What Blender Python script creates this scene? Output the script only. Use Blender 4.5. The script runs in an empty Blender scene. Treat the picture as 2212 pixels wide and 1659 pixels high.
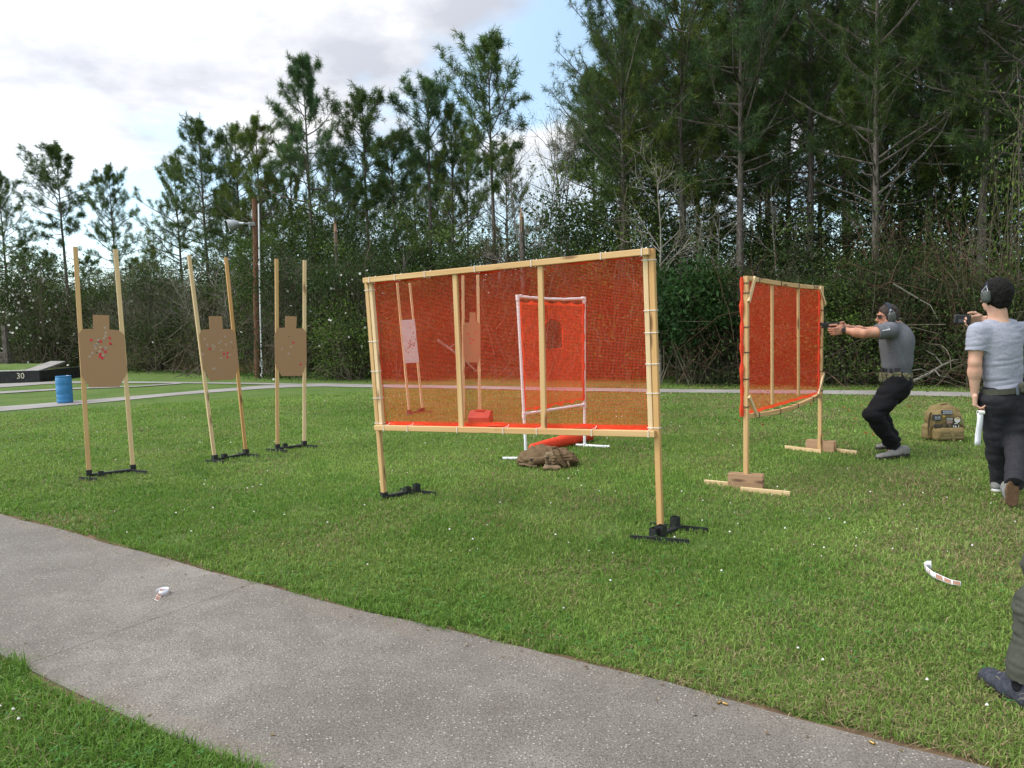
import bpy, math, random
import numpy as np
from mathutils import Vector
random.seed(7); np.random.seed(7)
rng = np.random.default_rng(11)
SC = bpy.context.scene
COL = SC.collection
R = math.radians

# ------------------------------------------------------------------ camera
CAM = np.array((0.0, 0.0, 1.5))
FPX = 1600.0            # focal length in units of a 2212 px wide picture
PITCH, ROLL = R(4.64), R(1.55)
_F = np.array((0, math.cos(PITCH), -math.sin(PITCH)))
_R0 = np.array((1.0, 0, 0)); _U0 = np.array((0, math.sin(PITCH), math.cos(PITCH)))
_Rr = math.cos(ROLL) * _R0 - math.sin(ROLL) * _U0
_Uu = math.sin(ROLL) * _R0 + math.cos(ROLL) * _U0
cam = bpy.data.cameras.new("camera"); cam_o = bpy.data.objects.new("camera", cam); COL.objects.link(cam_o)
cam.sensor_width = 36.0; cam.lens = FPX / 2212 * 36.0
cam.clip_start = 0.05; cam.clip_end = 2000
from mathutils import Matrix
cam_o.matrix_world = Matrix(((_Rr[0], _Uu[0], -_F[0], CAM[0]), (_Rr[1], _Uu[1], -_F[1], CAM[1]),
                             (_Rr[2], _Uu[2], -_F[2], CAM[2]), (0, 0, 0, 1)))
SC.camera = cam_o

# ------------------------------------------------------------------ sky, sun, exposure
SUN_EL, SUN_AZ = R(55), R(-98)      # azimuth from +y towards +x
w = bpy.data.worlds.new("World"); SC.world = w; w.use_nodes = True
nt = w.node_tree; nt.nodes.clear()
def N(t, **k):
    n = nt.nodes.new(t)
    for a, b in k.items(): setattr(n, a, b)
    return n
L = nt.links.new
out = N('ShaderNodeOutputWorld'); bg = N('ShaderNodeBackground'); bg.inputs['Strength'].default_value = 0.10
sky = N('ShaderNodeTexSky', sky_type='NISHITA'); sky.sun_disc = False; sky.sun_elevation = SUN_EL; sky.sun_rotation = SUN_AZ
sky.air_density = 1.0; sky.dust_density = 0.5; sky.ozone_density = 1.0
tc = N('ShaderNodeTexCoord'); sep = N('ShaderNodeSeparateXYZ'); L(tc.outputs['Generated'], sep.inputs[0])
zz = N('ShaderNodeMath', operation='ADD'); zz.inputs[1].default_value = 0.22; L(sep.outputs[2], zz.inputs[0])
zm = N('ShaderNodeMath', operation='MAXIMUM'); zm.inputs[1].default_value = 0.08; L(zz.outputs[0], zm.inputs[0])
dx = N('ShaderNodeMath', operation='DIVIDE'); dy = N('ShaderNodeMath', operation='DIVIDE')
L(sep.outputs[0], dx.inputs[0]); L(zm.outputs[0], dx.inputs[1]); L(sep.outputs[1], dy.inputs[0]); L(zm.outputs[0], dy.inputs[1])
cb = N('ShaderNodeCombineXYZ'); L(dx.outputs[0], cb.inputs[0]); L(dy.outputs[0], cb.inputs[1]); cb.inputs[2].default_value = 3.7
def noise(scale, detail, rough, off):
    mp = N('ShaderNodeMapping'); L(cb.outputs[0], mp.inputs[0]); mp.inputs['Location'].default_value = off
    n = N('ShaderNodeTexNoise'); n.inputs['Scale'].default_value = scale; n.inputs['Detail'].default_value = detail
    n.inputs['Roughness'].default_value = rough; L(mp.outputs[0], n.inputs['Vector']); return n
def ramp(src, pts):
    r = N('ShaderNodeValToRGB'); L(src, r.inputs[0]); e = r.color_ramp.elements
    while len(e) < len(pts): e.new(0.5)
    for q, (p, c) in zip(e, pts): q.position = p; q.color = (*c, 1) if len(c) == 3 else c
    return r
n1 = noise(1.5, 9, 0.56, (-4.285, -5.964, 0.851))
n2 = noise(2.1, 8, 0.56, (3.37, 16.168, 0))
mask = ramp(n1.outputs[0], [(0.41, (0, 0, 0)), (0.52, (1, 1, 1))])
shade = ramp(n2.outputs[0], [(0.40, (4.0, 4.2, 4.8)), (0.50, (5.3, 5.45, 5.9)), (0.60, (7.6, 7.65, 7.8))])
thin = N('ShaderNodeMixRGB'); thin.inputs[0].default_value = 0.28; thin.inputs[2].default_value = (7.0, 8.6, 10.0, 1)
sg = N('ShaderNodeMixRGB', blend_type='MULTIPLY'); sg.inputs[0].default_value = 1.0; sg.inputs[2].default_value = (1.55, 1.65, 1.55, 1); L(sky.outputs[0], sg.inputs[1]); L(sg.outputs[0], thin.inputs[1])
lowz = ramp(sep.outputs[2], [(0.08, (.10, .10, .10)), (0.24, (1, 1, 1))])
mk = N('ShaderNodeMath', operation='MULTIPLY'); L(mask.outputs[0], mk.inputs[0]); L(lowz.outputs[0], mk.inputs[1])
mx = N('ShaderNodeMixRGB'); L(mk.outputs[0], mx.inputs[0]); L(thin.outputs[0], mx.inputs[1]); L(shade.outputs[0], mx.inputs[2])
# clouds are brighter towards the veiled sun
sdv = (math.sin(SUN_AZ) * math.cos(SUN_EL), math.cos(SUN_AZ) * math.cos(SUN_EL), math.sin(SUN_EL))
dt = N('ShaderNodeVectorMath', operation='DOT_PRODUCT'); L(tc.outputs['Generated'], dt.inputs[0]); dt.inputs[1].default_value = sdv
glow = ramp(dt.outputs['Value'], [(0.15, (1, 1, 1)), (0.5, (1.45, 1.43, 1.38)), (1.0, (3.6, 3.4, 3.1))])
gm = N('ShaderNodeMixRGB', blend_type='MULTIPLY'); gm.inputs[0].default_value = 1.0; L(mx.outputs[0], gm.inputs[1]); L(glow.outputs[0], gm.inputs[2])
L(gm.outputs[0], bg.inputs[0]); L(bg.outputs[0], out.inputs[0])

sun = bpy.data.lights.new("sun", 'SUN'); sun.energy = 1.5; sun.angle = R(16); sun.color = (1.0, 0.95, 0.87)
sun_o = bpy.data.objects.new("sun", sun); COL.objects.link(sun_o)
_sd = Vector((math.sin(SUN_AZ) * math.cos(SUN_EL), math.cos(SUN_AZ) * math.cos(SUN_EL), math.sin(SUN_EL)))
sun_o.rotation_euler = _sd.to_track_quat('Z', 'Y').to_euler(); sun_o.location = (0, 0, 30)
SC.view_settings.view_transform = 'Standard'; SC.view_settings.look = 'None'
SC.view_settings.exposure = 0.55; SC.view_settings.gamma = 1.0; SC.view_settings.use_curve_mapping = False
SC.cycles.max_bounces = 6; SC.cycles.transparent_max_bounces = 12; SC.cycles.diffuse_bounces = 3
SC.cycles.caustics_reflective = False; SC.cycles.caustics_refractive = False
SC.cycles.use_denoising = True

# ------------------------------------------------------------------ placing by survey points
def ray(px, py):
    d = _F + _Rr * ((px - 1106) / FPX) + _Uu * ((829.5 - py) / FPX)
    return d
def G(px, py, z=0.0):
    d = ray(px, py); return CAM + d * ((z - CAM[2]) / d[2])
def A(px, py, y):
    d = ray(px, py); return CAM + d * (y / d[1])
def OP(px, py, p0, n):
    d = ray(px, py); return CAM + d * (np.dot(p0 - CAM, n) / np.dot(d, n))
def unit(v):
    v = np.asarray(v, float); return v / (np.linalg.norm(v) + 1e-12)
def lerp(a, b, t): return np.asarray(a, float) * (1 - t) + np.asarray(b, float) * t

# ------------------------------------------------------------------ objects
def root(name, label, cat, loc, group=None):
    o = bpy.data.objects.new(name, None); COL.objects.link(o)
    o.location = tuple(float(c) for c in loc); o.empty_display_size = 0.2
    o['label'] = label; o['category'] = cat
    if group: o['group'] = group
    return o
def origin(o):
    p = np.zeros(3)
    while o is not None:
        p = p + np.array(o.location); o = o.parent
    return p
def tag(o, label=None, cat=None, group=None, kind=None):
    if label: o['label'] = label
    if cat: o['category'] = cat
    if group: o['group'] = group
    if kind: o['kind'] = kind
    return o
def link(name, me, parent=None):
    o = bpy.data.objects.new(name, me); COL.objects.link(o)
    if parent is not None: o.parent = parent
    return o
def np_mesh(name, V, faces, mats, mi=None, smooth=False, tint=None, g=None):
    """faces: list of int arrays (m,3) or (m,4)"""
    me = bpy.data.meshes.new(name)
    V = np.asarray(V, np.float32)
    loops = np.concatenate([f.reshape(-1) for f in faces]) if faces else np.zeros(0, int)
    tot = np.concatenate([np.full(len(f), f.shape[1], np.int32) for f in faces])
    st = np.concatenate(([0], np.cumsum(tot)[:-1])).astype(np.int32)
    me.vertices.add(len(V)); me.vertices.foreach_set('co', V.reshape(-1))
    me.loops.add(len(loops)); me.loops.foreach_set('vertex_index', loops.astype(np.int32))
    me.polygons.add(len(tot)); me.polygons.foreach_set('loop_start', st)
    try: me.polygons.foreach_set('loop_total', tot)
    except Exception: pass
    for m in (mats if isinstance(mats, (list, tuple)) else [mats]): me.materials.append(m)
    if mi is not None: me.polygons.foreach_set('material_index', np.asarray(mi, np.int32))
    me.polygons.foreach_set('use_smooth', np.full(len(tot), bool(smooth)))
    if tint is not None:
        a = me.attributes.new('tint', 'FLOAT_COLOR', 'POINT'); t4 = np.ones((len(V), 4), np.float32); t4[:, :3] = tint
        a.data.foreach_set('color', t4.reshape(-1))
    if g is not None:
        a = me.attributes.new('g', 'FLOAT_VECTOR', 'POINT'); a.data.foreach_set('vector', np.asarray(g, np.float32).reshape(-1))
    me.update(); me.validate()
    return me
def frame_of(d, hint=(0, 0, 1)):
    d = unit(d); h = np.asarray(hint, float)
    if abs(np.dot(d, unit(h))) > 0.98: h = np.array((0, 1.0, 0)) if abs(d[1]) < 0.9 else np.array((1.0, 0, 0))
    s = unit(np.cross(d, h)); u = np.cross(s, d)
    return s, u
class MB:
    def __init__(s): s.v = []; s.f = []; s.m = []; s.g = []; s.n = 0
    def add(s, V, F, m=0, g=None):
        V = np.asarray(V, float); s.v.append(V); k = s.n
        for f in F: s.f.append(tuple(int(i) + k for i in f)); s.m.append(m)
        s.g.append(np.zeros((len(V), 3)) if g is None else np.asarray(g, float)); s.n += len(V); return s
    def beam(s, a, b, w, t, hint=(0, 0, 1), ch=0.003, m=0):
        """board from a to b; w along the side axis, t along the hint axis"""
        a = np.asarray(a, float); b = np.asarray(b, float); sd, up = frame_of(b - a, hint)
        w2, t2 = w / 2, t / 2; c = min(ch, w2 * .4, t2 * .4)
        prof = [(-w2 + c, -t2), (w2 - c, -t2), (w2, -t2 + c), (w2, t2 - c), (w2 - c, t2), (-w2 + c, t2), (-w2, t2 - c), (-w2, -t2 + c)]
        Ln = np.linalg.norm(b - a); off = random.random() * 40; V = []; g = []
        for p, l in ((a, 0), (b, Ln)):
            for x, y in prof: V.append(p + sd * x + up * y); g.append((l + off, x + off * .37, y + off * .73))
        F = [(i, (i + 1) % 8, (i + 1) % 8 + 8, i + 8) for i in range(8)] + [tuple(range(7, -1, -1)), tuple(range(8, 16))]
        return s.add(V, F, m, g)
    def tube(s, pts, r, n=8, m=0, cap=True):
        pts = [np.asarray(p, float) for p in pts]; k = len(pts)
        rs = r if isinstance(r, (list, tuple, np.ndarray)) else [r] * k
        V = []; g = []; l = random.random() * 30; sd = None
        for i, p in enumerate(pts):
            d = pts[min(i + 1, k - 1)] - pts[max(i - 1, 0)]
            if sd is None: sd, up = frame_of(d)
            else:
                d = unit(d); sd = unit(sd - d * np.dot(sd, d)); up = np.cross(sd, d)
            if i: l += np.linalg.norm(p - pts[i - 1])
            for j in range(n):
                a = 2 * math.pi * j / n
                V.append(p + (sd * math.cos(a) + up * math.sin(a)) * rs[i]); g.append((l, math.cos(a) * rs[i], math.sin(a) * rs[i]))
        F = []
        for i in range(k - 1):
            for j in range(n):
                j2 = (j + 1) % n; F.append((i * n + j, i * n + j2, (i + 1) * n + j2, (i + 1) * n + j))
        if cap: F += [tuple(range(n - 1, -1, -1)), tuple(range((k - 1) * n, k * n))]
        return s.add(V, F, m, g)
    def lathe(s, c, prof, n=28, axis=(0, 0, 1), m=0):
        """prof: list of (radius, height along axis)"""
        ax = unit(axis); sd, up = frame_of(ax, (0, 1, 0)); V = []; F = []; g = []
        for r, h in prof:
            for j in range(n):
                a = 2 * math.pi * j / n; V.append(np.asarray(c) + ax * h + (sd * math.cos(a) + up * math.sin(a)) * r); g.append((h, a * .3, r))
        for i in range(len(prof) - 1):
            for j in range(n):
                j2 = (j + 1) % n; F.append((i * n + j, i * n + j2, (i + 1) * n + j2, (i + 1) * n + j))
        return s.add(V, F, m, g)
    def slab(s, poly, n, t, m=0):
        """flat polygon (3-D points) extruded by t against n"""
        P = [np.asarray(p, float) for p in poly]; k = len(P); n = unit(n); V = P + [p - n * t for p in P]
        F = [tuple(range(k)), tuple(range(2 * k - 1, k - 1, -1))] + [(i, i + k, (i + 1) % k + k, (i + 1) % k) for i in range(k)]
        sd, up = frame_of(n); g = [(np.dot(p, sd), np.dot(p, up), 0) for p in V]
        return s.add(V, F, m, g)
    def build(s, name, mats, parent=None, smooth=False, bevel=0):
        V = np.concatenate(s.v) if s.v else np.zeros((0, 3)); o0 = origin(parent) if parent is not None else np.zeros(3)
        me = bpy.data.meshes.new(name); me.from_pydata([tuple(p) for p in (V - o0)], [], s.f)
        for mm in (mats if isinstance(mats, (list, tuple)) else [mats]): me.materials.append(mm)
        me.polygons.foreach_set('material_index', np.array(s.m, np.int32))
        a = me.attributes.new('g', 'FLOAT_VECTOR', 'POINT'); a.data.foreach_set('vector', np.concatenate(s.g).astype(np.float32).reshape(-1))
        me.polygons.foreach_set('use_smooth', np.full(len(me.polygons), bool(smooth))); me.update(); me.validate()
        if smooth:
            try: me.set_sharp_from_angle(angle=R(42))
            except Exception: pass
        o = link(name, me, parent)
        if bevel:
            b = o.modifiers.new('bevel', 'BEVEL'); b.width = bevel; b.segments = 2; b.limit_method = 'ANGLE'
        return o
def text_mb(body, size, c, right, up, depth=0.003):
    cu = bpy.data.curves.new('letters', 'FONT'); cu.body = body; cu.size = size; cu.align_x = 'CENTER'; cu.align_y = 'CENTER'
    cu.extrude = depth; cu.resolution_u = 3
    to = bpy.data.objects.new('letters', cu); dg = bpy.context.evaluated_depsgraph_get()
    COL.objects.link(to); dg.update(); me = to.evaluated_get(dg).to_mesh()
    n = np.cross(right, up)
    V = [np.asarray(c) + right * v.co.x + up * v.co.y + n * v.co.z for v in me.vertices]; F = [tuple(p.vertices) for p in me.polygons]
    to.evaluated_get(dg).to_mesh_clear(); bpy.data.objects.remove(to); bpy.data.curves.remove(cu)
    mb = MB(); mb.add(V, F); return mb

# ------------------------------------------------------------------ materials
def new_mat(name):
    m = bpy.data.materials.new(name); m.use_nodes = True; t = m.node_tree; t.nodes.clear()
    o = t.nodes.new('ShaderNodeOutputMaterial'); b = t.nodes.new('ShaderNodeBsdfPrincipled'); t.links.new(b.outputs[0], o.inputs[0])
    return m, t, b, o
def node(t, kind, ins=None, **k):
    n = t.nodes.new(kind)
    for a, v in k.items(): setattr(n, a, v)
    for a, v in (ins or {}).items():
        if isinstance(v, bpy.types.NodeSocket): t.links.new(v, n.inputs[a])
        else: n.inputs[a].default_value = v
    return n
def c4(c): return (c[0], c[1], c[2], 1)
def coords(t, src='Object', scale=(1, 1, 1)):
    if src == 'g': o = node(t, 'ShaderNodeAttribute', attribute_name='g').outputs['Vector']
    elif src == 'World': o = node(t, 'ShaderNodeNewGeometry').outputs['Position']
    else: o = node(t, 'ShaderNodeTexCoord').outputs[src]
    return node(t, 'ShaderNodeMapping', {'Vector': o, 'Scale': scale}).outputs[0]
def nz(t, vec, scale, detail=4, rough=.55):
    return node(t, 'ShaderNodeTexNoise', {'Vector': vec, 'Scale': scale, 'Detail': detail, 'Roughness': rough}).outputs[0]
def rmp(t, src, pts):
    r = node(t, 'ShaderNodeValToRGB', {0: src}); e = r.color_ramp.elements
    while len(e) < len(pts): e.new(.5)
    for q, (p, c) in zip(e, pts): q.position = p; q.color = c4(c) if not isinstance(c, (int, float)) else (c, c, c, 1)
    return r.outputs[0]
def mixc(t, f, a, b, mode='MIX'):
    n = t.nodes.new('ShaderNodeMixRGB'); n.blend_type = mode
    for i, v in enumerate((f, a, b)):
        if isinstance(v, bpy.types.NodeSocket): t.links.new(v, n.inputs[i])
        elif i == 0: n.inputs[0].default_value = v
        else: n.inputs[i].default_value = c4(v)
    return n.outputs[0]
def bump(t, b, h, strength=.3, dist=.01):
    n = node(t, 'ShaderNodeBump', {'Height': h, 'Strength': strength, 'Distance': dist}); t.links.new(n.outputs[0], b.inputs['Normal'])
def M(name, c1, c2=None, scale=6, rough=.7, spec=.3, metal=0, bs=0, bscale=40, bdist=.004, src='Object', stretch=(1, 1, 1), detail=4, lo=.35, hi=.65):
    m, t, b, o = new_mat(name); b.inputs['Roughness'].default_value = rough; b.inputs['Specular IOR Level'].default_value = spec
    b.inputs['Metallic'].default_value = metal; v = coords(t, src, stretch)
    if c2 is None: b.inputs['Base Color'].default_value = c4(c1)
    else: t.links.new(rmp(t, nz(t, v, scale, detail), [(lo, c1), (hi, c2)]), b.inputs['Base Color'])
    if bs: bump(t, b, nz(t, v, bscale, 3), bs, bdist)
    return m
def wood(name, light, dark, knot):
    m, t, b, o = new_mat(name); b.inputs['Roughness'].default_value = .62; b.inputs['Specular IOR Level'].default_value = .25
    v = coords(t, 'g', (.9, 34, 34)); n = nz(t, v, 1.0, 5, .6)
    v2 = coords(t, 'g', (.35, 1, 1)); big = nz(t, v2, 2.2, 2)
    col = rmp(t, n, [(.34, dark), (.58, light)])
    col = mixc(t, rmp(t, big, [(.42, 0), (.68, .55)]), col, dark)
    vk = coords(t, 'g', (2.6, 11, 11)); vo = node(t, 'ShaderNodeTexVoronoi', {'Vector': vk, 'Scale': 1.0, 'Randomness': 1.0})
    col = mixc(t, rmp(t, vo.outputs['Distance'], [(.10, .85), (.22, 0)]), col, knot)
    t.links.new(col, b.inputs['Base Color']); bump(t, b, n, .25, .002); return m
WOOD = wood('pine_wood', (.62, .41, .20), (.50, .29, .12), (.16, .07, .03))
WOOD2 = wood('pale_pine_wood', (.70, .52, .31), (.60, .41, .21), (.20, .10, .05))
WOOD3 = wood('orange_pine_wood', (.58, .34, .14), (.44, .23, .08), (.12, .05, .02))
WOODP = wood('rough_board', (.40, .25, .15), (.32, .19, .11), (.10, .05, .03))
BLACK = M('black_steel', (.012, .012, .013), (.02, .02, .021), 30, .5, .4, bs=.15, bscale=120)
CARD = M('cardboard', (.355, .212, .118), (.385, .235, .132), 9, .85, .1, bs=.15, bscale=1, stretch=(2, 2, 260), bdist=.001)
PAPER = M('white_card', (.62, .60, .62), (.70, .68, .70), 8, .8, .2)
STRED = M('red_sticker', (.62, .03, .06), None, rough=.6)
STTAN = M('tan_sticker', (.40, .29, .22), (.46, .35, .28), 60, .7)
STBRN = M('brown_sticker', (.30, .16, .11), (.36, .20, .14), 60, .7)
WHITE = M('white_plastic', (.74, .74, .76), (.80, .80, .81), 5, .4, .4)
ZIPW = M('white_tie', (.75, .73, .72), None, rough=.5)
ZIPB = M('black_tie', (.02, .02, .02), None, rough=.5)
STEEL = M('galvanised_steel', (.30, .31, .32), (.42, .43, .44), 8, .45, .5, metal=.6)
DARKHOLE = M('dark_hole', (.015, .013, .012), None)
SOIL = M('soil', (.085, .055, .035), (.15, .10, .06), 9, .95, .1, bs=.8, bscale=30, bdist=.02)
def net_mat(name, col, cell, fill):
    m, t, b, o = new_mat(name); t.nodes.remove(b)
    v = coords(t, 'g', (1 / cell, 1 / cell, 1)); s = node(t, 'ShaderNodeSeparateXYZ', {0: v})
    def thread(k, fl):
        f = node(t, 'ShaderNodeMath', {0: s.outputs[k]}, operation='FRACT').outputs[0]
        return node(t, 'ShaderNodeMath', {0: f, 1: fl}, operation='LESS_THAN').outputs[0]
    a = node(t, 'ShaderNodeMath', {0: thread(0, fill), 1: thread(1, fill * 1.25)}, operation='MAXIMUM').outputs[0]
    # doubled hem: third component of g
    a = node(t, 'ShaderNodeMath', {0: a, 1: s.outputs[2]}, operation='MAXIMUM').outputs[0]
    cc = rmp(t, nz(t, coords(t, 'g', (9, 9, 1)), 2), [(.3, col), (.7, tuple(min(1, c * 1.12 + .005) for c in col))])
    d = node(t, 'ShaderNodeBsdfDiffuse', {'Color': cc}); tr = node(t, 'ShaderNodeBsdfTranslucent', {'Color': cc})
    mx1 = node(t, 'ShaderNodeMixShader', {0: .45}); t.links.new(d.outputs[0], mx1.inputs[1]); t.links.new(tr.outputs[0], mx1.inputs[2])
    tp = node(t, 'ShaderNodeBsdfTransparent'); mx2 = node(t, 'ShaderNodeMixShader', {0: a})
    t.links.new(tp.outputs[0], mx2.inputs[1]); t.links.new(mx1.outputs[0], mx2.inputs[2]); t.links.new(mx2.outputs[0], o.inputs[0]); return m
NET = net_mat('orange_net', (.86, .085, .035), .0105, .165)
NETP = net_mat('orange_net_fine', (.90, .085, .032), .008, .185)
NETS = M('orange_net_solid', (.60, .045, .018), (.70, .065, .024), 40, .75, .2, bs=.8, bscale=220, bdist=.004)

def leaf_mat(name, trans=.3, spec=.25, rough=.55, objvar=.25):
    m, t, b, o = new_mat(name)
    a = node(t, 'ShaderNodeAttribute', attribute_name='tint').outputs['Color']
    oi = node(t, 'ShaderNodeObjectInfo').outputs['Random']
    f = rmp(t, oi, [(0, 1 - objvar), (1, 1 + 0)])
    a = mixc(t, 1.0, a, f, 'MULTIPLY')
    t.links.new(a, b.inputs['Base Color']); b.inputs['Roughness'].default_value = rough; b.inputs['Specular IOR Level'].default_value = spec
    tr = node(t, 'ShaderNodeBsdfTranslucent', {'Color': mixc(t, 1.0, a, (1.1, 1.25, .7), 'MULTIPLY')})
    mx_ = node(t, 'ShaderNodeMixShader', {0: trans}); t.links.new(b.outputs[0], mx_.inputs[1]); t.links.new(tr.outputs[0], mx_.inputs[2])
    t.links.new(mx_.outputs[0], o.inputs[0]); return m
LEAF = leaf_mat('leaf', .28, .10, .7); NEEDLE = leaf_mat('needle', .22, .10, .7); BLADE = leaf_mat('grass_blade', .32, .18, .55, 0); DRY = leaf_mat('dry_stalk', .2, .1, .8, 0)
def bark(name, c1, c2, c3, sc=1.0):
    m, t, b, o = new_mat(name); b.inputs['Roughness'].default_value = .9; b.inputs['Specular IOR Level'].default_value = .1
    v = coords(t, 'g', (6 * sc, 26 * sc, 26 * sc)); n = nz(t, v, 1, 5, .65)
    col = rmp(t, n, [(.30, c1), (.5, c2), (.72, c3)]); t.links.new(col, b.inputs['Base Color']); bump(t, b, n, .9, .02); return m
BARK = bark('pine_bark', (.030, .025, .022), (.105, .088, .076), (.22, .195, .172))
BARKR = bark('red_pole_wood', (.05, .025, .018), (.15, .075, .048), (.24, .13, .085), 1.4)
BARKG = bark('grey_bark', (.11, .095, .08), (.23, .205, .175), (.36, .33, .29), 1.5)
TWIG = bark('twig', (.05, .040, .028), (.105, .088, .062), (.19, .165, .125), 2)
VINE = bark('vine_stem', (.035, .020, .014), (.08, .048, .032), (.14, .09, .06), 2)
BROKEN = M('broken_wood', (.30, .17, .11), (.42, .27, .19), 14, .85, .1, bs=.5)
# ------------------------------------------------------------------ small 2-D noise for numpy
def vnoise2(x, y, f, seed=0):
    x = np.asarray(x) * f + 1000.5; y = np.asarray(y) * f + 1000.5; xi = np.floor(x).astype(np.int64); yi = np.floor(y).astype(np.int64)
    fx = x - xi; fy = y - yi; fx = fx * fx * (3 - 2 * fx); fy = fy * fy * (3 - 2 * fy)
    def h(a, b):
        k = (a * 374761393 + b * 668265263 + seed * 982451653) & 0x7fffffff; k = ((k ^ (k >> 13)) * 1274126177) & 0x7fffffff
        return ((k ^ (k >> 16)) & 0xffff) / 65535.0
    return (h(xi, yi) * (1 - fx) + h(xi + 1, yi) * fx) * (1 - fy) + (h(xi, yi + 1) * (1 - fx) + h(xi + 1, yi + 1) * fx) * fy
def fbm2(x, y, f, seed=0): return (vnoise2(x, y, f, seed) * .55 + vnoise2(x, y, f * 2.1, seed + 1) * .28 + vnoise2(x, y, f * 4.3, seed + 2) * .17)

# ------------------------------------------------------------------ ground
m, t, b, o = new_mat('lawn_ground'); b.inputs['Roughness'].default_value = .95; b.inputs['Specular IOR Level'].default_value = .1
v = coords(t, 'World'); n_a = nz(t, v, 1.1, 6, .6); n_b = nz(t, v, 16, 4, .7); n_c = nz(t, v, 70, 3, .7)
col = rmp(t, n_a, [(.30, (.075, .135, .028)), (.5, (.10, .165, .038)), (.70, (.14, .18, .055))])
col = mixc(t, rmp(t, n_b, [(.45, 0), (.75, .55)]), col, (.045, .035, .018))
col = mixc(t, rmp(t, n_c, [(.5, 0), (.62, .35)]), col, (.13, .19, .05))
t.links.new(col, b.inputs['Base Color']); bump(t, b, n_c, .9, .03)
GROUND = m
mb = MB(); mb.add([(-200, -60, 0), (200, -60, 0), (200, 340, 0), (-200, 340, 0)], [(0, 1, 2, 3)])
gr = mb.build('ground', GROUND); gr['kind'] = 'structure'

# ------------------------------------------------------------------ the near sidewalk, four foot wide slabs
m, t, b, o = new_mat('exposed_aggregate'); b.inputs['Roughness'].default_value = .8; b.inputs['Specular IOR Level'].default_value = .25
v = coords(t, 'World'); big = nz(t, v, .8, 5, .6); mid = nz(t, v, 7, 5, .65); fine = nz(t, v, 130, 3, .7)
col = rmp(t, big, [(.32, (.135, .117, .101)), (.52, (.195, .173, .151)), (.68, (.275, .250, .220))])
col = mixc(t, rmp(t, mid, [(.33, .45), (.60, 0)]), col, (.12, .10, .086))
col = mixc(t, rmp(t, fine, [(.38, .8), (.54, 0)]), col, (.06, .053, .048))
vo = node(t, 'ShaderNodeTexVoronoi', {'Vector': v, 'Scale': 58.0}); vo2 = node(t, 'ShaderNodeTexVoronoi', {'Vector': v, 'Scale': 140.0})
peb = mixc(t, vo.outputs['Color'], (.22, .19, .155), (.40, .365, .315))
sel = node(t, 'ShaderNodeSeparateXYZ', {0: vo.outputs['Color']}).outputs[1]
isp = node(t, 'ShaderNodeMath', {0: rmp(t, vo.outputs['Distance'], [(.18, 1), (.34, 0)]), 1: rmp(t, sel, [(.60, 0), (.66, 1)])}, operation='MULTIPLY').outputs[0]
col = mixc(t, isp, col, peb)
sel2 = node(t, 'ShaderNodeSeparateXYZ', {0: vo2.outputs['Color']}).outputs[0]
isp2 = node(t, 'ShaderNodeMath', {0: rmp(t, vo2.outputs['Distance'], [(.2, 1), (.4, 0)]), 1: rmp(t, sel2, [(.55, 0), (.7, .8)])}, operation='MULTIPLY').outputs[0]
col = mixc(t, isp2, col, (.30, .275, .24))
edge = node(t, 'ShaderNodeSeparateXYZ', {0: coords(t, 'g')}).outputs[1]      # distance from the nearer edge, metres
st = node(t, 'ShaderNodeMath', {0: edge, 1: node(t, 'ShaderNodeMath', {0: nz(t, v, 3.5, 4), 1: .22}, operation='MULTIPLY').outputs[0]}, operation='SUBTRACT').outputs[0]
stain = node(t, 'ShaderNodeMath', {0: rmp(t, st, [(-.06, .75), (.05, 0)]), 1: rmp(t, nz(t, v, 2.3, 4), [(.42, .15), (.62, 1)])}, operation='MULTIPLY').outputs[0]
col = mixc(t, stain, col, mixc(t, .75, (.20, .155, .105), col))
rust = rmp(t, nz(t, v, 1.6, 6, .7), [(.60, 0), (.72, .35)]); col = mixc(t, rust, col, (.15, .105, .075))
t.links.new(col, b.inputs['Base Color'])
hh = node(t, 'ShaderNodeMath', {0: fine, 1: isp}, operation='ADD').outputs[0]; bump(t, b, hh, .75, .006)
AGG = m
UP = np.array([(-14, 13.6), (-10.5, 10.6), (-7.2, 8.15), (-5.4, 6.85), (-4.35, 6.15), (-3.66, 5.72), (-2.85, 5.16), (-2.07, 4.63), (-1.36, 4.14), (-0.77, 3.76), (-0.27, 3.47), (0.16, 3.22), (0.53, 2.98), (0.85, 2.76),
      (1.13, 2.57), (1.38, 2.41), (1.95, 2.03), (3.0, 1.32), (4.6, .25), (7, -1.4)], float)
def resample(P, n):
    d = np.r_[0, np.cumsum(np.linalg.norm(np.diff(P, axis=0), axis=1))]; s = np.linspace(0, d[-1], n)
    return np.stack([np.interp(s, d, P[:, i]) for i in range(P.shape[1])], 1), s
UPs, us = resample(UP, 240)
for _ in range(6): UPs[1:-1] = (UPs[:-2] + 2 * UPs[1:-1] + UPs[2:]) / 4
tg = np.gradient(UPs, axis=0); tg /= np.linalg.norm(tg, axis=1)[:, None]; nrm = np.stack([tg[:, 1], -tg[:, 0]], 1)
if nrm[120] @ np.array((0, -1.0)) < 0: nrm = -nrm
PW = 1.24
LOs = UPs + nrm * PW
def path_dist(x, y):
    """signed distance outside the sidewalk (negative on it)"""
    out = np.empty(len(x))
    for i in range(0, len(x), 20000):
        p = np.stack([x[i:i + 20000], y[i:i + 20000]], 1); d2 = ((p[:, None, :] - UPs[None]) ** 2).sum(2); k = d2.argmin(1)
        q = ((p - UPs[k]) * nrm[k]).sum(1); out[i:i + 20000] = np.maximum(-q, q - PW)
    return out
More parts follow.
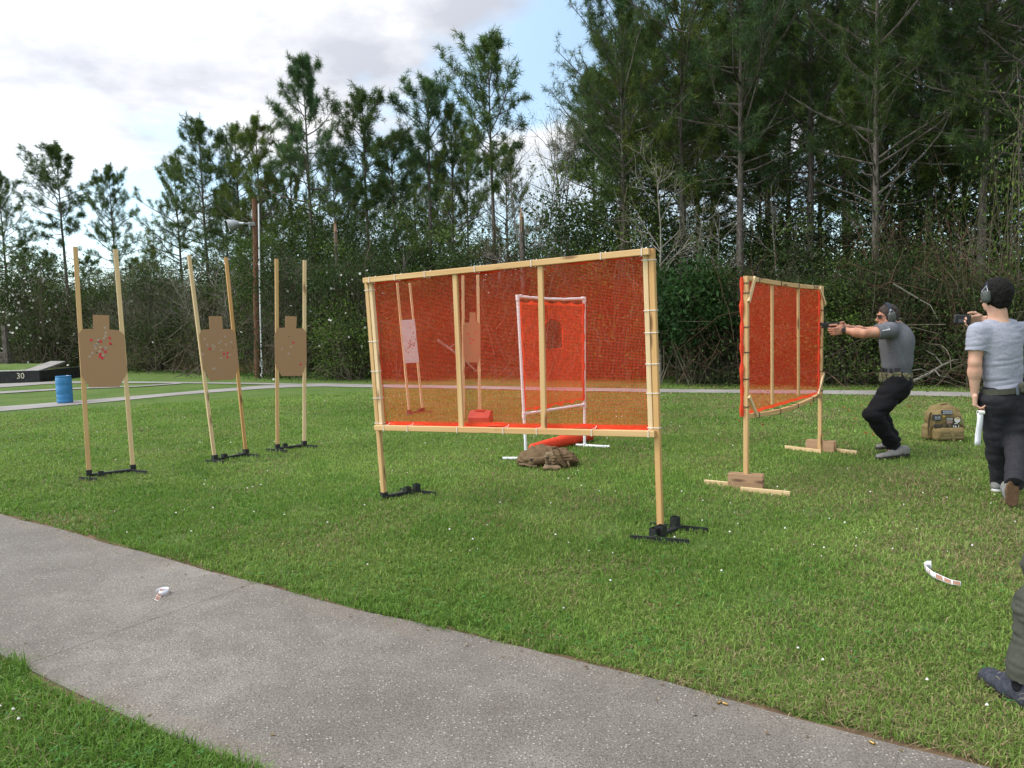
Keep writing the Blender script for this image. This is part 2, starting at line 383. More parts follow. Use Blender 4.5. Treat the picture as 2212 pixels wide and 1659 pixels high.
joints = [us[np.abs(UPs - np.array(q)).sum(1).argmin()] for q in ((-1.52, 4.25), (-3.75, 5.8))]
j0 = joints[0]; step = 3.4
cuts = sorted([j0 + k * step for k in range(-14, 14)]); cuts = [c for c in cuts if us[0] < c < us[-1]]
sw = MB()
for a, bb in zip(cuts[:-1], cuts[1:]):
    s0, s1 = a + (.0016 if abs(a - j0) < .01 else .0005), bb - (.0016 if abs(bb - j0) < .01 else .0005); k = 9; ss = np.linspace(s0, s1, k)
    u2 = np.stack([np.interp(ss, us, UPs[:, i]) for i in (0, 1)], 1); n2 = np.stack([np.interp(ss, us, nrm[:, i]) for i in (0, 1)], 1)
    V = []; g = []; cr = (0, .0, .07, .3, .62, .94, 1.17, 1.24, 1.24)
    for i in range(k):
        wob = .012 * math.sin(ss[i] * 5.1) + .008 * math.sin(ss[i] * 13.7)
        for jx, c in enumerate(cr):
            z = -.03 if jx in (0, len(cr) - 1) else .014
            p = u2[i] + n2[i] * (c + (wob if jx < 2 else 0)); V.append((p[0], p[1], z)); g.append((ss[i], min(c, PW - c), 0))
    nc = len(cr); F = [(i * nc + j, (i + 1) * nc + j, (i + 1) * nc + j + 1, i * nc + j + 1) for i in range(k - 1) for j in range(nc - 1)]
    sw.add(V, F, 0, g)
o = sw.build('sidewalk', AGG); o['kind'] = 'structure'
# soil border along the slabs
sb = MB(); V = []
for i in range(len(UPs)):
    wv = .045 + .015 * math.sin(i * 1.7) + .02 * math.sin(i * .61)
    for q in (-wv, .02, PW - .02, PW + wv * .8): V.append((*(UPs[i] + nrm[i] * q), .006))
F = []
for i in range(len(UPs) - 1): F += [(4 * i, 4 * i + 4, 4 * i + 5, 4 * i + 1), (4 * i + 2, 4 * i + 6, 4 * i + 7, 4 * i + 3)]
sb.add(V, F); o = sb.build('soil_border', SOIL); o['kind'] = 'structure'

# dead leaf crumbs and grass clippings along the slab edges
V = []; F = []
for i in range(420):
    k = random.randrange(40, 200); q = abs(random.gauss(0, .11)); q = q if random.random() < .6 else PW - q; c = UPs[k] + nrm[k] * q + tg[k] * random.uniform(-.08, .08); a0 = random.uniform(0, 6.3); s_ = random.uniform(.003, .010); n0 = len(V)
    V += [(c[0] + math.cos(a0 + j * 1.57) * s_ * (1.6 if j % 2 else .6), c[1] + math.sin(a0 + j * 1.57) * s_ * (1.6 if j % 2 else .6), .0165 + random.uniform(0, .004)) for j in range(4)]; F.append((n0, n0 + 1, n0 + 2, n0 + 3))
mb = MB(); mb.add(V, F); o = mb.build('leaf_crumbs', M('dead_leaf', (.07, .045, .022), (.20, .15, .08), 90, .9)); tag(o, 'dead leaf crumbs and clippings along the sidewalk edges', 'debris', kind='stuff')

# ------------------------------------------------------------------ far paths
CONC = M('pale_concrete', (.20, .185, .172), (.27, .25, .235), 1.2, .85, .2, src='World', bs=.3, bscale=60)
def px_strip(upper, lower, n=60):
    a, _ = resample(np.array([G(*p)[:2] for p in upper]), n); c, _ = resample(np.array([G(*p)[:2] for p in lower]), n); return a, c
far_strips = []
def far_path(name, a, c, z=.012):
    V = [(*p, z) for p in a] + [(*p, z) for p in c]; n = len(a)
    mb = MB(); mb.add(V, [(i, i + n, i + n + 1, i + 1) for i in range(n - 1)]); o = mb.build(name, CONC); o['kind'] = 'structure'; far_strips.append((a, c))
a, c = px_strip([(-900, 905), (-300, 892), (0, 879.5), (160, 867), (400, 847), (560, 834), (640, 829.8), (700, 828.6), (772, 830.5), (1000, 834), (1200, 837.5), (1400, 841), (1600, 843), (1880, 844.5), (2090, 848), (2500, 856), (3000, 868)],
                [(-900, 930), (-300, 905), (0, 889.5), (160, 875.5), (400, 853), (560, 841), (640, 836.5), (700, 835.5), (772, 837), (1000, 840), (1200, 845), (1400, 848), (1600, 850.5), (1880, 854), (2090, 858), (2500, 867), (3000, 882)])
far_path('far_path', a, c)
a, c = px_strip([(-700, 844), (0, 830), (110, 825.2), (230, 824.4), (403, 826.2), (480, 827), (640, 829.5)], [(-700, 858), (0, 838), (110, 829.8), (230, 828), (403, 828.8), (480, 829.8), (655, 833)])
far_path('far_path', a, c, .016)
a, c = px_strip([(-700, 872), (0, 847), (117, 841), (190, 838), (300, 834.5), (380, 829)], [(-700, 884), (0, 851.5), (117, 844), (190, 840.5), (300, 836.5), (395, 830)])
far_path('far_path', a, c, .020)

# ------------------------------------------------------------------ forest edge and floor
_ex = np.array([-60, -42, -30, -22, -14, -8, 0, 8, 14, 24, 40.]); _ey = np.array([64, 52, 44.5, 37, 30, 24.6, 21.0, 17.0, 15.2, 12.5, 10.])
def edgeY(x): return float(np.interp(x, _ex, _ey))
FLOOR = M('leaf_litter', (.055, .034, .022), (.145, .095, .058), 5, .95, .1, src='World', bs=1, bscale=22, bdist=.05, detail=7)
V = []; F = []; k = 0
xs = np.linspace(-60, 40, 120)
for i, x in enumerate(xs):
    e = edgeY(x) + .35 * math.sin(x * 1.3) + .25 * math.sin(x * 3.1)
    for d, z in ((0, .008), (.8, .06), (2, .16), (5, .3), (12, .5), (60, 1.2)): V.append((x, e + d, z))
for i in range(len(xs) - 1):
    for j in range(5): F.append((i * 6 + j, (i + 1) * 6 + j, (i + 1) * 6 + j + 1, i * 6 + j + 1))
mb = MB(); mb.add(V, F); o = mb.build('forest_floor', FLOOR, smooth=True); o['kind'] = 'structure'

# ------------------------------------------------------------------ blades of grass
def blades(P, h, wd, lean, rgb, twist=None):
    """P (n,2|3) base points; one quad + one triangle each"""
    n = len(P); B = np.zeros((n, 3)); B[:, :P.shape[1]] = P
    az = rng.uniform(0, 2 * np.pi, n) if twist is None else twist; la = rng.uniform(0, 2 * np.pi, n)
    side = np.stack([np.cos(az), np.sin(az), np.zeros(n)], 1) * (wd / 2)[:, None]
    ld = np.stack([np.cos(la), np.sin(la), np.zeros(n)], 1)
    mid = B + ld * (lean * h * .35)[:, None]; mid[:, 2] += h * .55 * (1 - .3 * lean)
    tip = B + ld * (lean * h * 1.1)[:, None]; tip[:, 2] += h * np.clip(1 - .75 * lean, .12, 1)
    V = np.stack([B - side, B + side, mid + side * .8, mid - side * .8, tip], 1).reshape(-1, 3)
    i = np.arange(n)[:, None] * 5
    Q = i + np.array([[0, 1, 2, 3]]); T = i + np.array([[3, 2, 4]])
    tint = np.repeat(rgb, 5, 0); tint = tint * np.tile(np.array([.8, .8, 1, 1, 1.1]), n)[:, None]
    return V, Q, T, tint
NB = 760000
rr = np.exp(rng.uniform(math.log(1.25), math.log(17.5), NB)); th = rng.uniform(R(-46), R(46), NB)
gx = rr * np.sin(th); gy = rr * np.cos(th)
pdist = path_dist(gx, gy)
bare = fbm2(gx, gy, 2.2, 5); keep = (pdist > -.015 + .06 * vnoise2(gx, gy, 6, 3)) & (gy < np.interp(gx, _ex, _ey) + .5) & ~((bare < .33) & (rng.uniform(size=NB) < .55))
for a, c in far_strips:        # nothing grows on the far paths
    mid = (a + c) / 2; hw = np.linalg.norm(a - c, axis=1) / 2
    for i in range(0, NB, 20000):
        p = np.stack([gx[i:i + 20000], gy[i:i + 20000]], 1); d = np.sqrt(((p[:, None] - mid[None]) ** 2).sum(2)); kk = d.argmin(1)
        keep[i:i + 20000] &= ~(d[np.arange(len(p)), kk] < hw[kk] * .95)
gx, gy, rr, pdist = gx[keep], gy[keep], rr[keep], pdist[keep]; n = len(gx)
pat = fbm2(gx, gy, .55, 21); pat2 = fbm2(gx, gy, 2.6, 31); rnd = rng.uniform(size=n)
near_left = (pdist < 3) & (gx < -.6) & (gy < 4.0)
pat3 = fbm2(gx, gy, 1.25, 47); dryp = np.clip(.08 + 1.2 * (pat3 - .5) + .4 * (pat2 - .45) + .05 * np.clip(gx, -2, 3), .04, .62); dryp = np.where(near_left, dryp * .4, dryp)
g0 = np.array([.135, .232, .042]); g1 = np.array([.275, .370, .098]); g2 = np.array([.100, .205, .034])
rgb = g0 + (g1 - g0) * np.clip(pat * 1.7 - .35 + rng.normal(0, .22, n), 0, 1)[:, None]
rgb = np.where(((pat2 > .58) | near_left)[:, None], rgb * .5 + g2 * .5 * rng.uniform(.8, 1.5, n)[:, None], rgb)
isdry = rnd < dryp
rgb = np.where(isdry[:, None], np.array([.31, .245, .135]) * rng.uniform(.45, 1.35, n)[:, None], rgb * (rng.uniform(.62, 1.25, n) * (.72 + .56 * fbm2(gx, gy, .33, 61)))[:, None])
hgt = rng.uniform(.020, .058, n) * (.65 + .8 * pat2); hgt = np.where(near_left, hgt * 1.5, hgt); hgt = np.where((pdist < .22) & (vnoise2(gx, gy, 3.1, 8) > .35), hgt * 1.3, hgt)
wd = .0023 * (1 + rr * .30) * rng.uniform(.7, 1.3, n)
lean = np.clip(rng.normal(.55, .28, n), .05, 1.15); lean = np.where(isdry, np.clip(lean + .3, 0, 1.2), lean)
V, Q, T, tint = blades(np.stack([gx, gy], 1), hgt, wd, lean, rgb)
o = link('grass', np_mesh('grass', V, [Q, T], BLADE, tint=tint)); tag(o, 'short mown lawn grass with dry straw patches', 'grass', kind='stuff')

# clover heads and fallen petals: small white tufts over the lawn
fp = []
for _ in range(5200):
    r_ = math.exp(random.uniform(math.log(1.6), math.log(16))); a_ = random.uniform(R(-40), R(40)); x, y = r_ * math.sin(a_), r_ * math.cos(a_)
    fp.append((x, y))
fp = np.array(fp); pd = path_dist(fp[:, 0], fp[:, 1]); cl = fbm2(fp[:, 0], fp[:, 1], .9, 77)
fp = fp[(pd > .1) & (rng.uniform(size=len(fp)) < np.clip((cl - .42) * 3.2, .03, 1) * .20)]
V = []; F = []; 
for x, y in fp:
    r_ = random.uniform(.0035, .0075) * (1 + .03 * y); z = random.uniform(.03, .055); k = len(V)
    V += [(x, y, z + r_), (x + r_, y, z), (x, y + r_, z), (x - r_, y, z), (x, y - r_, z), (x, y, z - r_ * .8)]
    for i in range(4): F += [(k, k + 1 + i, k + 1 + (i + 1) % 4), (k + 5, k + 1 + (i + 1) % 4, k + 1 + i)]
mb = MB(); mb.add(V, F); o = mb.build('clover_flowers', M('clover_white', (.62, .58, .54), (.78, .74, .72), 300, .8)); tag(o, 'tiny white clover heads dotted over the lawn', 'flowers', kind='stuff')
# clover leaves near the camera
m_ = 3800; r_ = np.exp(rng.uniform(math.log(1.6), math.log(7), m_)); a_ = rng.uniform(R(-40), R(36), m_); x, y = r_ * np.sin(a_), r_ * np.cos(a_)
ok = (path_dist(x, y) > .05) & (fbm2(x, y, 1.7, 90) + .12 * (x < -.6) > .56); x, y = x[ok], y[ok]; n = len(x)
V = []; F = []; tt = []
for i in range(n):
    z = random.uniform(.025, .06); s_ = random.uniform(.007, .013); a0 = random.uniform(0, 6.3); cc = np.array((.055, .16, .03)) * random.uniform(.75, 1.35)
    for j in range(3):
        a1 = a0 + j * 2.094; k = len(V)
        for da, rr_ in ((0, 0.0), (-.55, 1.0), (-.2, 1.45), (.2, 1.45), (.55, 1.0)): V.append((x[i] + math.cos(a1 + da) * s_ * rr_, y[i] + math.sin(a1 + da) * s_ * rr_, z + random.uniform(-.003, .003))); tt.append(cc)
        F.append((k, k + 1, k + 2, k + 3, k + 4))
me = np_mesh('clover', np.array(V), [np.array(F)], BLADE, tint=np.array(tt)); o = link('clover_leaves', me); tag(o, 'low clover leaves growing among the grass', 'clover', kind='stuff')
# ------------------------------------------------------------------ trees
class Leaves:
    """collects many small faces with a colour each"""
    def __init__(s): s.V = []; s.C = []; s.tri = []; s.CT = []
    def tufts(s, P, D, num, ln, wd, col, spread=1.25, cv=.3):
        """needle brushes: P tips (n,3), D directions (n,3)"""
        P = np.asarray(P); D = np.asarray(D); n = len(P)
        rd = rng.normal(size=(n, num, 3)); rd /= np.linalg.norm(rd, axis=2)[:, :, None]
        d = D[:, None, :] * rng.uniform(.15, 1.0, (n, num, 1)) + rd * spread * .62; d /= np.linalg.norm(d, axis=2)[:, :, None]
        l = ln * rng.uniform(.65, 1.15, (n, num, 1)); b = P[:, None, :] - D[:, None, :] * rng.uniform(0, .16, (n, num, 1)) 
        tip = b + d * l; tip[:, :, 2] -= l[:, :, 0] ** 2 * .5
        sd = np.cross(d, rng.normal(size=(n, num, 3))); sd /= np.linalg.norm(sd, axis=2)[:, :, None] + 1e-9; sd = sd * wd * .5
        T = np.stack([b + d * l * .12 - sd, b + d * l * .12 + sd, tip], 2).reshape(-1, 3, 3)
        c = np.asarray(col) * rng.uniform(1 - cv, 1 + cv, (n, 1, 1)) * rng.uniform(.8, 1.2, (n, num, 1)); c = np.repeat(c.reshape(-1, 3), 3, 0)
        s.tri.append(T.reshape(-1, 3)); s.CT.append(c)
    def leaves(s, P, size, col, cv=.3, up=.5, aspect=.5):
        n = len(P); nr = rng.normal(size=(n, 3)); nr[:, 2] += up * 2; nr /= np.linalg.norm(nr, axis=1)[:, None]
        a = np.cross(nr, rng.normal(size=(n, 3))); a /= np.linalg.norm(a, axis=1)[:, None] + 1e-9; b = np.cross(nr, a)
        L_ = (size * rng.uniform(.6, 1.3, n))[:, None]; a = a * L_ * .5; b = b * L_ * .5 * aspect
        Q = np.stack([P - a, P + b - a * .1, P + a, P - b - a * .1], 1)
        c = np.asarray(col) * rng.uniform(1 - cv, 1 + cv, (n, 1)); s.V.append(Q.reshape(-1, 3)); s.C.append(np.repeat(c, 4, 0))
    def mesh(s, name, mat, wood=None, woodmat=None):
        V = []; C = []; fs = []; mi = []; k = 0
        if s.V:
            q = np.concatenate(s.V); V.append(q); C.append(np.concatenate(s.C)); f = np.arange(len(q)).reshape(-1, 4); fs.append(f); mi.append(np.zeros(len(f), int)); k += len(q)
        if s.tri:
            q = np.concatenate(s.tri); V.append(q); C.append(np.concatenate(s.CT)); f = np.arange(len(q)).reshape(-1, 3) + k; fs.append(f); mi.append(np.zeros(len(f), int)); k += len(q)
        mats = [mat]; gg = [np.zeros((k, 3))]
        if wood is not None and wood.v:
            q = np.concatenate(wood.v); V.append(q); C.append(np.full((len(q), 3), .1)); gg.append(np.concatenate(wood.g))
            qf = np.array([f for f in wood.f if len(f) == 4], int); fs.append(qf + k); mi.append(np.ones(len(qf), int)); mats.append(woodmat)
        return np_mesh(name, np.concatenate(V), fs, mats, np.concatenate(mi), tint=np.concatenate(C), g=np.concatenate(gg))
def bent(a, d, ln, n=5, up=.0, wob=.08):
    """a limb: points from a along d, turning upwards by up"""
    p = np.asarray(a, float); d = unit(d); pts = [p]
    for i in range(n - 1):
        d = unit(d + np.array((0, 0, up)) + rng.normal(0, wob, 3)); p = p + d * ln / (n - 1); pts.append(p)
    return pts
def make_pine(seed, h, cb, spread, nb, col, dens=1.0, needle=.25, lean=0.0, profile='round', wdt=.016, num=23):
    """trunk mesh and crown mesh of one pine with its foot at the origin"""
    global rng; rng = np.random.default_rng(seed)
    k = 12; zs = np.linspace(0, 1, k); wob = np.cumsum(rng.normal(0, .010 * h / 10, (k, 2)), 0); wob[0] = 0
    pts = [np.array((wob[i, 0] + lean * h * zs[i] ** 1.5, wob[i, 1], h * zs[i] - (.15 if i == 0 else 0))) for i in range(k)]
    r0 = .0115 * h; rad = [max(.014, r0 * (1 - .92 * z ** .9) * (1.25 if i == 0 else 1)) for i, z in enumerate(zs)]
    tr = MB(); tr.tube(pts, rad, 9)
    P = np.array(pts); lv = Leaves(); wd = MB(); tips = []; dirs = []
    def at(z): return np.array([np.interp(z, P[:, 2], P[:, i]) for i in (0, 1)] + [z])
    az = rng.uniform(0, 6.28)
    for i in range(nb):
        t_ = (i + rng.uniform(0, .9)) / nb; z = h * (cb + (0.985 - cb) * t_); az += 2.4 + rng.normal(0, .5)
        if profile == 'round': pr = (1 - t_ ** 2.2) * (.55 + .45 * min(1, t_ * 3)) + .10
        elif profile == 'cone': pr = (1 - t_) ** .75 + .10
        elif profile == 'top': pr = (1 - (2 * t_ - 1) ** 2) * .8 + .25 * (1 - t_) + .08
        else: pr = .55 + .45 * rng.uniform()
        ln = spread * pr * rng.uniform(.6, 1.18); el = .15 + .75 * t_ + rng.normal(0, .16)
        ln *= 1.22
        d = np.array((math.cos(az) * math.cos(el), math.sin(az) * math.cos(el), math.sin(el)))
        bp = bent(at(z), d, ln, 6, .07, .10); rb = max(.010, .0105 * ln + .004)
        wd.tube(bp, [rb * (1 - .75 * j / 5) for j in range(6)], 4, cap=False)
        if t_ < .16 and rng.uniform() < .55: continue          # dead lower limbs
        bp = np.array(bp); ns = int(rng.integers(8, 13) * dens * (.45 + .55 * min(1, ln / spread + .2)))
        for q in range(max(2, ns)):
            u = rng.uniform(.22, 1.0); x = u * 5; j = min(4, int(x)); p = bp[j] * (1 - (x - j)) + bp[j + 1] * (x - j); dd = unit(bp[j + 1] - bp[j])
            sd = unit(np.cross(dd, rng.normal(size=3))); sl = ln * rng.uniform(.13, .34) * (1.15 - .4 * u)
            sub = bent(p, dd * .75 + sd * .8 + np.array((0, 0, .25)), sl, 4, .12, .12); wd.tube(sub, [.010, .008, .006, .005], 3, cap=False)
            tips.append(sub[-1]); dirs.append(unit(sub[-1] - sub[-2])); tips.append(lerp(sub[1], sub[2], rng.uniform())); dirs.append(unit(sub[2] - sub[1] + rng.normal(0, .5, 3) * .1))
            if rng.uniform() < .55: tips.append(lerp(sub[2], sub[3], rng.uniform()) + rng.normal(0, .07, 3)); dirs.append(unit(dirs[-2] + rng.normal(0, .5, 3)))
        tips.append(bp[-1]); dirs.append(unit(bp[-1] - bp[-2]))
    top = P[-1]
    for q in range(4): tips.append(top + rng.normal(0, .12, 3)); dirs.append(unit(np.array((0, 0, 1)) + rng.normal(0, .3, 3)))
    tips = np.array(tips); dirs = np.array(dirs); nt_ = len(tips)
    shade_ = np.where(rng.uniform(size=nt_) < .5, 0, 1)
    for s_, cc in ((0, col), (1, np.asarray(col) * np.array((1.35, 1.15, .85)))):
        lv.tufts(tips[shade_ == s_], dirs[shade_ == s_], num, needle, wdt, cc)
    trm = np_mesh('pine_trunk', np.concatenate(tr.v), [np.array([f for f in tr.f if len(f) == 4])], BARK, smooth=True, g=np.concatenate(tr.g))
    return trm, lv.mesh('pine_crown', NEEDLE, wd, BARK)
def branch_rec(wd, tips, p, d, ln, r, depth, up, spreadf):
    pts = bent(p, d, ln, 5, up, .10); wd.tube(pts, [r * (1 - .4 * j / 4) for j in range(5)], 5 if depth > 1 else 3, cap=False)
    if depth == 0: tips.append(pts[-1]); tips.append(pts[2]); return
    for q in range(int(rng.integers(2, 4)) + (1 if depth > 1 else 0)):
        u = rng.uniform(.35, 1); x = u * 4; j = min(3, int(x)); pp = pts[j] * (1 - (x - j)) + pts[j + 1] * (x - j); dd = unit(pts[j + 1] - pts[j])
        sd = unit(np.cross(dd, rng.normal(size=3))); branch_rec(wd, tips, pp, dd * .8 + sd * spreadf, ln * rng.uniform(.45, .75), r * .52, depth - 1, up, spreadf)
def make_bare(seed, h, depth=3, spreadf=.62, leafcol=None, nleaf=0, leaf=.07, barkm=None, stems=1, up=.06):
    global rng; rng = np.random.default_rng(seed); tr = MB(); wd = MB(); tips = []
    for s_ in range(stems):
        d0 = np.array((rng.normal(0, .16), rng.normal(0, .16), 1)) if stems > 1 else np.array((rng.normal(0, .08), 0, 1)); a = np.array((rng.normal(0, .12 * (stems - 1)), rng.normal(0, .1 * (stems - 1)), -.1))
        pts = bent(a, d0, h * .95, 9, .01, .045); r0 = .0085 * h / (1 + .25 * (stems - 1)); tr.tube(pts, [r0 * (1 - .85 * j / 8) for j in range(9)], 7)
        nb = int(13 + depth * 2)
        for q in range(nb):
            u = rng.uniform(.22, .98); x = u * 8; j = min(7, int(x)); p = pts[j] * (1 - (x - j)) + pts[j + 1] * (x - j); az = rng.uniform(0, 6.28); el = rng.uniform(.25, 1.0)
            branch_rec(wd, tips, p, np.array((math.cos(az) * math.cos(el), math.sin(az) * math.cos(el), math.sin(el))), h * rng.uniform(.12, .30) * (1.1 - .55 * u), r0 * .42 * (1.1 - .7 * u), depth - 1, up, spreadf)
    trm = np_mesh('bare_trunk', np.concatenate(tr.v), [np.array([f for f in tr.f if len(f) == 4])], barkm or BARKG, smooth=True, g=np.concatenate(tr.g))
    lv = Leaves(); tips = np.array(tips)
    if leafcol is not None and nleaf:
        P = tips[rng.integers(0, len(tips), nleaf)] + rng.normal(0, .09, (nleaf, 3)); lv.leaves(P, leaf, leafcol)
    if lv.V: return trm, lv.mesh('bare_crown', LEAF, wd, barkm or BARKG)
    return trm, np_mesh('bare_crown', np.concatenate(wd.v), [np.array([f for f in wd.f if len(f) == 4])], barkm or BARKG, g=np.concatenate(wd.g))
def make_bush(seed, w_, h, nclump, per, leaf, col, flat=.5, twigs=40, hollow=.55, cl=.34, col2=None, twigmat=None, aspect=.5, up=.5, base=.0):
    """foliage dome about w_ wide and h high: leaf clumps spread over a shell with gaps"""
    global rng; rng = np.random.default_rng(seed); lv = Leaves(); wd = MB(); cs = []
    for i in range(nclump):
        a = rng.uniform(0, 6.28); u = rng.uniform(0, 1) ** .7; rr_ = hollow + (1 - hollow) * rng.uniform() ** .6; el = math.asin(u)
        c = np.array((math.cos(a) * math.cos(el) * w_ / 2 * rr_, math.sin(a) * math.cos(el) * w_ / 2 * rr_ * .8, base * h + (1 - base) * h * math.sin(el) * rr_ * rng.uniform(.75, 1.1) + .1)); cs.append(c)
        m_ = int(per * rng.uniform(.6, 1.3)); P = c + rng.normal(size=(m_, 3)) * np.array((cl, cl, cl * flat)) * rng.uniform(.6, 1.2)
        P[:, 2] = np.abs(P[:, 2]); cc = np.asarray(col if (col2 is None or rng.uniform() < .6) else col2) * rng.uniform(.72, 1.3); lv.leaves(P, leaf, cc, .3, up, aspect)
    for i in range(twigs):
        c = cs[int(rng.integers(0, len(cs)))]; a = np.array((rng.normal(0, w_ * .12), rng.normal(0, w_ * .1), -.05)); mid_ = lerp(a, c, .55) + rng.normal(0, .12 * w_ / 2, 3) + np.array((0, 0, .12 * h))
        e = c + (c - mid_) * rng.uniform(.0, .5) + rng.normal(0, .1, 3); pts = [a, lerp(a, mid_, .5) + rng.normal(0, .05, 3), mid_, lerp(mid_, e, .5) + rng.normal(0, .06, 3), e]; wd.tube(pts, [.017, .014, .011, .008, .004], 3, cap=False)
        for q in range(2):
            e2 = lerp(mid_, e, rng.uniform(.2, .9)); wd.tube([e2, e2 + rng.normal(0, .16, 3), e2 + rng.normal(0, .32, 3) + np.array((0, 0, .1))], [.006, .005, .003], 3, cap=False)
    fol = lv.mesh('bush_foliage', LEAF); tw = np_mesh('bush_stems', np.concatenate(wd.v), [np.array([f for f in wd.f if len(f) == 4])], twigmat or TWIG, g=np.concatenate(wd.g))
    return tw, fol, np.array(cs)
def make_tangle(seed, w_, h, n, mat, leafcol=None, nleaf=0):
    """a mass of thin bare arching stems"""
    global rng; rng = np.random.default_rng(seed); wd = MB(); P = []
    for i in range(n):
        a = np.array((rng.uniform(-.5, .5) * w_, rng.uniform(-.35, .35) * w_, rng.uniform(-.05, .5) * h * (rng.uniform() < .6))); az = rng.uniform(0, 6.28); el = rng.uniform(.3, 1.5)
        pts = bent(a, (math.cos(az) * math.cos(el), math.sin(az) * math.cos(el), math.sin(el)), h * rng.uniform(.35, 1.0), 7, rng.uniform(-.28, .05), .17); r_ = rng.uniform(.005, .014)
        wd.tube(pts, [r_ * (1 - .7 * j / 6) for j in range(7)], 3, cap=False); P += pts[2:]
        for q in range(3):
            j = int(rng.integers(2, 6)); wd.tube(bent(pts[j], rng.normal(size=3) + np.array((0, 0, .3)), h * rng.uniform(.08, .25), 4, -.05, .2), [r_ * .5, r_ * .4, r_ * .3, r_ * .2], 3, cap=False)
    lv = Leaves()
    if nleaf: P = np.array(P); lv.leaves(P[rng.integers(0, len(P), nleaf)] + rng.normal(0, .12, (nleaf, 3)), .06, leafcol)
    if lv.V: return lv.mesh('tangle', LEAF, wd, mat)
    return np_mesh('tangle', np.concatenate(wd.v), [np.array([f for f in wd.f if len(f) == 4])], mat, g=np.concatenate(wd.g))

DG = (.078, .132, .046); DG2 = (.070, .132, .064); YG = (.100, .148, .038)
PINES = [make_pine(101, 10, .42, 2.1, 46, DG, profile='round', dens=1.05),
         make_pine(102, 10, .50, 1.9, 44, DG2, profile='cone', dens=1.1),
         make_pine(103, 10, .55, 1.7, 38, DG, profile='top', dens=1.0),
         make_pine(104, 10, .30, 2.2, 52, YG, profile='round', dens=.9),
         make_pine(105, 10, .60, 1.5, 34, DG2, profile='top', dens=1.0, lean=.02),
         make_pine(106, 10, .38, 2.5, 56, DG, profile='cone', dens=1.0)]
# closer and larger trees of the right-hand stand
DG = (.056, .096, .034); DG2 = (.050, .096, .046); YG = (.078, .114, .030)  # needle greens darkened to carry this stand's dim exposure and vignetting
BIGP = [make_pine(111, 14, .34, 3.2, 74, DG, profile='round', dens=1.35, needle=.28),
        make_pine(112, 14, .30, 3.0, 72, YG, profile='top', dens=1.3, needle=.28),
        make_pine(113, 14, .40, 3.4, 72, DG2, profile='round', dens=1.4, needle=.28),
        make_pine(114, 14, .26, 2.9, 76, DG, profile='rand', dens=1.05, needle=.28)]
def tree(name, proto, label, cat, loc, hs=1.0, ws=None, rz=None, group=None, parts=('trunk', 'crown')):
    o = root(name, label, cat, loc, group); o.scale = ((ws or hs), (ws or hs), hs); o.rotation_euler = (0, 0, random.uniform(0, 6.28) if rz is None else rz)
    for me, nm in zip(proto, parts):
        if me is not None: link(nm, me, o)
    return o
def pine_at(px, top, depth, k, label, group=None, ws=1.0, big=False, rz=None, tilt=0):
    """foot under picture column px at this distance, tip at height of row top"""
    b_ = A(px, 700, depth); tz = A(px, top, depth)[2]; H = 14 if big else 10; s_ = tz / H
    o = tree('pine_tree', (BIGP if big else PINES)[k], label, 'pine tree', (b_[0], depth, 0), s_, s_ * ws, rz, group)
    o.rotation_euler[1] = tilt; return o
pine_at(22, 372, 44, 0, 'hazy pine at the left edge of the photo, cut by the frame', ws=.9)
pine_at(150, 322, 43, 2, 'lone slim pine with a tall narrow top above the left target stand', ws=1.05, rz=1.0)
pine_at(258, 362, 42, 0, 'lone rounded pine against the sky left of the light pole', ws=.85, rz=2.2)
pine_at(455, 262, 33, 0, 'bushy pine left of the floodlight, first of the middle stand', ws=.95, rz=.4)
pine_at(400, 340, 35, 3, 'low leaning pine with a branch reaching left over bare brush', ws=.9, rz=3.3)
pine_at(575, 250, 31, 3, 'dense round topped pine right above the light pole', ws=.95)
pine_at(530, 275, 34, 0, 'pine with a twin top behind the floodlight', ws=.9)
pine_at(683, 120, 28, 1, 'tallest pine of the middle stand with a pointed crown', ws=.82, rz=.9)
pine_at(640, 300, 33, 3, 'leafy mid height pine at the foot of the tallest middle pine', ws=.95)
pine_at(800, 208, 29, 2, 'open crowned pine right of the tallest middle pine', ws=1.0, rz=2.0)
pine_at(865, 300, 33, 4, 'thin pine between two open crowned middle pines', ws=1.1)
pine_at(930, 175, 29, 4, 'pine with a small rounded dark top left of the thin tall pine', ws=1.0, rz=.3)
pine_at(1070, 95, 26.5, 2, 'thin tall pine with spiky sparse crown above the net screen', ws=.92, rz=1.2)
pine_at(985, 225, 30, 3, 'bright green drooping pine just left of the spiky tall pine', ws=.8)
pine_at(1012, 300, 32, 4, 'thin pine with grey trunk behind the spiky tall pine', ws=.8)
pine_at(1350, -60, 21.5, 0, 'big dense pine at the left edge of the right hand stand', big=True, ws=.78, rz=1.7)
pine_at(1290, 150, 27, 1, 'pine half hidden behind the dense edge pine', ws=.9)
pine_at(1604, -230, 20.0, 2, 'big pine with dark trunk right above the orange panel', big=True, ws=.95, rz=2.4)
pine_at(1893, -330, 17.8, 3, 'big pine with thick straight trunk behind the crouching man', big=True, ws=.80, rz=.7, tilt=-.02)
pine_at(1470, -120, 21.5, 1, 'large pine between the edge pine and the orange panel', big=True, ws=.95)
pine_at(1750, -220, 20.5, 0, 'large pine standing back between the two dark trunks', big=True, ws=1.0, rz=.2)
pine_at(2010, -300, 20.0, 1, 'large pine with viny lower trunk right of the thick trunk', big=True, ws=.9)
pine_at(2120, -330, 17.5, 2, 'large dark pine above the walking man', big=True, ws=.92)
pine_at(2230, -330, 16.5, 0, 'large dark pine at the right edge of the photo', big=True, ws=.95)
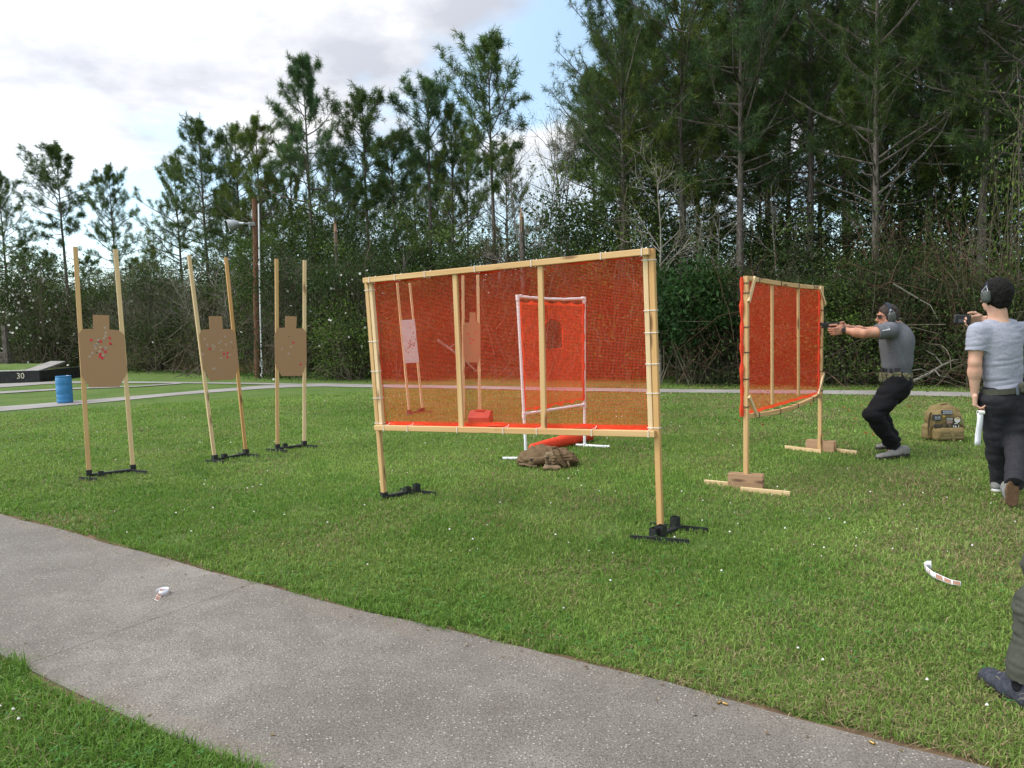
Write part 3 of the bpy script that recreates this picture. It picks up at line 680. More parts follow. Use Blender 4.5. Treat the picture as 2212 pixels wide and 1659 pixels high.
fill = [(1360, 40, 26, 0), (1420, 60, 28, 5), (1540, -20, 27, 3), (1660, -60, 26, 2), (1700, 30, 29, 5), (1830, 20, 27, 4), (1940, 10, 29, 5), (1985, -20, 25, 2), (2075, -40, 26, 3), (2170, -60, 27, 0), (2270, -80, 24, 5),
        (1510, 80, 32, 1), (1600, 90, 33, 0), (1770, 110, 34, 3), (2140, 60, 32, 5), (2330, -60, 20, 1), (1340, 170, 32, 4), (1910, 150, 22, 5), (2050, 120, 21, 5), (2150, 180, 20, 1), (1830, 190, 24, 3), (1640, 200, 23.5, 5), (1480, 180, 24, 0)]
for px, tp, dp, k in fill:
    pine_at(px, tp, dp, k, 'dark pine in the dense stand behind the orange panel and the men', 'pines filling the right hand stand', ws=1.05)
fill = [(735, 330, 36, 5), (770, 360, 37, 3), (905, 330, 36, 0), (955, 350, 38, 5), (1100, 310, 35, 3), (840, 380, 38, 0), (600, 380, 38, 5), (500, 400, 38, 0)]
for px, tp, dp, k in fill:
    pine_at(px, tp, dp, k, 'slender pine deep in the middle stand above the net screen', 'slender pines deep in the middle stand', ws=.85)
fill = [(60, 520, 52, 3), (110, 545, 55, 5), (200, 555, 55, 0), (300, 560, 52, 5), (340, 530, 46, 3), (-60, 420, 46, 0), (-140, 380, 47, 5)]
for px, tp, dp, k in fill:
    pine_at(px, tp, dp, k, 'distant low pine at the back left, level with the lone pines', 'distant pines at the back left', ws=1.2)

# ------------------------------------------------------------------ bare and half bare trees
LG = (.13, .17, .035)
BARES = [make_bare(201, 8, 3, .62), make_bare(202, 8, 3, .55, (.12, .15, .04), 900, .06), make_bare(203, 8, 3, .75, LG, 1300, .07), make_bare(204, 5, 3, .7, stems=3), make_bare(205, 5, 3, .8, (.10, .14, .03), 500, .06, stems=2)]
def bare_at(px, top, depth, k, label, group=None, ws=1.0, rz=None, tilt=0):
    b_ = A(px, 700, depth); tz = A(px, top, depth)[2]; s_ = tz / (8 if k < 3 else 5)
    o = tree('bare_tree', BARES[k], label, 'bare tree', (b_[0], depth, 0), s_, s_ * ws, rz, group); o.rotation_euler[1] = tilt; return o
bare_at(60, 560, 37, 0, 'pale grey bare tree at the far left above the black block wall', ws=1.3)
bare_at(1185, 215, 26, 1, 'wispy bare tree with few leaves left of the dense edge pine', ws=.75, rz=.5)
bare_at(1140, 235, 28, 0, 'thin grey bare tree above the middle of the net screen', ws=.6)
bare_at(1230, 180, 27, 1, 'wispy bare tree touching the dense edge pine', ws=.6, rz=2.5)
bare_at(1165, 255, 25.5, 1, 'thin pale bare tree with sparse leaves right of the spiky tall pine', ws=.7, rz=1.1)
bare_at(1205, 200, 25, 0, 'tall pale bare tree among the wispy ones by the edge pine', ws=.55, rz=4.0)
bare_at(1425, 330, 17.9, 2, 'pale forked tree with yellow green leaves above the screen corner', ws=.95, rz=3.6, tilt=-.10)
bare_at(1490, 400, 18.5, 1, 'second pale tree right of the forked one by the screen corner', ws=.7)
bare_at(860, 500, 24.5, 0, 'leaning pale bare tree behind the blossoming shrubs', ws=1.0, tilt=-.25)
bare_at(1060, 480, 23, 0, 'pair of pale stems rising behind the net screen top rail', ws=.6)
bare_at(960, 330, 30, 1, 'slim bare tree beside the small dark topped pine', ws=.5)
for px, tp, dp, k in [(330, 545, 31, 4), (390, 560, 29.5, 3), (455, 545, 28.5, 4), (500, 570, 27.5, 3), (285, 570, 33, 3), (620, 540, 25, 4), (235, 590, 35, 4), (650, 560, 24.5, 3)]:
    bare_at(px, tp, dp, k, 'low bare branching tree in the brush behind the cardboard targets', 'low bare trees in the left brush', ws=1.25)
for px, tp, dp, k in [(1560, 440, 18.6, 1), (1680, 360, 19.5, 0), (2075, 470, 16.6, 0)]:
    bare_at(px, tp, dp, k, 'thin crooked bare tree under the dark pines on the right', 'thin bare trees under the right hand pines', ws=.8)

# broad leaved evergreens that fill the middle height of the wood
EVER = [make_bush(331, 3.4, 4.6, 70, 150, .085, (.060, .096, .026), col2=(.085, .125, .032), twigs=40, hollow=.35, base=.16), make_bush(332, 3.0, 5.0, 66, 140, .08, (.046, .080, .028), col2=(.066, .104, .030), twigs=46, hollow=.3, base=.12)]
def ever_at(px, top, depth, k, label, group=None, ws=1.0):
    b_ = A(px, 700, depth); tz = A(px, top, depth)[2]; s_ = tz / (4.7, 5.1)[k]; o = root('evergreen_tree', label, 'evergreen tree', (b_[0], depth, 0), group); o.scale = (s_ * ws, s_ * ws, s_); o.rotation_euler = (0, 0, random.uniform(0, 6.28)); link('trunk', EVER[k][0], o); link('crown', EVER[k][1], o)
ever_at(835, 425, 26, 1, 'dark leafy evergreen tree between the tall middle pines', None, 1.0); ever_at(1215, 480, 24.5, 1, 'dark evergreen tree below the wispy bare trees, left of the dense edge pine', None, 1.1); ever_at(1340, 300, 22.5, 0, 'leafy olive green tree in front of the dense edge pine', None, .75)
for px, tp, dp, k in [(470, 520, 30, 1), (560, 480, 28.5, 0), (640, 450, 28, 1), (720, 490, 27, 0), (780, 470, 28, 1), (890, 500, 26, 0), (960, 480, 27.5, 1), (1040, 500, 26, 0), (1110, 500, 27, 1), (540, 480, 33, 1), (690, 420, 32, 0), (930, 430, 32, 1)]:
    ever_at(px, tp, dp, k, 'mid green evergreen tree filling in below the tall middle pines', 'evergreens below the middle pines', 1.0)
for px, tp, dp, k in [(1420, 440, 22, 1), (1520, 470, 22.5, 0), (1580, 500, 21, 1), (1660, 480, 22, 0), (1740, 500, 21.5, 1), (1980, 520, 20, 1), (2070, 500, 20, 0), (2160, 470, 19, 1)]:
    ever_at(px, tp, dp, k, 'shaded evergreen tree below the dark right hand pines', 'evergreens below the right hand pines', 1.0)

# dead snags
def snag(px, base_y, top, depth, label, wpx, lean=0):
    b_ = A(px, 700, depth); z1 = A(px, top, depth)[2]; o = root('dead_tree', label, 'dead tree', (b_[0], depth, 0)); r_ = wpx / FPX * depth / 2
    mb = MB(); pts = [np.array((b_[0] + lean * q, depth, z1 * q)) for q in np.linspace(0, 1, 6)]; mb.tube(pts, [r_ * 1.3, r_ * 1.15, r_ * 1.1, r_, r_ * .95, r_ * .9], 9, cap=False); mb.build('trunk', BARK, o, smooth=True)
    mb = MB(); tp = pts[-1]
    for j in range(7):
        a = j * .9; q = tp + np.array((math.cos(a), math.sin(a), 0)) * r_ * .55; mb.tube([q - np.array((0, 0, .35)), q + np.array((0, 0, .05)), q + np.array((random.uniform(-.03, .03), 0, random.uniform(.12, .4)))], [r_ * .42, r_ * .36, .006], 5)
    mb.build('broken_top', BROKEN, o)
snag(734, 600, 500, 23.5, 'broken dead trunk with pinkish snapped top by the blossoms', 8)
snag(1133, 600, 475, 22.5, 'broken dead trunk above the middle stile of the net screen', 12)

# ------------------------------------------------------------------ shrubs along the forest edge
G1 = (.052, .080, .024); G2 = (.072, .108, .027); G3 = (.095, .150, .030); G4 = (.038, .062, .022); G5 = (.110, .150, .030)
BUSH = [make_bush(301, 2.6, 2.4, 34, 170, .075, G1, col2=G2, twigs=46),
        make_bush(302, 3.0, 3.2, 40, 150, .07, G4, col2=G1, twigs=60),
        make_bush(303, 2.4, 2.2, 30, 170, .065, G2, col2=G3, twigs=36),
        make_bush(304, 2.8, 2.8, 24, 110, .07, G1, col2=(.075, .065, .03), twigs=110),
        make_bush(305, 2.2, 3.6, 36, 150, .085, G4, col2=G2, twigs=40),
        make_bush(306, 2.6, 2.0, 26, 120, .055, G3, col2=G5, twigs=40)]
BIGLEAF = make_bush(320, 2.5, 2.3, 52, 150, .13, (.030, .070, .022), col2=(.042, .090, .026), twigs=30, cl=.24, flat=.7, aspect=.42, up=.35, base=.22)
TANGLE = [make_tangle(401, 2.6, 2.6, 62, TWIG, G2, 900), make_tangle(402, 2.8, 3.0, 46, VINE, G1, 1900), make_tangle(403, 2.4, 2.2, 55, TWIG, G1, 700), make_tangle(404, 3.0, 3.4, 50, TWIG, G2, 1100)]
def bush_at(x, y, proto, label, s=1.0, sz=None, group=None, rz=None, name='bush'):
    o = root(name, label, 'bush', (x, y, 0), group); o.scale = (s, s, sz or s); o.rotation_euler = (0, 0, random.uniform(0, 6.28) if rz is None else rz)
    link('stems', proto[0], o); link('foliage', proto[1], o); return o
def px_xy(px, depth): return A(px, 700, depth)[0], depth
def blossoms(o, proto, n, s):
    global rng; cs = proto[2]; V = []; F = []; oo = np.array(o.location)
    for i in range(n):
        c = cs[int(rng.integers(0, len(cs)))] + rng.normal(0, .28, 3); k = len(V); q = unit(rng.normal(size=3) + np.array((0, -.8, .6))); a_, b_ = frame_of(q)
        for j in range(5):
            t0 = j * 1.2566; k = len(V)
            V += [c, c + (a_ * math.cos(t0 - .5) + b_ * math.sin(t0 - .5)) * s * .8 + q * s * .2, c + (a_ * math.cos(t0) + b_ * math.sin(t0)) * s + q * s * .25, c + (a_ * math.cos(t0 + .5) + b_ * math.sin(t0 + .5)) * s * .8 + q * s * .2]; F.append((k, k + 1, k + 2, k + 3))
    me = np_mesh('blossoms', np.array(V), [np.array(F)], WHITE_PETAL); link('blossoms', me, o)
WHITE_PETAL = M('white_petal', (.78, .77, .72), None, rough=.7)
x, y = px_xy(1482, 17.2); o = bush_at(x, y, BIGLEAF, 'broad leaved evergreen bush between the net screen and the orange panel', .98, 1.22, rz=.3)
x, y = px_xy(748, 21.6); o = bush_at(x, y, BUSH[2], 'bright green rounded bush with white blossoms left of the net screen', 1.0, .98); blossoms(o, BUSH[2], 16, .034)
for px, dp, k, s_, nb, lab in [(85, 36, 1, 1.7, 150, 'dark shrub covered in white blossoms at the far left'), (30, 37, 0, 1.6, 70, 'white blossoming shrub cut by the left edge of the photo'), (600, 24.2, 1, 1.25, 26, 'dark tall shrub with scattered white blossoms behind the light pole'),
                              (715, 23.4, 4, 1.05, 34, 'tall shrub with white blossoms above the bright green bush'), (780, 22.8, 1, 1.2, 36, 'blossoming shrub at the upper left corner of the net screen'), (1000, 23.5, 4, 1.15, 30, 'blossoming shrub above the net screen top rail'), (340, 30, 1, 1.3, 26, 'sparsely blossoming shrub behind the left target stand')]:
    x, y = px_xy(px, dp); o = bush_at(x, y, BUSH[k], lab, s_, s_ * 1.1); blossoms(o, BUSH[k], int(nb * (1.3 if nb > 50 else .8)), .034)
for px, dp, k, s_, sz, lab in [(1345, 19.2, 5, 1.2, 2.0, 'yellow green leafy bush above the right corner of the net screen'), (1830, 15.9, 2, .95, .85, 'low mid green bush between the orange panel and the crouching man'), (1760, 16.4, 0, 1.0, .9, 'dark low bush behind the orange panel'), (2190, 15.2, 5, .9, 2.6, 'sunlit bush high at the right edge above the walking man'),
                              (885, 21.2, 0, 1.1, 1.2, 'shrub behind the paper target seen through the net'), (1210, 19.6, 1, 1.1, 1.1, 'shrub behind the plastic pipe frame seen through the net'), (1250, 22, 4, 1.3, 1.7, 'tall evergreen shrub above the right half of the net screen')]:
    x, y = px_xy(px, dp); bush_at(x, y, BUSH[k], lab, s_, sz)
for px, dp in ((1560, 16.6), (1640, 16.3), (1700, 15.9), (1790, 15.6), (1880, 15.3), (1950, 15.0), (2010, 14.9), (2075, 14.7), (2140, 14.4), (2210, 14.2)):
    x, y = px_xy(px, dp + .9); bush_at(x, y, BUSH[random.choice([1, 1, 4, 0])], 'low dark leafy bush at the shaded forest edge behind the men', random.uniform(.75, 1.0), random.uniform(.6, .95), group='low bushes at the shaded edge')
x = -33.0; i = 0
while x < 15:
    e = edgeY(x); far = e > 27; s_ = random.uniform(.85, 1.2) * (1.35 if far else 1)
    k = random.choice([0, 1, 3, 4, 3, 0] if x < -1 else [1, 1, 3, 4, 3, 0])
    grp = ('left' if x < -9 else 'middle' if x < 2 else 'right')
    bush_at(x + random.uniform(-.4, .4), e + .9 + random.uniform(-.3, .5), BUSH[k], {'left': 'scrubby bush in the brush line behind the cardboard targets', 'middle': 'dark scrubby bush in the brush line behind the net screen', 'right': 'shaded scrubby bush under the pines behind the men'}[grp], s_, s_ * random.uniform(.7, 1.0), group=grp + ' brush line bushes')
    k = random.choice([1, 4, 1, 3])
    bush_at(x + .7, e + 3.6 + random.uniform(-.5, .8), BUSH[k], {'left': 'tall scrub bush in the back row behind the cardboard targets', 'middle': 'tall scrub bush in the back row behind the net screen', 'right': 'tall scrub bush in the back row behind the men'}[grp], s_ * 1.25, s_ * random.uniform(1.25, 1.6) * (.72 if x < -9 else 1), group='back row bushes ' + grp)
    x += 1.05 * (1.5 if far else 1)
def tangle_at(x, y, k, label, s, sz, group=None):
    o = link('bramble_tangle', TANGLE[k]); o.location = (x, y, 0); o.scale = (s, s, sz); o.rotation_euler = (0, 0, random.uniform(0, 6.28)); tag(o, label, 'brambles', group)
for px, dp, k, s_, sz in [(300, 31, 0, 1.4, 1.3), (370, 29, 3, 1.3, 1.25), (440, 27.2, 2, 1.3, 1.4), (500, 26, 0, 1.2, 1.3), (640, 23.6, 3, 1.1, 1.2), (690, 22.8, 2, 1.1, 1.1), (180, 34, 3, 1.6, 1.5), (230, 33, 2, 1.5, 1.4)]:
    x, y = px_xy(px, dp); tangle_at(x, y, k, 'grey bramble tangle in front of the left brush line', s_, sz, 'brambles left of the net screen')
for px, dp, k, s_, sz in [(820, 21.6, 2, 1.1, 1.0), (950, 20.9, 0, 1.1, 1.0), (1080, 20.2, 3, 1.1, 1.0), (1190, 19.3, 0, 1.1, .95), (1320, 18.4, 3, 1.1, 1.1)]:
    x, y = px_xy(px, dp); tangle_at(x, y + .9, k, 'bare bramble tangle seen through the big net screen', s_, sz, 'brambles behind the net screen')
for px, dp, k, s_, sz in [(1960, 16.0, 1, 1.1, 1.3), (2010, 16.4, 1, 1.2, 1.8), (2080, 15.6, 3, 1.0, 1.1), (2120, 15.4, 1, 1.1, 1.5), (1930, 16.8, 1, 1.1, 1.6), (2040, 15.2, 2, 1.1, .8), (1560, 17.2, 1, 1.0, 1.0), (1700, 16.8, 1, 1.1, 1.3), (2180, 14.6, 3, 1.1, 1.0)]:
    x, y = px_xy(px, dp); tangle_at(x, y, k, 'brown vine tangle under the dark pines on the right', s_, sz, 'vine tangles behind the men')

# deep undergrowth that closes the view between the trunks
rng = np.random.default_rng(900); lv = Leaves(); P = []; nC = 2600
cx = rng.uniform(-62, 34, nC); ce = np.interp(cx, _ex, _ey); cd = rng.uniform(5.0, 26, nC); cy = ce + cd
for i in range(nC):
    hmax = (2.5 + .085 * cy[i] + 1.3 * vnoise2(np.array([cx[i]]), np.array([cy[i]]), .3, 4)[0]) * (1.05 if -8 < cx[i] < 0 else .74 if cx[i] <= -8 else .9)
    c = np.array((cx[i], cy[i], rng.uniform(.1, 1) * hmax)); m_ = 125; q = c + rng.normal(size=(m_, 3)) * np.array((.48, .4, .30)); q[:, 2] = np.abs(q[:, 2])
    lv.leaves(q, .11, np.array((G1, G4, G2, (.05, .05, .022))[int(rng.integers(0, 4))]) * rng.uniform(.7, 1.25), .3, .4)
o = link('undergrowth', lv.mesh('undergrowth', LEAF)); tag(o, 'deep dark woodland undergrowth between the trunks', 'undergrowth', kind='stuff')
# a far wood behind, over the whole width
lv = Leaves(); nC = 2600; cx = rng.uniform(-110, 60, nC); cy = np.interp(cx, _ex, _ey) + rng.uniform(26, 44, nC)
for i in range(nC):
    c = np.array((cx[i], cy[i], rng.uniform(0, 1) ** .8 * ((4.9 if cx[i] > -12 else 4.2) + 1.3 * math.sin(cx[i] * .31) + 1.0 * math.sin(cx[i] * .9 + 2)))); q = c + rng.normal(size=(60, 3)) * np.array((.8, .8, .5)); q[:, 2] = np.abs(q[:, 2])
    lv.leaves(q, .25, np.array((.045, .068, .03)) * rng.uniform(.7, 1.25), .3, .4)
o = link('distant_woods', lv.mesh('distant_woods', LEAF)); tag(o, 'far woodland closing the view behind the trees', 'woods', kind='stuff')

# tan dry grass and dead stems along the edge
rng = np.random.default_rng(77); nG = 42000; x = rng.uniform(-34, 15, nG); e = np.interp(x, _ex, _ey); y = e + np.abs(rng.normal(0, .8, nG)) - .15
den = fbm2(x, y, .45, 8); kp = rng.uniform(size=nG) < np.clip((den - .32) * 3.4, .08, 1); x, y = x[kp], y[kp]; n = len(x)
rgb = np.array([.34, .255, .15]) * rng.uniform(.55, 1.25, n)[:, None]; rgb = np.where((rng.uniform(size=n) < .22)[:, None], np.array([.09, .12, .03]), rgb)
V, Q, T, tint = blades(np.stack([x, y], 1), rng.uniform(.2, .75, n) * (.6 + den[kp]), np.full(n, .016), np.clip(rng.normal(.5, .3, n), .05, 1.1), rgb)
o = link('dry_grass', np_mesh('dry_grass', V, [Q, T], DRY, tint=tint)); tag(o, 'tall tan dead grass along the forest edge', 'dry grass', kind='stuff')
# green verge between the far path and the trees
nG = 24000; x = rng.uniform(-30, 14, nG); e = np.interp(x, _ex, _ey); y = e - np.abs(rng.normal(0, .5, nG)) * 1.1 + .1; n = nG
V, Q, T, tint = blades(np.stack([x, y], 1), rng.uniform(.05, .14, n), np.full(n, .018), np.clip(rng.normal(.5, .3, n), .05, 1.1), np.array([.085, .16, .03]) * rng.uniform(.6, 1.3, n)[:, None])
o = link('verge_grass', np_mesh('verge_grass', V, [Q, T], BLADE, tint=tint)); tag(o, 'green grass verge beyond the far path', 'grass', kind='stuff')
# ------------------------------------------------------------------ target stands
rng = np.random.default_rng(5)
def sq_tube(mb, c, dir_, side, w_, h, t=.004):
    """open square socket standing on c"""
    u = unit(dir_); s_ = unit(side); z = np.array((0, 0, 1.0)); o_ = w_ / 2; i_ = o_ - t; V = []
    for zz_ in (0, h):
        for q in (o_, i_):
            for a, b_ in ((-1, -1), (1, -1), (1, 1), (-1, 1)): V.append(np.asarray(c) + u * a * q + s_ * b_ * q + z * zz_)
    F = []
    for i in range(4):
        j = (i + 1) % 4; F += [(i, j, 8 + j, 8 + i), (4 + j, 4 + i, 12 + i, 12 + j), (8 + i, 8 + j, 12 + j, 12 + i)]
    mb.add(V, F)
def steel_base(root_, B0, B1, feet, extra, h=.10):
    """bar from B0 to B1, cross feet [(centre, a, b)], sockets"""
    d = unit(np.array(B1) - np.array(B0)); s_ = np.array((-d[1], d[0], 0))
    fr = MB(); fr.beam(np.array(B0) + (0, 0, .026), np.array(B1) + (0, 0, .026), .038, .03, ch=.002)
    for a, b_ in feet: fr.beam(np.array(a) + (0, 0, .020), np.array(b_) + (0, 0, .020), .006, .036, ch=.001); fr.beam(np.array(a) + (0, 0, .008), np.array(b_) + (0, 0, .008), .032, .005, ch=.001)
    fr.build('base_frame', BLACK, root_)
    for c, hh_ in extra:
        sk = MB(); sq_tube(sk, np.array(c) + (0, 0, .026), d, s_, .052, hh_); sk.build('socket', BLACK, root_)
def sticker(mb, c, n, s_, m=0):
    a, b_ = frame_of(n); t0 = random.uniform(-.5, .5) + math.pi / 4; q = [c + n * .0016 + (a * math.cos(t0 + k * math.pi / 2) + b_ * math.sin(t0 + k * math.pi / 2)) * s_ * .707 for k in range(4)]
    mb.slab(q, n, .0012, m)
def target_stand(label, p0, p1, t0, t1, extra_px, feet_px, outline, red, tan, group, wood_=(None, None), paper=False, dark=(), base=True, postw=.043):
    B0, B1 = G(*p0), G(*p1); T0 = A(*t0, B0[1] + .02); T1 = A(*t1, B1[1] + .02)
    d_ = unit(B1 - B0); up_ = unit((T0 + T1) / 2 - (B0 + B1) / 2); pn_ = np.cross(d_, up_); T0, T1 = OP(*t0, B0, pn_), OP(*t1, B0, pn_)
    o = root('target_stand', label, 'target stand', (B0 + B1) / 2, group)
    d = unit(B1 - B0); n = unit(np.cross(d, (0, 0, 1))); n = n if n @ (CAM - B0) > 0 else -n
    if base: steel_base(o, B0, B1, [(G(*a), G(*b_)) for a, b_ in feet_px], [(B0, .06), (B1, .06)] + [(G(*e), .05) for e in extra_px])
    for B, T, m_ in ((B0, T0, wood_[0]), (B1, T1, wood_[1])):
        mb = MB(); mb.beam(B + (0, 0, .035), T, postw, .019, n, .002); mb.build('post', m_ or WOOD2, o)
    up = unit((T0 + T1) / 2 - (B0 + B1) / 2); nn = unit(np.cross(d, up)); nn = nn if nn @ (CAM - B0) > 0 else -nn
    P0 = (B0 + B1) / 2 + nn * .0165
    pts = [OP(*q, P0, nn) for q in outline]; mb = MB(); mb.slab(pts, nn, .005); tg_ = mb.build('target', PAPER if paper else CARD, o)
    if red:
        for q in red: mb = MB(); sticker(mb, OP(*q, P0, nn), nn, .024); mb.build('red_sticker' if not paper else 'brown_sticker', STRED if not paper else STBRN, tg_)
    if tan:
        for q in tan: mb = MB(); sticker(mb, OP(*q, P0, nn), nn, .024); mb.build('tan_sticker', STTAN, tg_)
    for q in dark: c = OP(*q, P0, nn); mb = MB(); mb.tube([c + nn * .0018, c + nn * .0030], .006, 8); mb.build('bullet_hole', DARKHOLE, tg_)
    return o, P0, nn
def Z2(x, y): return (x / 2.2114 / 1.736, (1100 + y / 2.212) / 1.736)       # survey sheet of the left stand
def Z3(x, y): return ((640 + x / 1.8433) / 1.736, (880 + y / 1.8433) / 1.736)
def Z4(x, y): return ((1300 + x / 1.3825) / 1.736, (900 + y / 1.3825) / 1.736)
SG = 'target stands with cardboard silhouettes'
target_stand('leftmost target stand, its cardboard dotted with many red and tan stickers', (193, 1032), (288, 1020), (162.5, 533), (249.5, 538.5), [Z2(840, 1535)], [(Z2(655, 1550), Z2(810, 1560)), (Z2(1050, 1485), Z2(1222, 1500))],
    [Z2(*q) for q in ((770, 178), (905, 182), (908, 300), (985, 305), (1030, 345), (1051, 655), (992, 776), (742, 780), (672, 668), (650, 335), (688, 296), (774, 294))],
    [Z2(*q) for q in ((756, 388), (834, 400), (910, 370), (915, 416), (855, 465), (875, 486), (832, 505), (829, 524), (848, 538))],
    [Z2(*q) for q in ((870, 285), (879, 327), (873, 355), (863, 373), (814, 388), (806, 420), (788, 433), (792, 458), (833, 448), (875, 452), (866, 465), (827, 483), (852, 512), (768, 495), (744, 524), (797, 428))], SG, (WOOD, WOOD2), dark=[Z2(*q) for q in ((816, 404), (924, 424), (803, 493))])
target_stand('middle target stand leaning left, four red stickers on its cardboard', Z3(306, 1572), Z3(521, 1530), Z3(126, 142), Z3(382, 157), [Z3(373, 1560)], [(Z3(240, 1576), Z3(370, 1583)), (Z3(468, 1527), Z3(612, 1540))],
    [Z3(*q) for q in ((266, 563), (355, 563), (360, 652), (420, 652), (449, 682), (472, 905), (440, 1000), (275, 1012), (226, 925), (199, 690), (218, 657), (271, 653))],
    [Z3(*q) for q in ((271, 790), (368, 823), (394, 818), (391, 846))], [Z3(*q) for q in ((235, 720), (376, 705), (347, 737), (333, 750), (381, 757), (418, 744), (289, 766), (304, 774), (295, 792), (349, 797), (407, 830), (350, 853), (292, 926), (303, 926), (252, 760), (224, 828))], SG, (WOOD2, WOOD3), dark=[Z3(430, 780)])
target_stand('third target stand from the left, two red stickers on its cardboard', Z3(740, 1494), Z3(925, 1470), Z3(732, 167), Z3(926, 177), [Z3(792, 1485)], [(Z3(662, 1497), Z3(806, 1508)), (Z3(872, 1468), Z3(1014, 1476))],
    [Z3(*q) for q in ((793, 562), (872, 566), (868, 648), (914, 648), (938, 674), (940, 890), (905, 976), (766, 978), (722, 890), (719, 685), (740, 645), (791, 642))],
    [Z3(*q) for q in ((847, 746), (897, 896))], [Z3(*q) for q in ((770, 790), (830, 775), (815, 822))], SG, (WOOD, WOOD2), dark=[Z3(818, 706)])
mb_ = MB()
target_stand('target stand with a white card seen through the net screen', Z4(325, 905), Z4(394, 895), Z4(262, 222), Z4(327, 222), [Z4(378, 897)], [(Z4(308, 905), Z4(345, 909)), (Z4(370, 894), Z4(448, 898))],
    [Z4(*q) for q in ((281, 415), (352, 411), (376, 633), (302, 640))], [Z4(*q) for q in ((328, 520), (331, 540), (326, 548), (337, 545), (343, 538), (350, 545), (322, 535), (347, 548), (358, 517), (345, 480), (308, 572), (319, 583), (318, 560), (330, 530), (352, 535), (327, 555))], [], 'target stands behind the net screen', (WOOD2, WOOD2), paper=True, dark=[Z4(*q) for q in ((330, 455), (338, 500), (312, 528), (340, 560))])
o5, P5, n5 = target_stand('target stand with a tall cardboard silhouette seen through the net screen', Z4(607, 935), Z4(691, 930), Z4(603, 184), Z4(680, 180), [], [], [Z4(*q) for q in ((637, 375), (668, 375), (670, 425), (683, 426), (693, 440), (694, 600), (684, 634), (622, 636), (606, 600), (604, 440), (614, 428), (637, 426))],
    [Z4(*q) for q in ((627, 486), (668, 480), (640, 512), (642, 536), (655, 518))], [], 'target stands behind the net screen', (WOOD2, WOOD2), base=False)
# the folded orange plastic box that holds the last stand
REDBOX = M('dull_red_plastic', (.32, .035, .024), (.40, .05, .03), 12, .6)
bx = root('red_box', 'red sloping base box holding posts, seen through the lower net screen', 'base box', G(*Z4(685, 955)))
c = G(*Z4(685, 950)); dx_ = np.array((1, -.25, 0)); dx_ /= np.linalg.norm(dx_); dy_ = np.array((.25, 1, 0)) / 1.03; z_ = np.array((0, 0, 1.0)); W_, D_ = .17, .13
prof = [(-D_, 0), (D_, 0), (D_, .17), (.02, .19), (-D_, .09)]; V = []; 
for sx in (-W_, W_):
    for a, b_ in prof: V.append(c + dx_ * sx + dy_ * (a + .1) + z_ * b_)
mb = MB(); mb.add(V, [(4, 3, 2, 1, 0), (5, 6, 7, 8, 9)] + [(i, (i + 1) % 5, (i + 1) % 5 + 5, i + 5) for i in range(5)]); mb.build('box_shell', REDBOX, bx, bevel=.012)
mb = MB(); mb.beam(c + dx_ * -.07 + dy_ * .1 + z_ * .188, c + dx_ * .07 + dy_ * .1 + z_ * .188, .05, .03); mb.build('lid_ridge', REDBOX, bx, bevel=.006)

# ------------------------------------------------------------------ nets
def net_sheet(name, q, nu, nv, mat, parent, nrm_, sag=.01, scallop=0.0, hole=None, hem=.02, seed=1, off=0.0, hem_b=None):
    """q = corners lower-left, lower-right, upper-right, upper-left (3-D)"""
    ll, lr, ur, ul = [np.asarray(p, float) for p in q]; W_ = np.linalg.norm(lr - ll); H_ = np.linalg.norm(ul - ll); V = []; g = []; r_ = np.random.default_rng(seed); o0 = origin(parent)
    ph = r_.uniform(0, 6, 8)
    for j in range(nv + 1):
        for i in range(nu + 1):
            u, v_ = i / nu, j / nv; p = (ll * (1 - u) + lr * u) * (1 - v_) + (ul * (1 - u) + ur * u) * v_
            e = 4 * u * (1 - u) * v_ * (1 - v_) * 4
            wv = sag * (e * (math.sin(u * 7 + ph[0]) * .4 + math.sin(v_ * 9 + u * 4 + ph[1]) * .3) + .35 * math.sin(u * 38 + ph[2]) * (v_ < .12 or v_ > .9) + .3 * math.sin(v_ * 30 + ph[3]) * (u < .06 or u > .95))
            up_ = unit(ul - ll); sc = scallop * (abs(math.sin(u * 3.14159 * 5.0 + ph[4] * .05)) - .5) * (1 if j in (0, 1) else (-1 if j >= nv - 1 else 0))
            V.append(p + nrm_ * (wv + off) + up_ * sc - o0); hb = hem if hem_b is None else hem_b
            edge_ = (u * W_ < hem) or ((1 - u) * W_ < hem) or (v_ * H_ < hb) or ((1 - v_) * H_ < hem)
            g.append((u * W_, v_ * H_, 1.0 if edge_ else 0.0))
    F = []; 
    for j in range(nv):
        for i in range(nu):
            if hole is not None and hole((i + .5) / nu, (j + .5) / nv): continue
            F.append((j * (nu + 1) + i, j * (nu + 1) + i + 1, (j + 1) * (nu + 1) + i + 1, (j + 1) * (nu + 1) + i))
    return link(name, np_mesh(name, np.array(V), [np.array(F)], mat, smooth=True, g=np.array(g)), parent)
def tie(mb, c, axis, r1, r2, hint, w_=.0045, tail=True):
    """a cable tie: rectangular loop of size r1 x r2 round the point c, about axis"""
    a = unit(hint - axis * np.dot(axis, hint)); b_ = np.cross(axis, a); P = [c + a * r1 * x + b_ * r2 * y for x, y in ((-1, -1), (1, -1), (1, 1), (-1, 1))]
    for i in range(4): mb.beam(P[i], P[(i + 1) % 4], w_ * .55, w_, axis, .001)
    if tail: mb.beam(P[0], P[0] - a * .02 - b_ * .012, .004, .004, axis, .001)

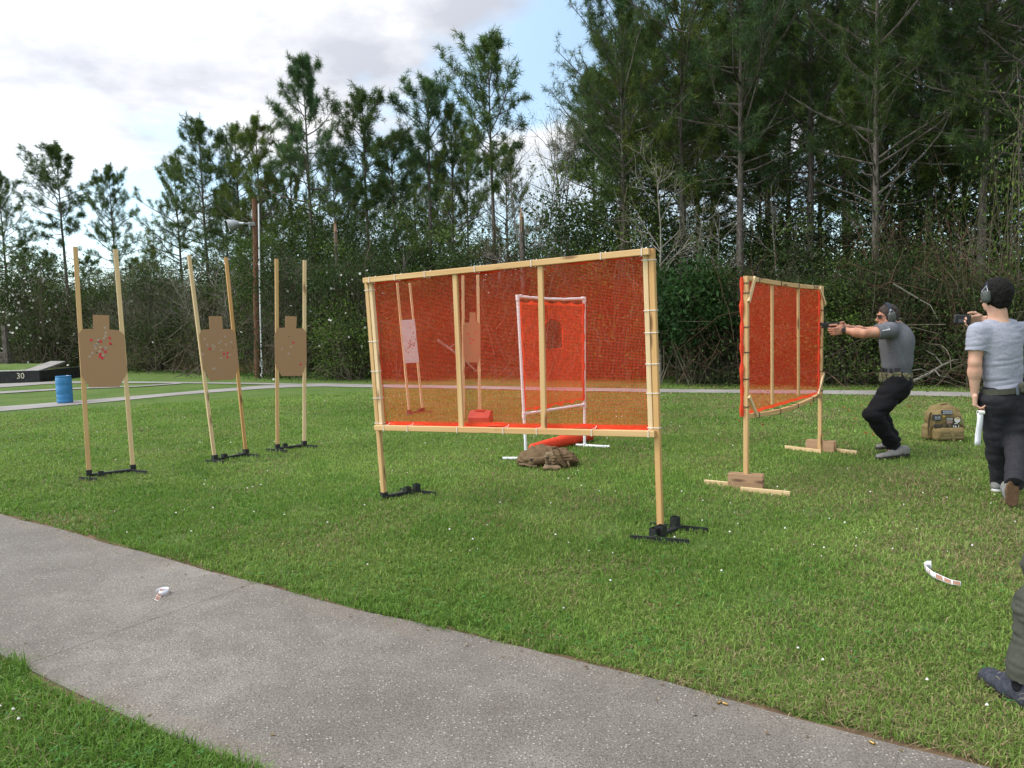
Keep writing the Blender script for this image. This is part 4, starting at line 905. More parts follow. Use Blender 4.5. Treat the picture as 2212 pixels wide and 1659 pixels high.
# ------------------------------------------------------------------ the big net screen
L0, R0 = G(830, 1080), G(1427, 1156)
LT, RT = A(793, 601, L0[1]), A(1408, 537, R0[1])
o = root('net_screen', 'large wooden framed screen of red orange net on two posts, centre of the lawn', 'net screen', (L0 + R0) / 2)
d = unit(R0 - L0); n = unit(np.cross(d, (0, 0, 1))); n = n if n @ (CAM - L0) > 0 else -n
upL, upR = unit(LT - L0), unit(RT - R0)
PS = .040
for B, T, m_ in ((L0, LT, WOOD), (R0, RT, WOOD3)):
    mb = MB(); mb.beam(B + (0, 0, .03), T - (n * 0), PS, PS, n, .003); mb.build('post', m_, o)
# rectangle fixed between the posts
pl = (L0 + R0) / 2
lu, ll = LT - upL * .022 + d * .043, OP(826, 922, L0 + d * .04, n) ; ll = L0 + upL * np.dot(ll - L0, upL) + d * .043
ru, rl = RT - upR * .022 - d * .043, OP(1417, 935, R0, n); rl = R0 + upR * np.dot(rl - R0, upR) - d * .043
for nm, a, b_, m_ in (('top_rail', lu - d * .040, ru + d * .040, WOOD), ('bottom_rail', ll - d * .040, rl + d * .040, WOOD)):
    mb = MB(); mb.beam(a + n * .042, b_ + n * .042, .044, .040, n, .003) if nm == 'bottom_rail' else mb.beam(a + n * .0415, b_ + n * .0415, .044, .040, n, .003); mb.build(nm, m_, o)
for a, b_ in ((ll, lu), (rl, ru)):
    mb = MB(); uu = unit(b_ - a); mb.beam(a + uu * .023, b_ - uu * .023, .036, .036, n, .003); mb.build('stile', WOOD2, o)
def on_rail(px, top):
    a, b_ = (lu, ru) if top else (ll, rl); q = [np.linalg.norm(0)]; best = None
    for k in np.linspace(0, 1, 400):
        p = lerp(a, b_, k) + n * .042; dd = p - CAM; x_ = 1106 + FPX * (dd @ _Rr) / (dd @ _F)
        if best is None or abs(x_ - px) < best[0]: best = (abs(x_ - px), p)
    return best[1]
for pt, pb in ((982, 996), (1167, 1174)):
    a, b_ = on_rail(pb, False), on_rail(pt, True); uu = unit(b_ - a); mb = MB(); mb.beam(a + uu * .023 - n * .008, b_ - uu * .023 - n * .008, .044, .022, n, .003); mb.build('stile', WOOD, o)
NQ = [ll + d * .012 - n * .022, rl - d * .012 - n * .022, ru - d * .012 - n * .022, lu + d * .012 - n * .022]
net_sheet('net', NQ, 110, 64, NET, o, n, sag=.014, hem=.014, seed=3, hem_b=.045)
for (a, b_, hgt, sgn) in ((NQ[0], NQ[1], .050, 1), (NQ[3], NQ[2], .034, -1)):   # the loosely folded lower and upper edges
    hb = MB(); k = 70; V = []
    for i in range(k + 1):
        u = i / k; p = lerp(a, b_, u) - n * .008; hh_ = hgt * (.62 + .28 * math.sin(u * 17) + .2 * math.sin(u * 41 + 1)); V += [p - upL * sgn * .015 - n * .01, p + upL * sgn * hh_ * .5 + n * (.010 + .006 * math.sin(u * 60)), p + upL * sgn * hh_ - n * .006]
    F = []
    for i in range(k): F += [(3 * i, 3 * i + 3, 3 * i + 4, 3 * i + 1), (3 * i + 1, 3 * i + 4, 3 * i + 5, 3 * i + 2)]
    hb.add(V, F); hb.build('net_hem', NETS, o, smooth=True)
for px in (800, 856, 920, 1028, 1095, 1300, 1388):        # cable ties along the rails
    mb = MB(); tie(mb, on_rail(px if px != 1095 else 1150, True) - n * .01, d, .036, .025, n); mb.build('cable_tie', ZIPW, o)
for px in (832, 883, 990, 1090, 1162, 1280, 1410):
    mb = MB(); tie(mb, on_rail(px, False) - n * .01, d, .036, .025, n); mb.build('cable_tie', ZIPW, o)
for B, T, uu, sg, ys in ((L0, LT, upL, 1, (.08, .42, .62, .80, .97)), (R0, RT, upR, -1, (.06, .33, .45, .62, .78, .97))):
    hL = np.linalg.norm(T - B); h0 = np.dot((ll if sg > 0 else rl) - B, uu)
    for f in ys:
        mb = MB(); tie(mb, B + uu * (hL - (hL - h0) * f) + d * sg * .0205 + n * .0, uu, .0435, .0235, d, tail=False); mb.build('cable_tie', ZIPW, o)
def Z7(x, y): return (806.4 + x * .0677, 1025.3 + y * .0677)
def Z8(x, y): return (1347.9 + x * .0885, 1094.5 + y * .0885)
steel_base(o, L0, G(*Z7(1180, 640)), [(G(*Z7(850, 545)), G(*Z7(2000, 680)))], [(L0, .045), (G(*Z7(1100, 655)), .050), (G(*Z7(1385, 610)), .065)])
steel_base(o, G(*Z8(900, 770)), G(*Z8(1400, 580)), [(G(*Z8(640, 500)), G(*Z8(2050, 640))), (G(*Z8(150, 820)), G(*Z8(1600, 935)))], [(G(*Z8(745, 800)), .055), (G(*Z8(915, 780)), .068), (G(*Z8(1255, 590)), .078)])

# ------------------------------------------------------------------ white plastic pipe frame with its own net
L1, R1 = G(1137, 993), G(1263, 965); LT1, RT1 = A(1118, 640, L1[1]), A(1262, 645, R1[1])
o = root('pipe_frame', 'white plastic pipe frame holding an orange net with an arched hole', 'pipe frame', (L1 + R1) / 2); d1 = unit(R1 - L1); n1 = unit(np.cross(d1, (0, 0, 1))); n1 = n1 if n1 @ (CAM - L1) > 0 else -n1; PR = .0165
for a, b_, nm in ((L1 + (0, 0, .02), LT1, 'leg'), (R1 + (0, 0, .02), RT1, 'leg')):
    mb = MB(); mb.tube([a, b_], PR, 12); mb.build(nm, WHITE, o, smooth=True)
tp_ = [lerp(LT1, RT1, u) - np.array((0, 0, .018 * math.sin(u * math.pi))) for u in np.linspace(0, 1, 7)]
LB, RB = lerp(L1, LT1, .285), lerp(R1, RT1, .285)
LB = L1 + (LT1 - L1) * ((993 - 893) / 353.); RB = R1 + (RT1 - R1) * ((965 - 873) / 320.)
mb = MB(); mb.tube(tp_, PR, 12); mb.build('top_pipe', WHITE, o, smooth=True)
mb = MB(); mb.tube([LB, RB], PR, 12); mb.build('cross_pipe', WHITE, o, smooth=True)
for P in (L1, R1):
    mb = MB(); f = n1 * 1.0; mb.tube([P + (0, 0, .018) - n1 * .30 , P + (0, 0, .018) + n1 * .30], PR, 12); 
a = G(1085, 993) + (0, 0, .015); mb = MB(); mb.tube([a, L1 + (0, 0, .015)], PR, 12); mb.tube([L1 + (0, 0, .015), L1 + (L1 - a) * (1, 1, 0) + (0, 0, .015)], PR, 12); mb.build('foot_pipe', WHITE, o, smooth=True)
b_ = G(1317, 968) + (0, 0, .015); mb = MB(); mb.tube([R1 + (0, 0, .015), b_], PR, 12); mb.tube([R1 + (0, 0, .015), R1 + (R1 - b_) * (.35, .35, 0) + (0, 0, .015)], PR, 12); mb.build('foot_pipe', WHITE, o, smooth=True)
for P, q in ((LT1, d1), (RT1, -d1), (LB, d1), (RB, -d1), (L1 + np.array((0, 0, .02)), d1), (R1 + np.array((0, 0, .02)), d1)):
    mb = MB(); mb.tube([P - (0, 0, .045), P + (0, 0, .019)], PR + .005, 12)
    if P[2] > .2: mb.tube([P, P + q * .05], PR + .005, 12)
    mb.build('pipe_fitting', WHITE, o, smooth=True)
uu1 = unit(LT1 - L1); nq = [LB + d1 * .02 + uu1 * .025, RB - d1 * .012 + uu1 * .055, RT1 - d1 * .012 - uu1 * .06, LT1 + d1 * .02 - uu1 * .055]
def hole(u, v_):
    x, y = (u - .545) * .93, (v_ - .66)
    if abs(u - .48) > .15: return False
    return .555 < v_ < .77 + .06 * math.sqrt(max(0, 1 - ((u - .48) / .15) ** 2)) * 1.2
net_sheet('net', nq, 84, 96, NETP, o, n1, sag=.03, scallop=.03, hole=hole, hem=.03, seed=9)
mb = MB(); hp = []     # frayed hem round the hole
def nqp(u, v_): return (nq[0] * (1 - u) + nq[1] * u) * (1 - v_) + (nq[3] * (1 - u) + nq[2] * u) * v_
ring = [(.48 + .153 * x, y) for x, y in ((-1, .555), (-1, .63), (-1, .70), (-1, .77), (-.7, .815), (-.3, .842), (.2, .842), (.7, .815), (1, .77), (1, .70), (1, .63), (1, .555), (.5, .548), (0, .552), (-.5, .547), (-1, .555))]
mb.tube([nqp(*q) + n1 * .012 for q in ring], [.006 + .0045 * math.sin(i * 2.2) for i in range(len(ring))], 6); mb.build('hole_hem', NETS, o)
mb = MB()
for i in range(60):      # side hem wrapped round the right leg
    pass
mb.tube([nqp(.985 + .006 * math.sin(k * .9), k / 24) + n1 * .006 for k in range(25)], [.014 + .004 * math.sin(k * 1.7) for k in range(25)], 6); mb.build('side_hem', NETS, o)

# ------------------------------------------------------------------ roll of orange net and the brown rucksack come later with the soft shapes
# ------------------------------------------------------------------ wooden panel on the right
def Z5(x, y): return (1497.7 + x * .33, 547.2 + y * .33)
P0_, Q0_ = G(1612, 1054), G(1771, 976); PT, QT = A(1612, 596, P0_[1]), A(1774.5, 618, Q0_[1])
o = root('net_barrier', 'wooden framed orange net panel on block feet, right of the big screen', 'net panel', (P0_ + Q0_) / 2)
d2 = unit(Q0_ - P0_); n2 = unit(np.cross(d2, (0, 0, 1))); n2 = n2 if n2 @ (CAM - P0_) > 0 else -n2; z_ = np.array((0, 0, 1.0))
for B, T in ((P0_, PT), (Q0_, QT)):
    mb = MB(); mb.beam(B + (0, 0, .012), T, .040, .040, d2, .003); mb.build('post', WOOD, o)
def at_h(B, T, px, py):
    return None
pb0 = P0_ + (PT - P0_) * ((1054 - 897) / 458.); qb0 = Q0_ + (QT - Q0_) * ((976 - 851) / 358.)
pt0 = PT - z_ * .02; qt0 = QT - z_ * .02
def sagrail(a, b_, s_, k=8): return [lerp(a, b_, u) - z_ * s_ * math.sin(math.pi * u) for u in np.linspace(0, 1, k + 1)]
for nm, a, b_, s_ in (('top_rail', pt0 + d2 * .022, qt0 - d2 * .022, .012), ('bottom_rail', pb0 + d2 * .022, qb0 - d2 * .022, .045)):
    pts = sagrail(a, b_, s_); mb = MB()
    for i in range(8): mb.beam(pts[i] - unit(pts[i + 1] - pts[i]) * .001 * i * 0, pts[i + 1], .040, .040, n2, .0025)
    mb.build(nm, WOOD, o)
for (tx, ty, bx_, by_) in ((1667.6, 612, 1668, 878), (1724, 621, 1725, 858)):
    a, b_ = OP(bx_, by_, P0_, n2), OP(tx, ty, P0_, n2); a = np.array((*(P0_[:2] + d2[:2] * np.dot(a - P0_, d2)), a[2])); b_ = np.array((*(P0_[:2] + d2[:2] * np.dot(b_ - P0_, d2)), b_[2]))
    mb = MB(); mb.beam(a + z_ * .02, b_, .042, .019, n2, .002); mb.build('stile', WOOD, o)
    mb = MB(); mb.beam(b_ - d2 * .06 + n2 * .006 + z_ * .010, b_ + d2 * .05 + n2 * .006 + z_ * .010, .03, .022, n2, .002); mb.build('stile_block', WOOD, o)
fr2 = n2 * .029
for (a, b_) in (((1631, 599), (1617.5, 652)), ((1771, 622), (1783, 658)), ((1618, 856), (1635, 896)), ((1780, 806), (1768, 853))):
    mb = MB(); mb.beam(OP(*a, P0_ + fr2, n2), OP(*b_, P0_ + fr2, n2), .036, .018, n2, .002); mb.build('corner_brace', WOOD2, o)
nq2 = [pb0 - n2 * .03 + d2 * .0 , qb0 - n2 * .03, qt0 - n2 * .03 + z_ * .01, pt0 - n2 * .03 + z_ * .01]
net_sheet('net', nq2, 80, 60, NETP, o, n2, sag=.02, hem=.02, seed=12, hem_b=.03)
mb = MB(); mb.tube([lerp(nq2[0], nq2[3], k / 20) - d2 * (.022 + .008 * math.sin(k * 1.3)) for k in range(21)], [.016 + .006 * math.sin(k * 2.1) for k in range(21)], 6); mb.build('net_hem', NETS, o, smooth=True)
mb = MB(); mb.tube([lerp(nq2[1], nq2[2], k / 20) - d2 * (.028 + .006 * math.sin(k * 1.3)) + n2 * .02 for k in range(21)], [.010 + .004 * math.sin(k * 2.1) for k in range(21)], 6); mb.build('net_hem', NETS, o, smooth=True)
for B, T, b0, fs in ((P0_, PT, pb0, (.05, .12, .36, .54, .73, .93)), (Q0_, QT, qb0, (.22, .38, .56, .78, .96))):
    for f in fs:
        mb = MB(); tie(mb, lerp(T, b0, f) - n2 * .006, z_, .024, .030, d2, .007); mb.build('cable_tie', ZIPB, o)
for u in (.12, .38, .62, .85):
    mb = MB(); tie(mb, lerp(pt0, qt0, u) - z_ * .012 * math.sin(math.pi * u) - n2 * .006, d2, .030, .024, n2, .007); mb.build('cable_tie', ZIPB, o)
    mb = MB(); tie(mb, lerp(pb0, qb0, u) - z_ * .045 * math.sin(math.pi * u) - n2 * .006, d2, .030, .024, n2, .007); mb.build('cable_tie', ZIPB, o)
for B, bl, br, h_, la, lb, ra, rb in ((P0_, (1572, 1054), (1647.5, 1060), .135, (1522, 1046), (1585, 1052), (1600, 1062), (1706, 1072)), (Q0_, (1740, 973), (1801, 979), .125, (1696, 970), (1774, 980), (1790, 975), (1851, 982))):
    a, b_ = G(*bl), G(*br); fd = unit(b_ - a); fn = unit(np.cross(fd, z_)); fn = fn if fn @ (CAM - a) > 0 else -fn
    for k, off in ((0, .0), (1, -.062)):
        q = [a + fn * off, b_ + fn * off, b_ + fn * off + z_ * h_, a + fn * off + z_ * h_ * .97]; mb = MB(); mb.slab(q, fn, .019); mb.build('foot_block', WOODP, o, bevel=.002)
    for c1, c2, off in ((la, lb, -.04 if B is P0_ else .022), (ra, rb, .022 if B is P0_ else -.04)):
        p, q = G(*c1), G(*c2); mb = MB(); mb.beam(p + z_ * .021, q + z_ * .021, .018, .042, z_, .002); mb.build('foot_board', WOOD2, o)

# ------------------------------------------------------------------ light pole
b0 = G(557, 816); tpz = A(549.5, 430, b0[1]); o = root('light_pole', 'brown wooden utility pole with a bell shaped floodlight and white conduit', 'light pole', b0)
mb = MB(); mb.tube([lerp(b0 - (0, 0, .1), tpz, k / 10) + (0.01 * math.sin(k), 0, 0) for k in range(11)], [.105 - .0028 * k for k in range(11)], 12); mb.build('pole', BARKR, o, smooth=True)
y_ = b0[1] - .13; cpts = [A(558.5, 440, y_), A(560, 560, y_), A(562, 680, y_), A(565, 780, y_), A(566.5, 806, y_), A(563, 809, y_), A(566, 815, y_)]
mb = MB(); mb.tube(cpts, .022, 8); mb.build('conduit', WHITE, o, smooth=True)
mb = MB(); c = A(564.8, 786, y_); mb.beam(c - (0, 0, .10), c + (0, 0, .10), .09, .06, (0, 1, 0), .006); mb.build('junction_box', STEEL, o)
yl = b0[1] - .3; arm0, arm1 = A(549, 484, b0[1] - .05), A(527, 483, yl); mb = MB(); mb.tube([arm0, arm1], .03, 8); mb.beam(arm0, A(538, 484, yl + .1), .10, .12, ch=.01); mb.build('bracket', STEEL, o)
lc = A(513, 483, yl); ax = unit(A(488, 489, yl - .12) - lc); fl = MB(); fl.tube([arm1, lc], .045, 10); fl.lathe(lc, [(r_ * .70, h_ * .80) for r_, h_ in ((.05, -.12), (.09, -.06), (.14, 0), (.20, .12), (.255, .26), (.275, .36), (.262, .36), (.24, .26), (.185, .12), (.12, .01), (.0, .0))], 24, ax); fl.build('floodlight', STEEL, o, smooth=True)

# ------------------------------------------------------------------ blue barrel
b0 = G(141, 871); sc = .605 / .88; o = root('barrel', 'blue plastic barrel on the path at the left', 'barrel', b0)
BLUE = M('blue_plastic', (.030, .165, .36), (.045, .21, .44), 5, .42, .4, bs=.35, bscale=14, bdist=.02)
pr = [(0, 0), (.27, 0), (.29, .02), (.29, .10), (.283, .12), (.29, .14), (.292, .27), (.285, .285), (.292, .30), (.292, .56), (.285, .575), (.292, .59), (.288, .80), (.27, .835), (.285, .85), (.285, .875), (.262, .88), (.262, .862), (0, .862)]
mb = MB(); mb.lathe(b0 + (0, 0, .012), [(r_ * sc * .80, h_ * sc) for r_, h_ in pr], 36); mb.build('barrel_body', BLUE, o, smooth=True)
mb = MB(); mb.lathe(b0 + (.08, .03, .012 + .862 * sc), [(0, .018), (.025, .018), (.028, 0)], 14); mb.build('bung', M('bung_white', (.7, .72, .74)), o, smooth=True)

# ------------------------------------------------------------------ black block wall with the number 30
o = root('block_wall', 'low black retaining wall marked 30 with a grassy top at the left edge', 'wall', G(40, 827))
ya = G(40, 827)[1]; r1 = A(86.5, 823, ya); z1 = A(60, 801, ya)[2]; BLK = M('black_board', (.018, .018, .02), (.035, .034, .034), 7, .8, .2, bs=.4, bscale=30)
mb = MB(); xl = A(-160, 823, ya)[0]; mb.slab([(xl, ya, 0), (r1[0], ya, 0), (r1[0], ya, z1), (xl, ya, z1)], (0, -1, 0), .12); mb.build('front_board', BLK, o, bevel=.01)
mb = MB(); mb.slab([(r1[0] - .02, ya + .12, 0), (r1[0] - .02, ya + 2.6, 0), (r1[0] - .02, ya + 2.6, z1 - .01), (r1[0] - .02, ya + .12, z1 - .01)], (1, 0, 0), .12); mb.build('side_board', BLK, o)
mb = MB(); mb.beam((xl, ya + .06, z1 + .012), (r1[0] + .01, ya + .06, z1 + .012), .16, .03, ch=.004); mb.build('cap_board', M('grey_cap', (.30, .29, .28), (.40, .39, .37), 6, .8), o)
gt = MB(); V = []; nx_, ny_ = 24, 8
for i in range(nx_ + 1):
    for j in range(ny_ + 1):
        u, v_ = i / nx_, j / ny_; V.append((xl + (r1[0] - .75 - xl) * u, ya + .14 + 2.4 * v_, z1 - .02 + .24 * math.sin(math.pi * min(1, v_ * .8)) * (1 - .3 * u) + .02 * math.sin(i * 1.7) * math.sin(j * 1.9)))
gt.add(V, [(i * (ny_ + 1) + j, (i + 1) * (ny_ + 1) + j, (i + 1) * (ny_ + 1) + j + 1, i * (ny_ + 1) + j + 1) for i in range(nx_) for j in range(ny_)]); gt.build('turf_top', GROUND, o, smooth=True)
mb = MB(); x0, x1 = r1[0] - .78, r1[0] - .14; mb.slab([(x0, ya + .13, z1 - .02), (x1, ya + .13, z1 - .02), (x1 - .12, ya + 1.9, z1 + .22), (x0, ya + 1.9, z1 + .24)], (0, -.13, 1), .06); mb.build('concrete_slab', CONC, o)
tb = text_mb('30', .27, A(44.5, 812.5, ya) + np.array((0, -.006, 0)), np.array((1.0, 0, 0)), np.array((0, 0, 1.0))); tb.build('number', M('number_paint', (.62, .58, .46), (.5, .46, .36), 20, .8), o)
o = root('wooden_post', 'brown wooden post standing on the turf behind the number 30 wall', 'post', (A(15, 780, 26.5)[0], 26.5, 0)); c = np.array(o.location)
mb = MB(); mb.beam(c, (c[0], c[1], A(12, 703, 26.5)[2]), .15, .15, (0, 1, 0), .01); mb.build('timber', BARK, o)
o = root('dark_crate', 'dark weathered crate beside the wooden post at the left edge', 'crate', (A(3, 780, 26.6)[0], 26.9, 0)); c = np.array(o.location); zt = A(3, 758, 26.9)[2]
mb = MB()
for k in range(5): mb.beam((c[0] - .28, c[1], .08 + k * (zt - .1) / 4.6), (c[0] + .12, c[1], .08 + k * (zt - .1) / 4.6), .4, (zt - .1) / 5.2, (0, 0, 1), .01)
mb.build('crate_boards', BARK, o)

# ------------------------------------------------------------------ paper sticker strips and brass on the ground
def sticker_strip(label, pts, w_dirs, nst, cat='sticker strip', stk=True):
    o = root('sticker_strip', label, cat, pts[0]); V = []; g = []; F = []; k = len(pts)
    for p, wd_ in zip(pts, w_dirs): V += [np.asarray(p), np.asarray(p) + np.asarray(wd_)]
    F = [(2 * i, 2 * i + 2, 2 * i + 3, 2 * i + 1) for i in range(k - 1)]; mb = MB(); mb.add(V, F); b_ = mb.build('backing_paper', M('backing_paper', (.80, .80, .84), (.74, .75, .80), 20, .5, .4), o, smooth=True)
    sm = b_.modifiers.new('s', 'SOLIDIFY'); sm.thickness = .0006
    mb = MB(); P = np.array([np.asarray(p) for p in pts]); W_ = np.array([np.asarray(q) for q in w_dirs])
    for s_ in range(nst):
        t0, t1 = (s_ + .08) / nst * stk, (s_ + .92) / nst * stk; q = []
        for t_, f in ((t0, .1), (t1, .1), (t1, .9), (t0, .9)):
            x = t_ * (k - 1); i = min(k - 2, int(x)); p = P[i] * (1 - x + i) + P[i + 1] * (x - i); wv = W_[i] * (1 - x + i) + W_[i + 1] * (x - i); q.append(p + wv * f)
        nn = unit(np.cross(q[1] - q[0], q[3] - q[0])); nn = nn if nn @ (CAM - q[0]) > 0 else -nn; mb.slab([p + nn * .0016 for p in q], nn, .001)
    mb.build('brown_stickers', STBRN, o); return o
# strip in the grass on the right: curls up at its far left end
c0 = [G(2076, 1279), G(2055, 1277), G(2035, 1270), G(2015, 1262), G(2002, 1252), G(1997, 1245), G(2003, 1243), G(2012, 1245)]
sticker_strip('curled paper strip of brown stickers lying in the grass at the right', [p + np.array((0, 0, .035 + .01 * i / 7)) for i, p in enumerate(c0)], [np.array((0.004, .012, .020 + .003 * i)) for i in range(8)], 6, stk=.78)
# strip on the sidewalk: an almost round loop with a tail towards the camera
cc = G(352, 1284, .014); lp = [cc + np.array((math.cos(a) * .030, math.sin(a) * .034, .004)) for a in np.linspace(R(215), R(-100), 18)]; tail = [G(341, 1298, .022) , G(346, 1287, .026)]
o = root('sticker_strip', 'white looped paper strip with brown stickers on the concrete sidewalk', 'sticker strip', cc)
mb = MB(); V = []
for p in lp: V += [p, p + np.array((0, 0, .028))]
mb.add(V, [(2 * i, 2 * i + 2, 2 * i + 3, 2 * i + 1) for i in range(17)]); b_ = mb.build('backing_paper', M('loop_paper', (.80, .80, .84), (.76, .76, .80), 20, .5, .4), o, smooth=True); b_.modifiers.new('s', 'SOLIDIFY').thickness = .0007
ta, tb_ = G(338, 1297, .018), G(351, 1273, .036); sd_ = unit(np.cross(tb_ - ta, ray(345, 1285))) * .013
mb = MB(); nn = unit(np.cross(sd_, tb_ - ta)); nn = nn if nn[2] > 0 else -nn; mb.slab([ta - sd_, ta + sd_, tb_ + sd_, tb_ - sd_], nn, .0007); mb.build('paper_tail', M('tail_paper', (.78, .76, .76)), o)
mb = MB()
for a, e in ((.05, .33), (.38, .66), (.70, .97)):
    p, q = lerp(ta, tb_, a), lerp(ta, tb_, e); mb.slab([p - sd_ * .86 + nn * .0015, p + sd_ * .86 + nn * .0015, q + sd_ * .86 + nn * .0015, q - sd_ * .86 + nn * .0015], nn, .001)
mb.build('brown_stickers', STBRN, o)
BRASS = M('brass', (.42, .27, .09), (.30, .18, .06), 60, .35, .5, metal=.85)
def casing(px, py, az, label, z=.0):
    c = G(px, py, .02 + z); a = np.array((math.cos(az), math.sin(az), 0)); mb = MB(); mb.lathe(c - a * .0096, [(0, 0), (.0049, 0), (.0049, .0012), (.0042, .0018), (.0042, .0026), (.0049, .0034), (.0047, .0190), (.0041, .0190), (.0040, .004), (0, .004)], 14, a)
    o = mb.build('bullet_casing', BRASS, None, smooth=True); tag(o, label, 'bullet casing')
casing(1554, 1517, .5, 'brass casing on the sidewalk edge below the net panel', .0)
casing(1567, 1520, 2.4, 'second brass casing touching the grass at the sidewalk edge', .0)
casing(1884, 1604, 2.0, 'brass casing at the bottom right edge of the sidewalk', .0)
SHARD = M('red_clay', (.36, .07, .03), (.50, .12, .05), 30, .8)
for i, (px, py) in enumerate(((1870, 935), (1886, 938), (1848, 905), (1822, 881), (1833, 886), (1779, 941), (1929, 876), (1963, 878), (2072, 886), (1752, 872), (1598, 910), (1647, 917), (1880, 870), (1860, 876))):
    c = G(px, py, .035); mb = MB(); a0 = random.uniform(0, 6); q = [c + np.array((math.cos(a0 + j * 1.5) * .03, math.sin(a0 + j * 1.5) * .022, .012 * (j % 2))) * random.uniform(.7, 1.3) * 1 + 0 for j in range(4)]
    q = [c + np.array((math.cos(a0 + j * 1.5) * random.uniform(.016, .034), math.sin(a0 + j * 1.5) * random.uniform(.012, .026), .014 * (j % 2))) for j in range(4)]
    mb.add(q + [c - (0, 0, .012)], [(0, 1, 2), (0, 2, 3), (1, 0, 4), (2, 1, 4), (3, 2, 4), (0, 3, 4)]); o = mb.build('clay_shard', SHARD); tag(o, 'small broken red clay bit on the lawn near the crouching man', 'clay bit', 'red clay bits on the lawn')
# fallen lichen-grey branches
LIMB = bark('lichen_limb', (.09, .08, .065), (.19, .175, .145), (.30, .285, .245), 2)
def branch(label, pts, r_, side=()):
    P = [A(*p) for p in pts]; o = root('fallen_branch', label, 'branch', P[0]); mb = MB(); mb.tube(P, [r_ * (1 - .6 * i / (len(P) - 1)) for i in range(len(P))], 7)
    for s_ in side: mb.tube([A(*p) for p in s_], [r_ * .5 * (1 - .5 * i / (len(s_) - 1)) for i in range(len(s_))], 5)
    mb.build('limb', LIMB, o, smooth=True)
branch('pale fallen branch sloping left behind the tan backpack', [(1975, 822, 14.3), (2008, 806, 14.4), (2036, 789, 14.5), (2060, 778, 14.6), (2095, 776, 14.8)], .030, [[(2008, 806, 14.4), (1990, 797, 14.3), (1972, 800, 14.2)], [(2036, 789, 14.5), (2020, 768, 14.6), (2000, 757, 14.6)], [(2020, 800, 14.4), (2030, 812, 14.3), (2048, 815, 14.3)]])
branch('pale leaning dead branch seen through the left of the net screen', [(945, 735, 20.6), (970, 752, 20.4), (1000, 775, 20.3), (1030, 803, 20.2)], .045, [[(970, 752, 20.4), (985, 742, 20.5), (1005, 740, 20.5)]])
branch('thin pale stick leaning in the brush above the walking man', [(1930, 463 + 150, 14.9), (1975, 640, 14.8), (2010, 660, 14.7), (2026, 690, 14.6)], .018)
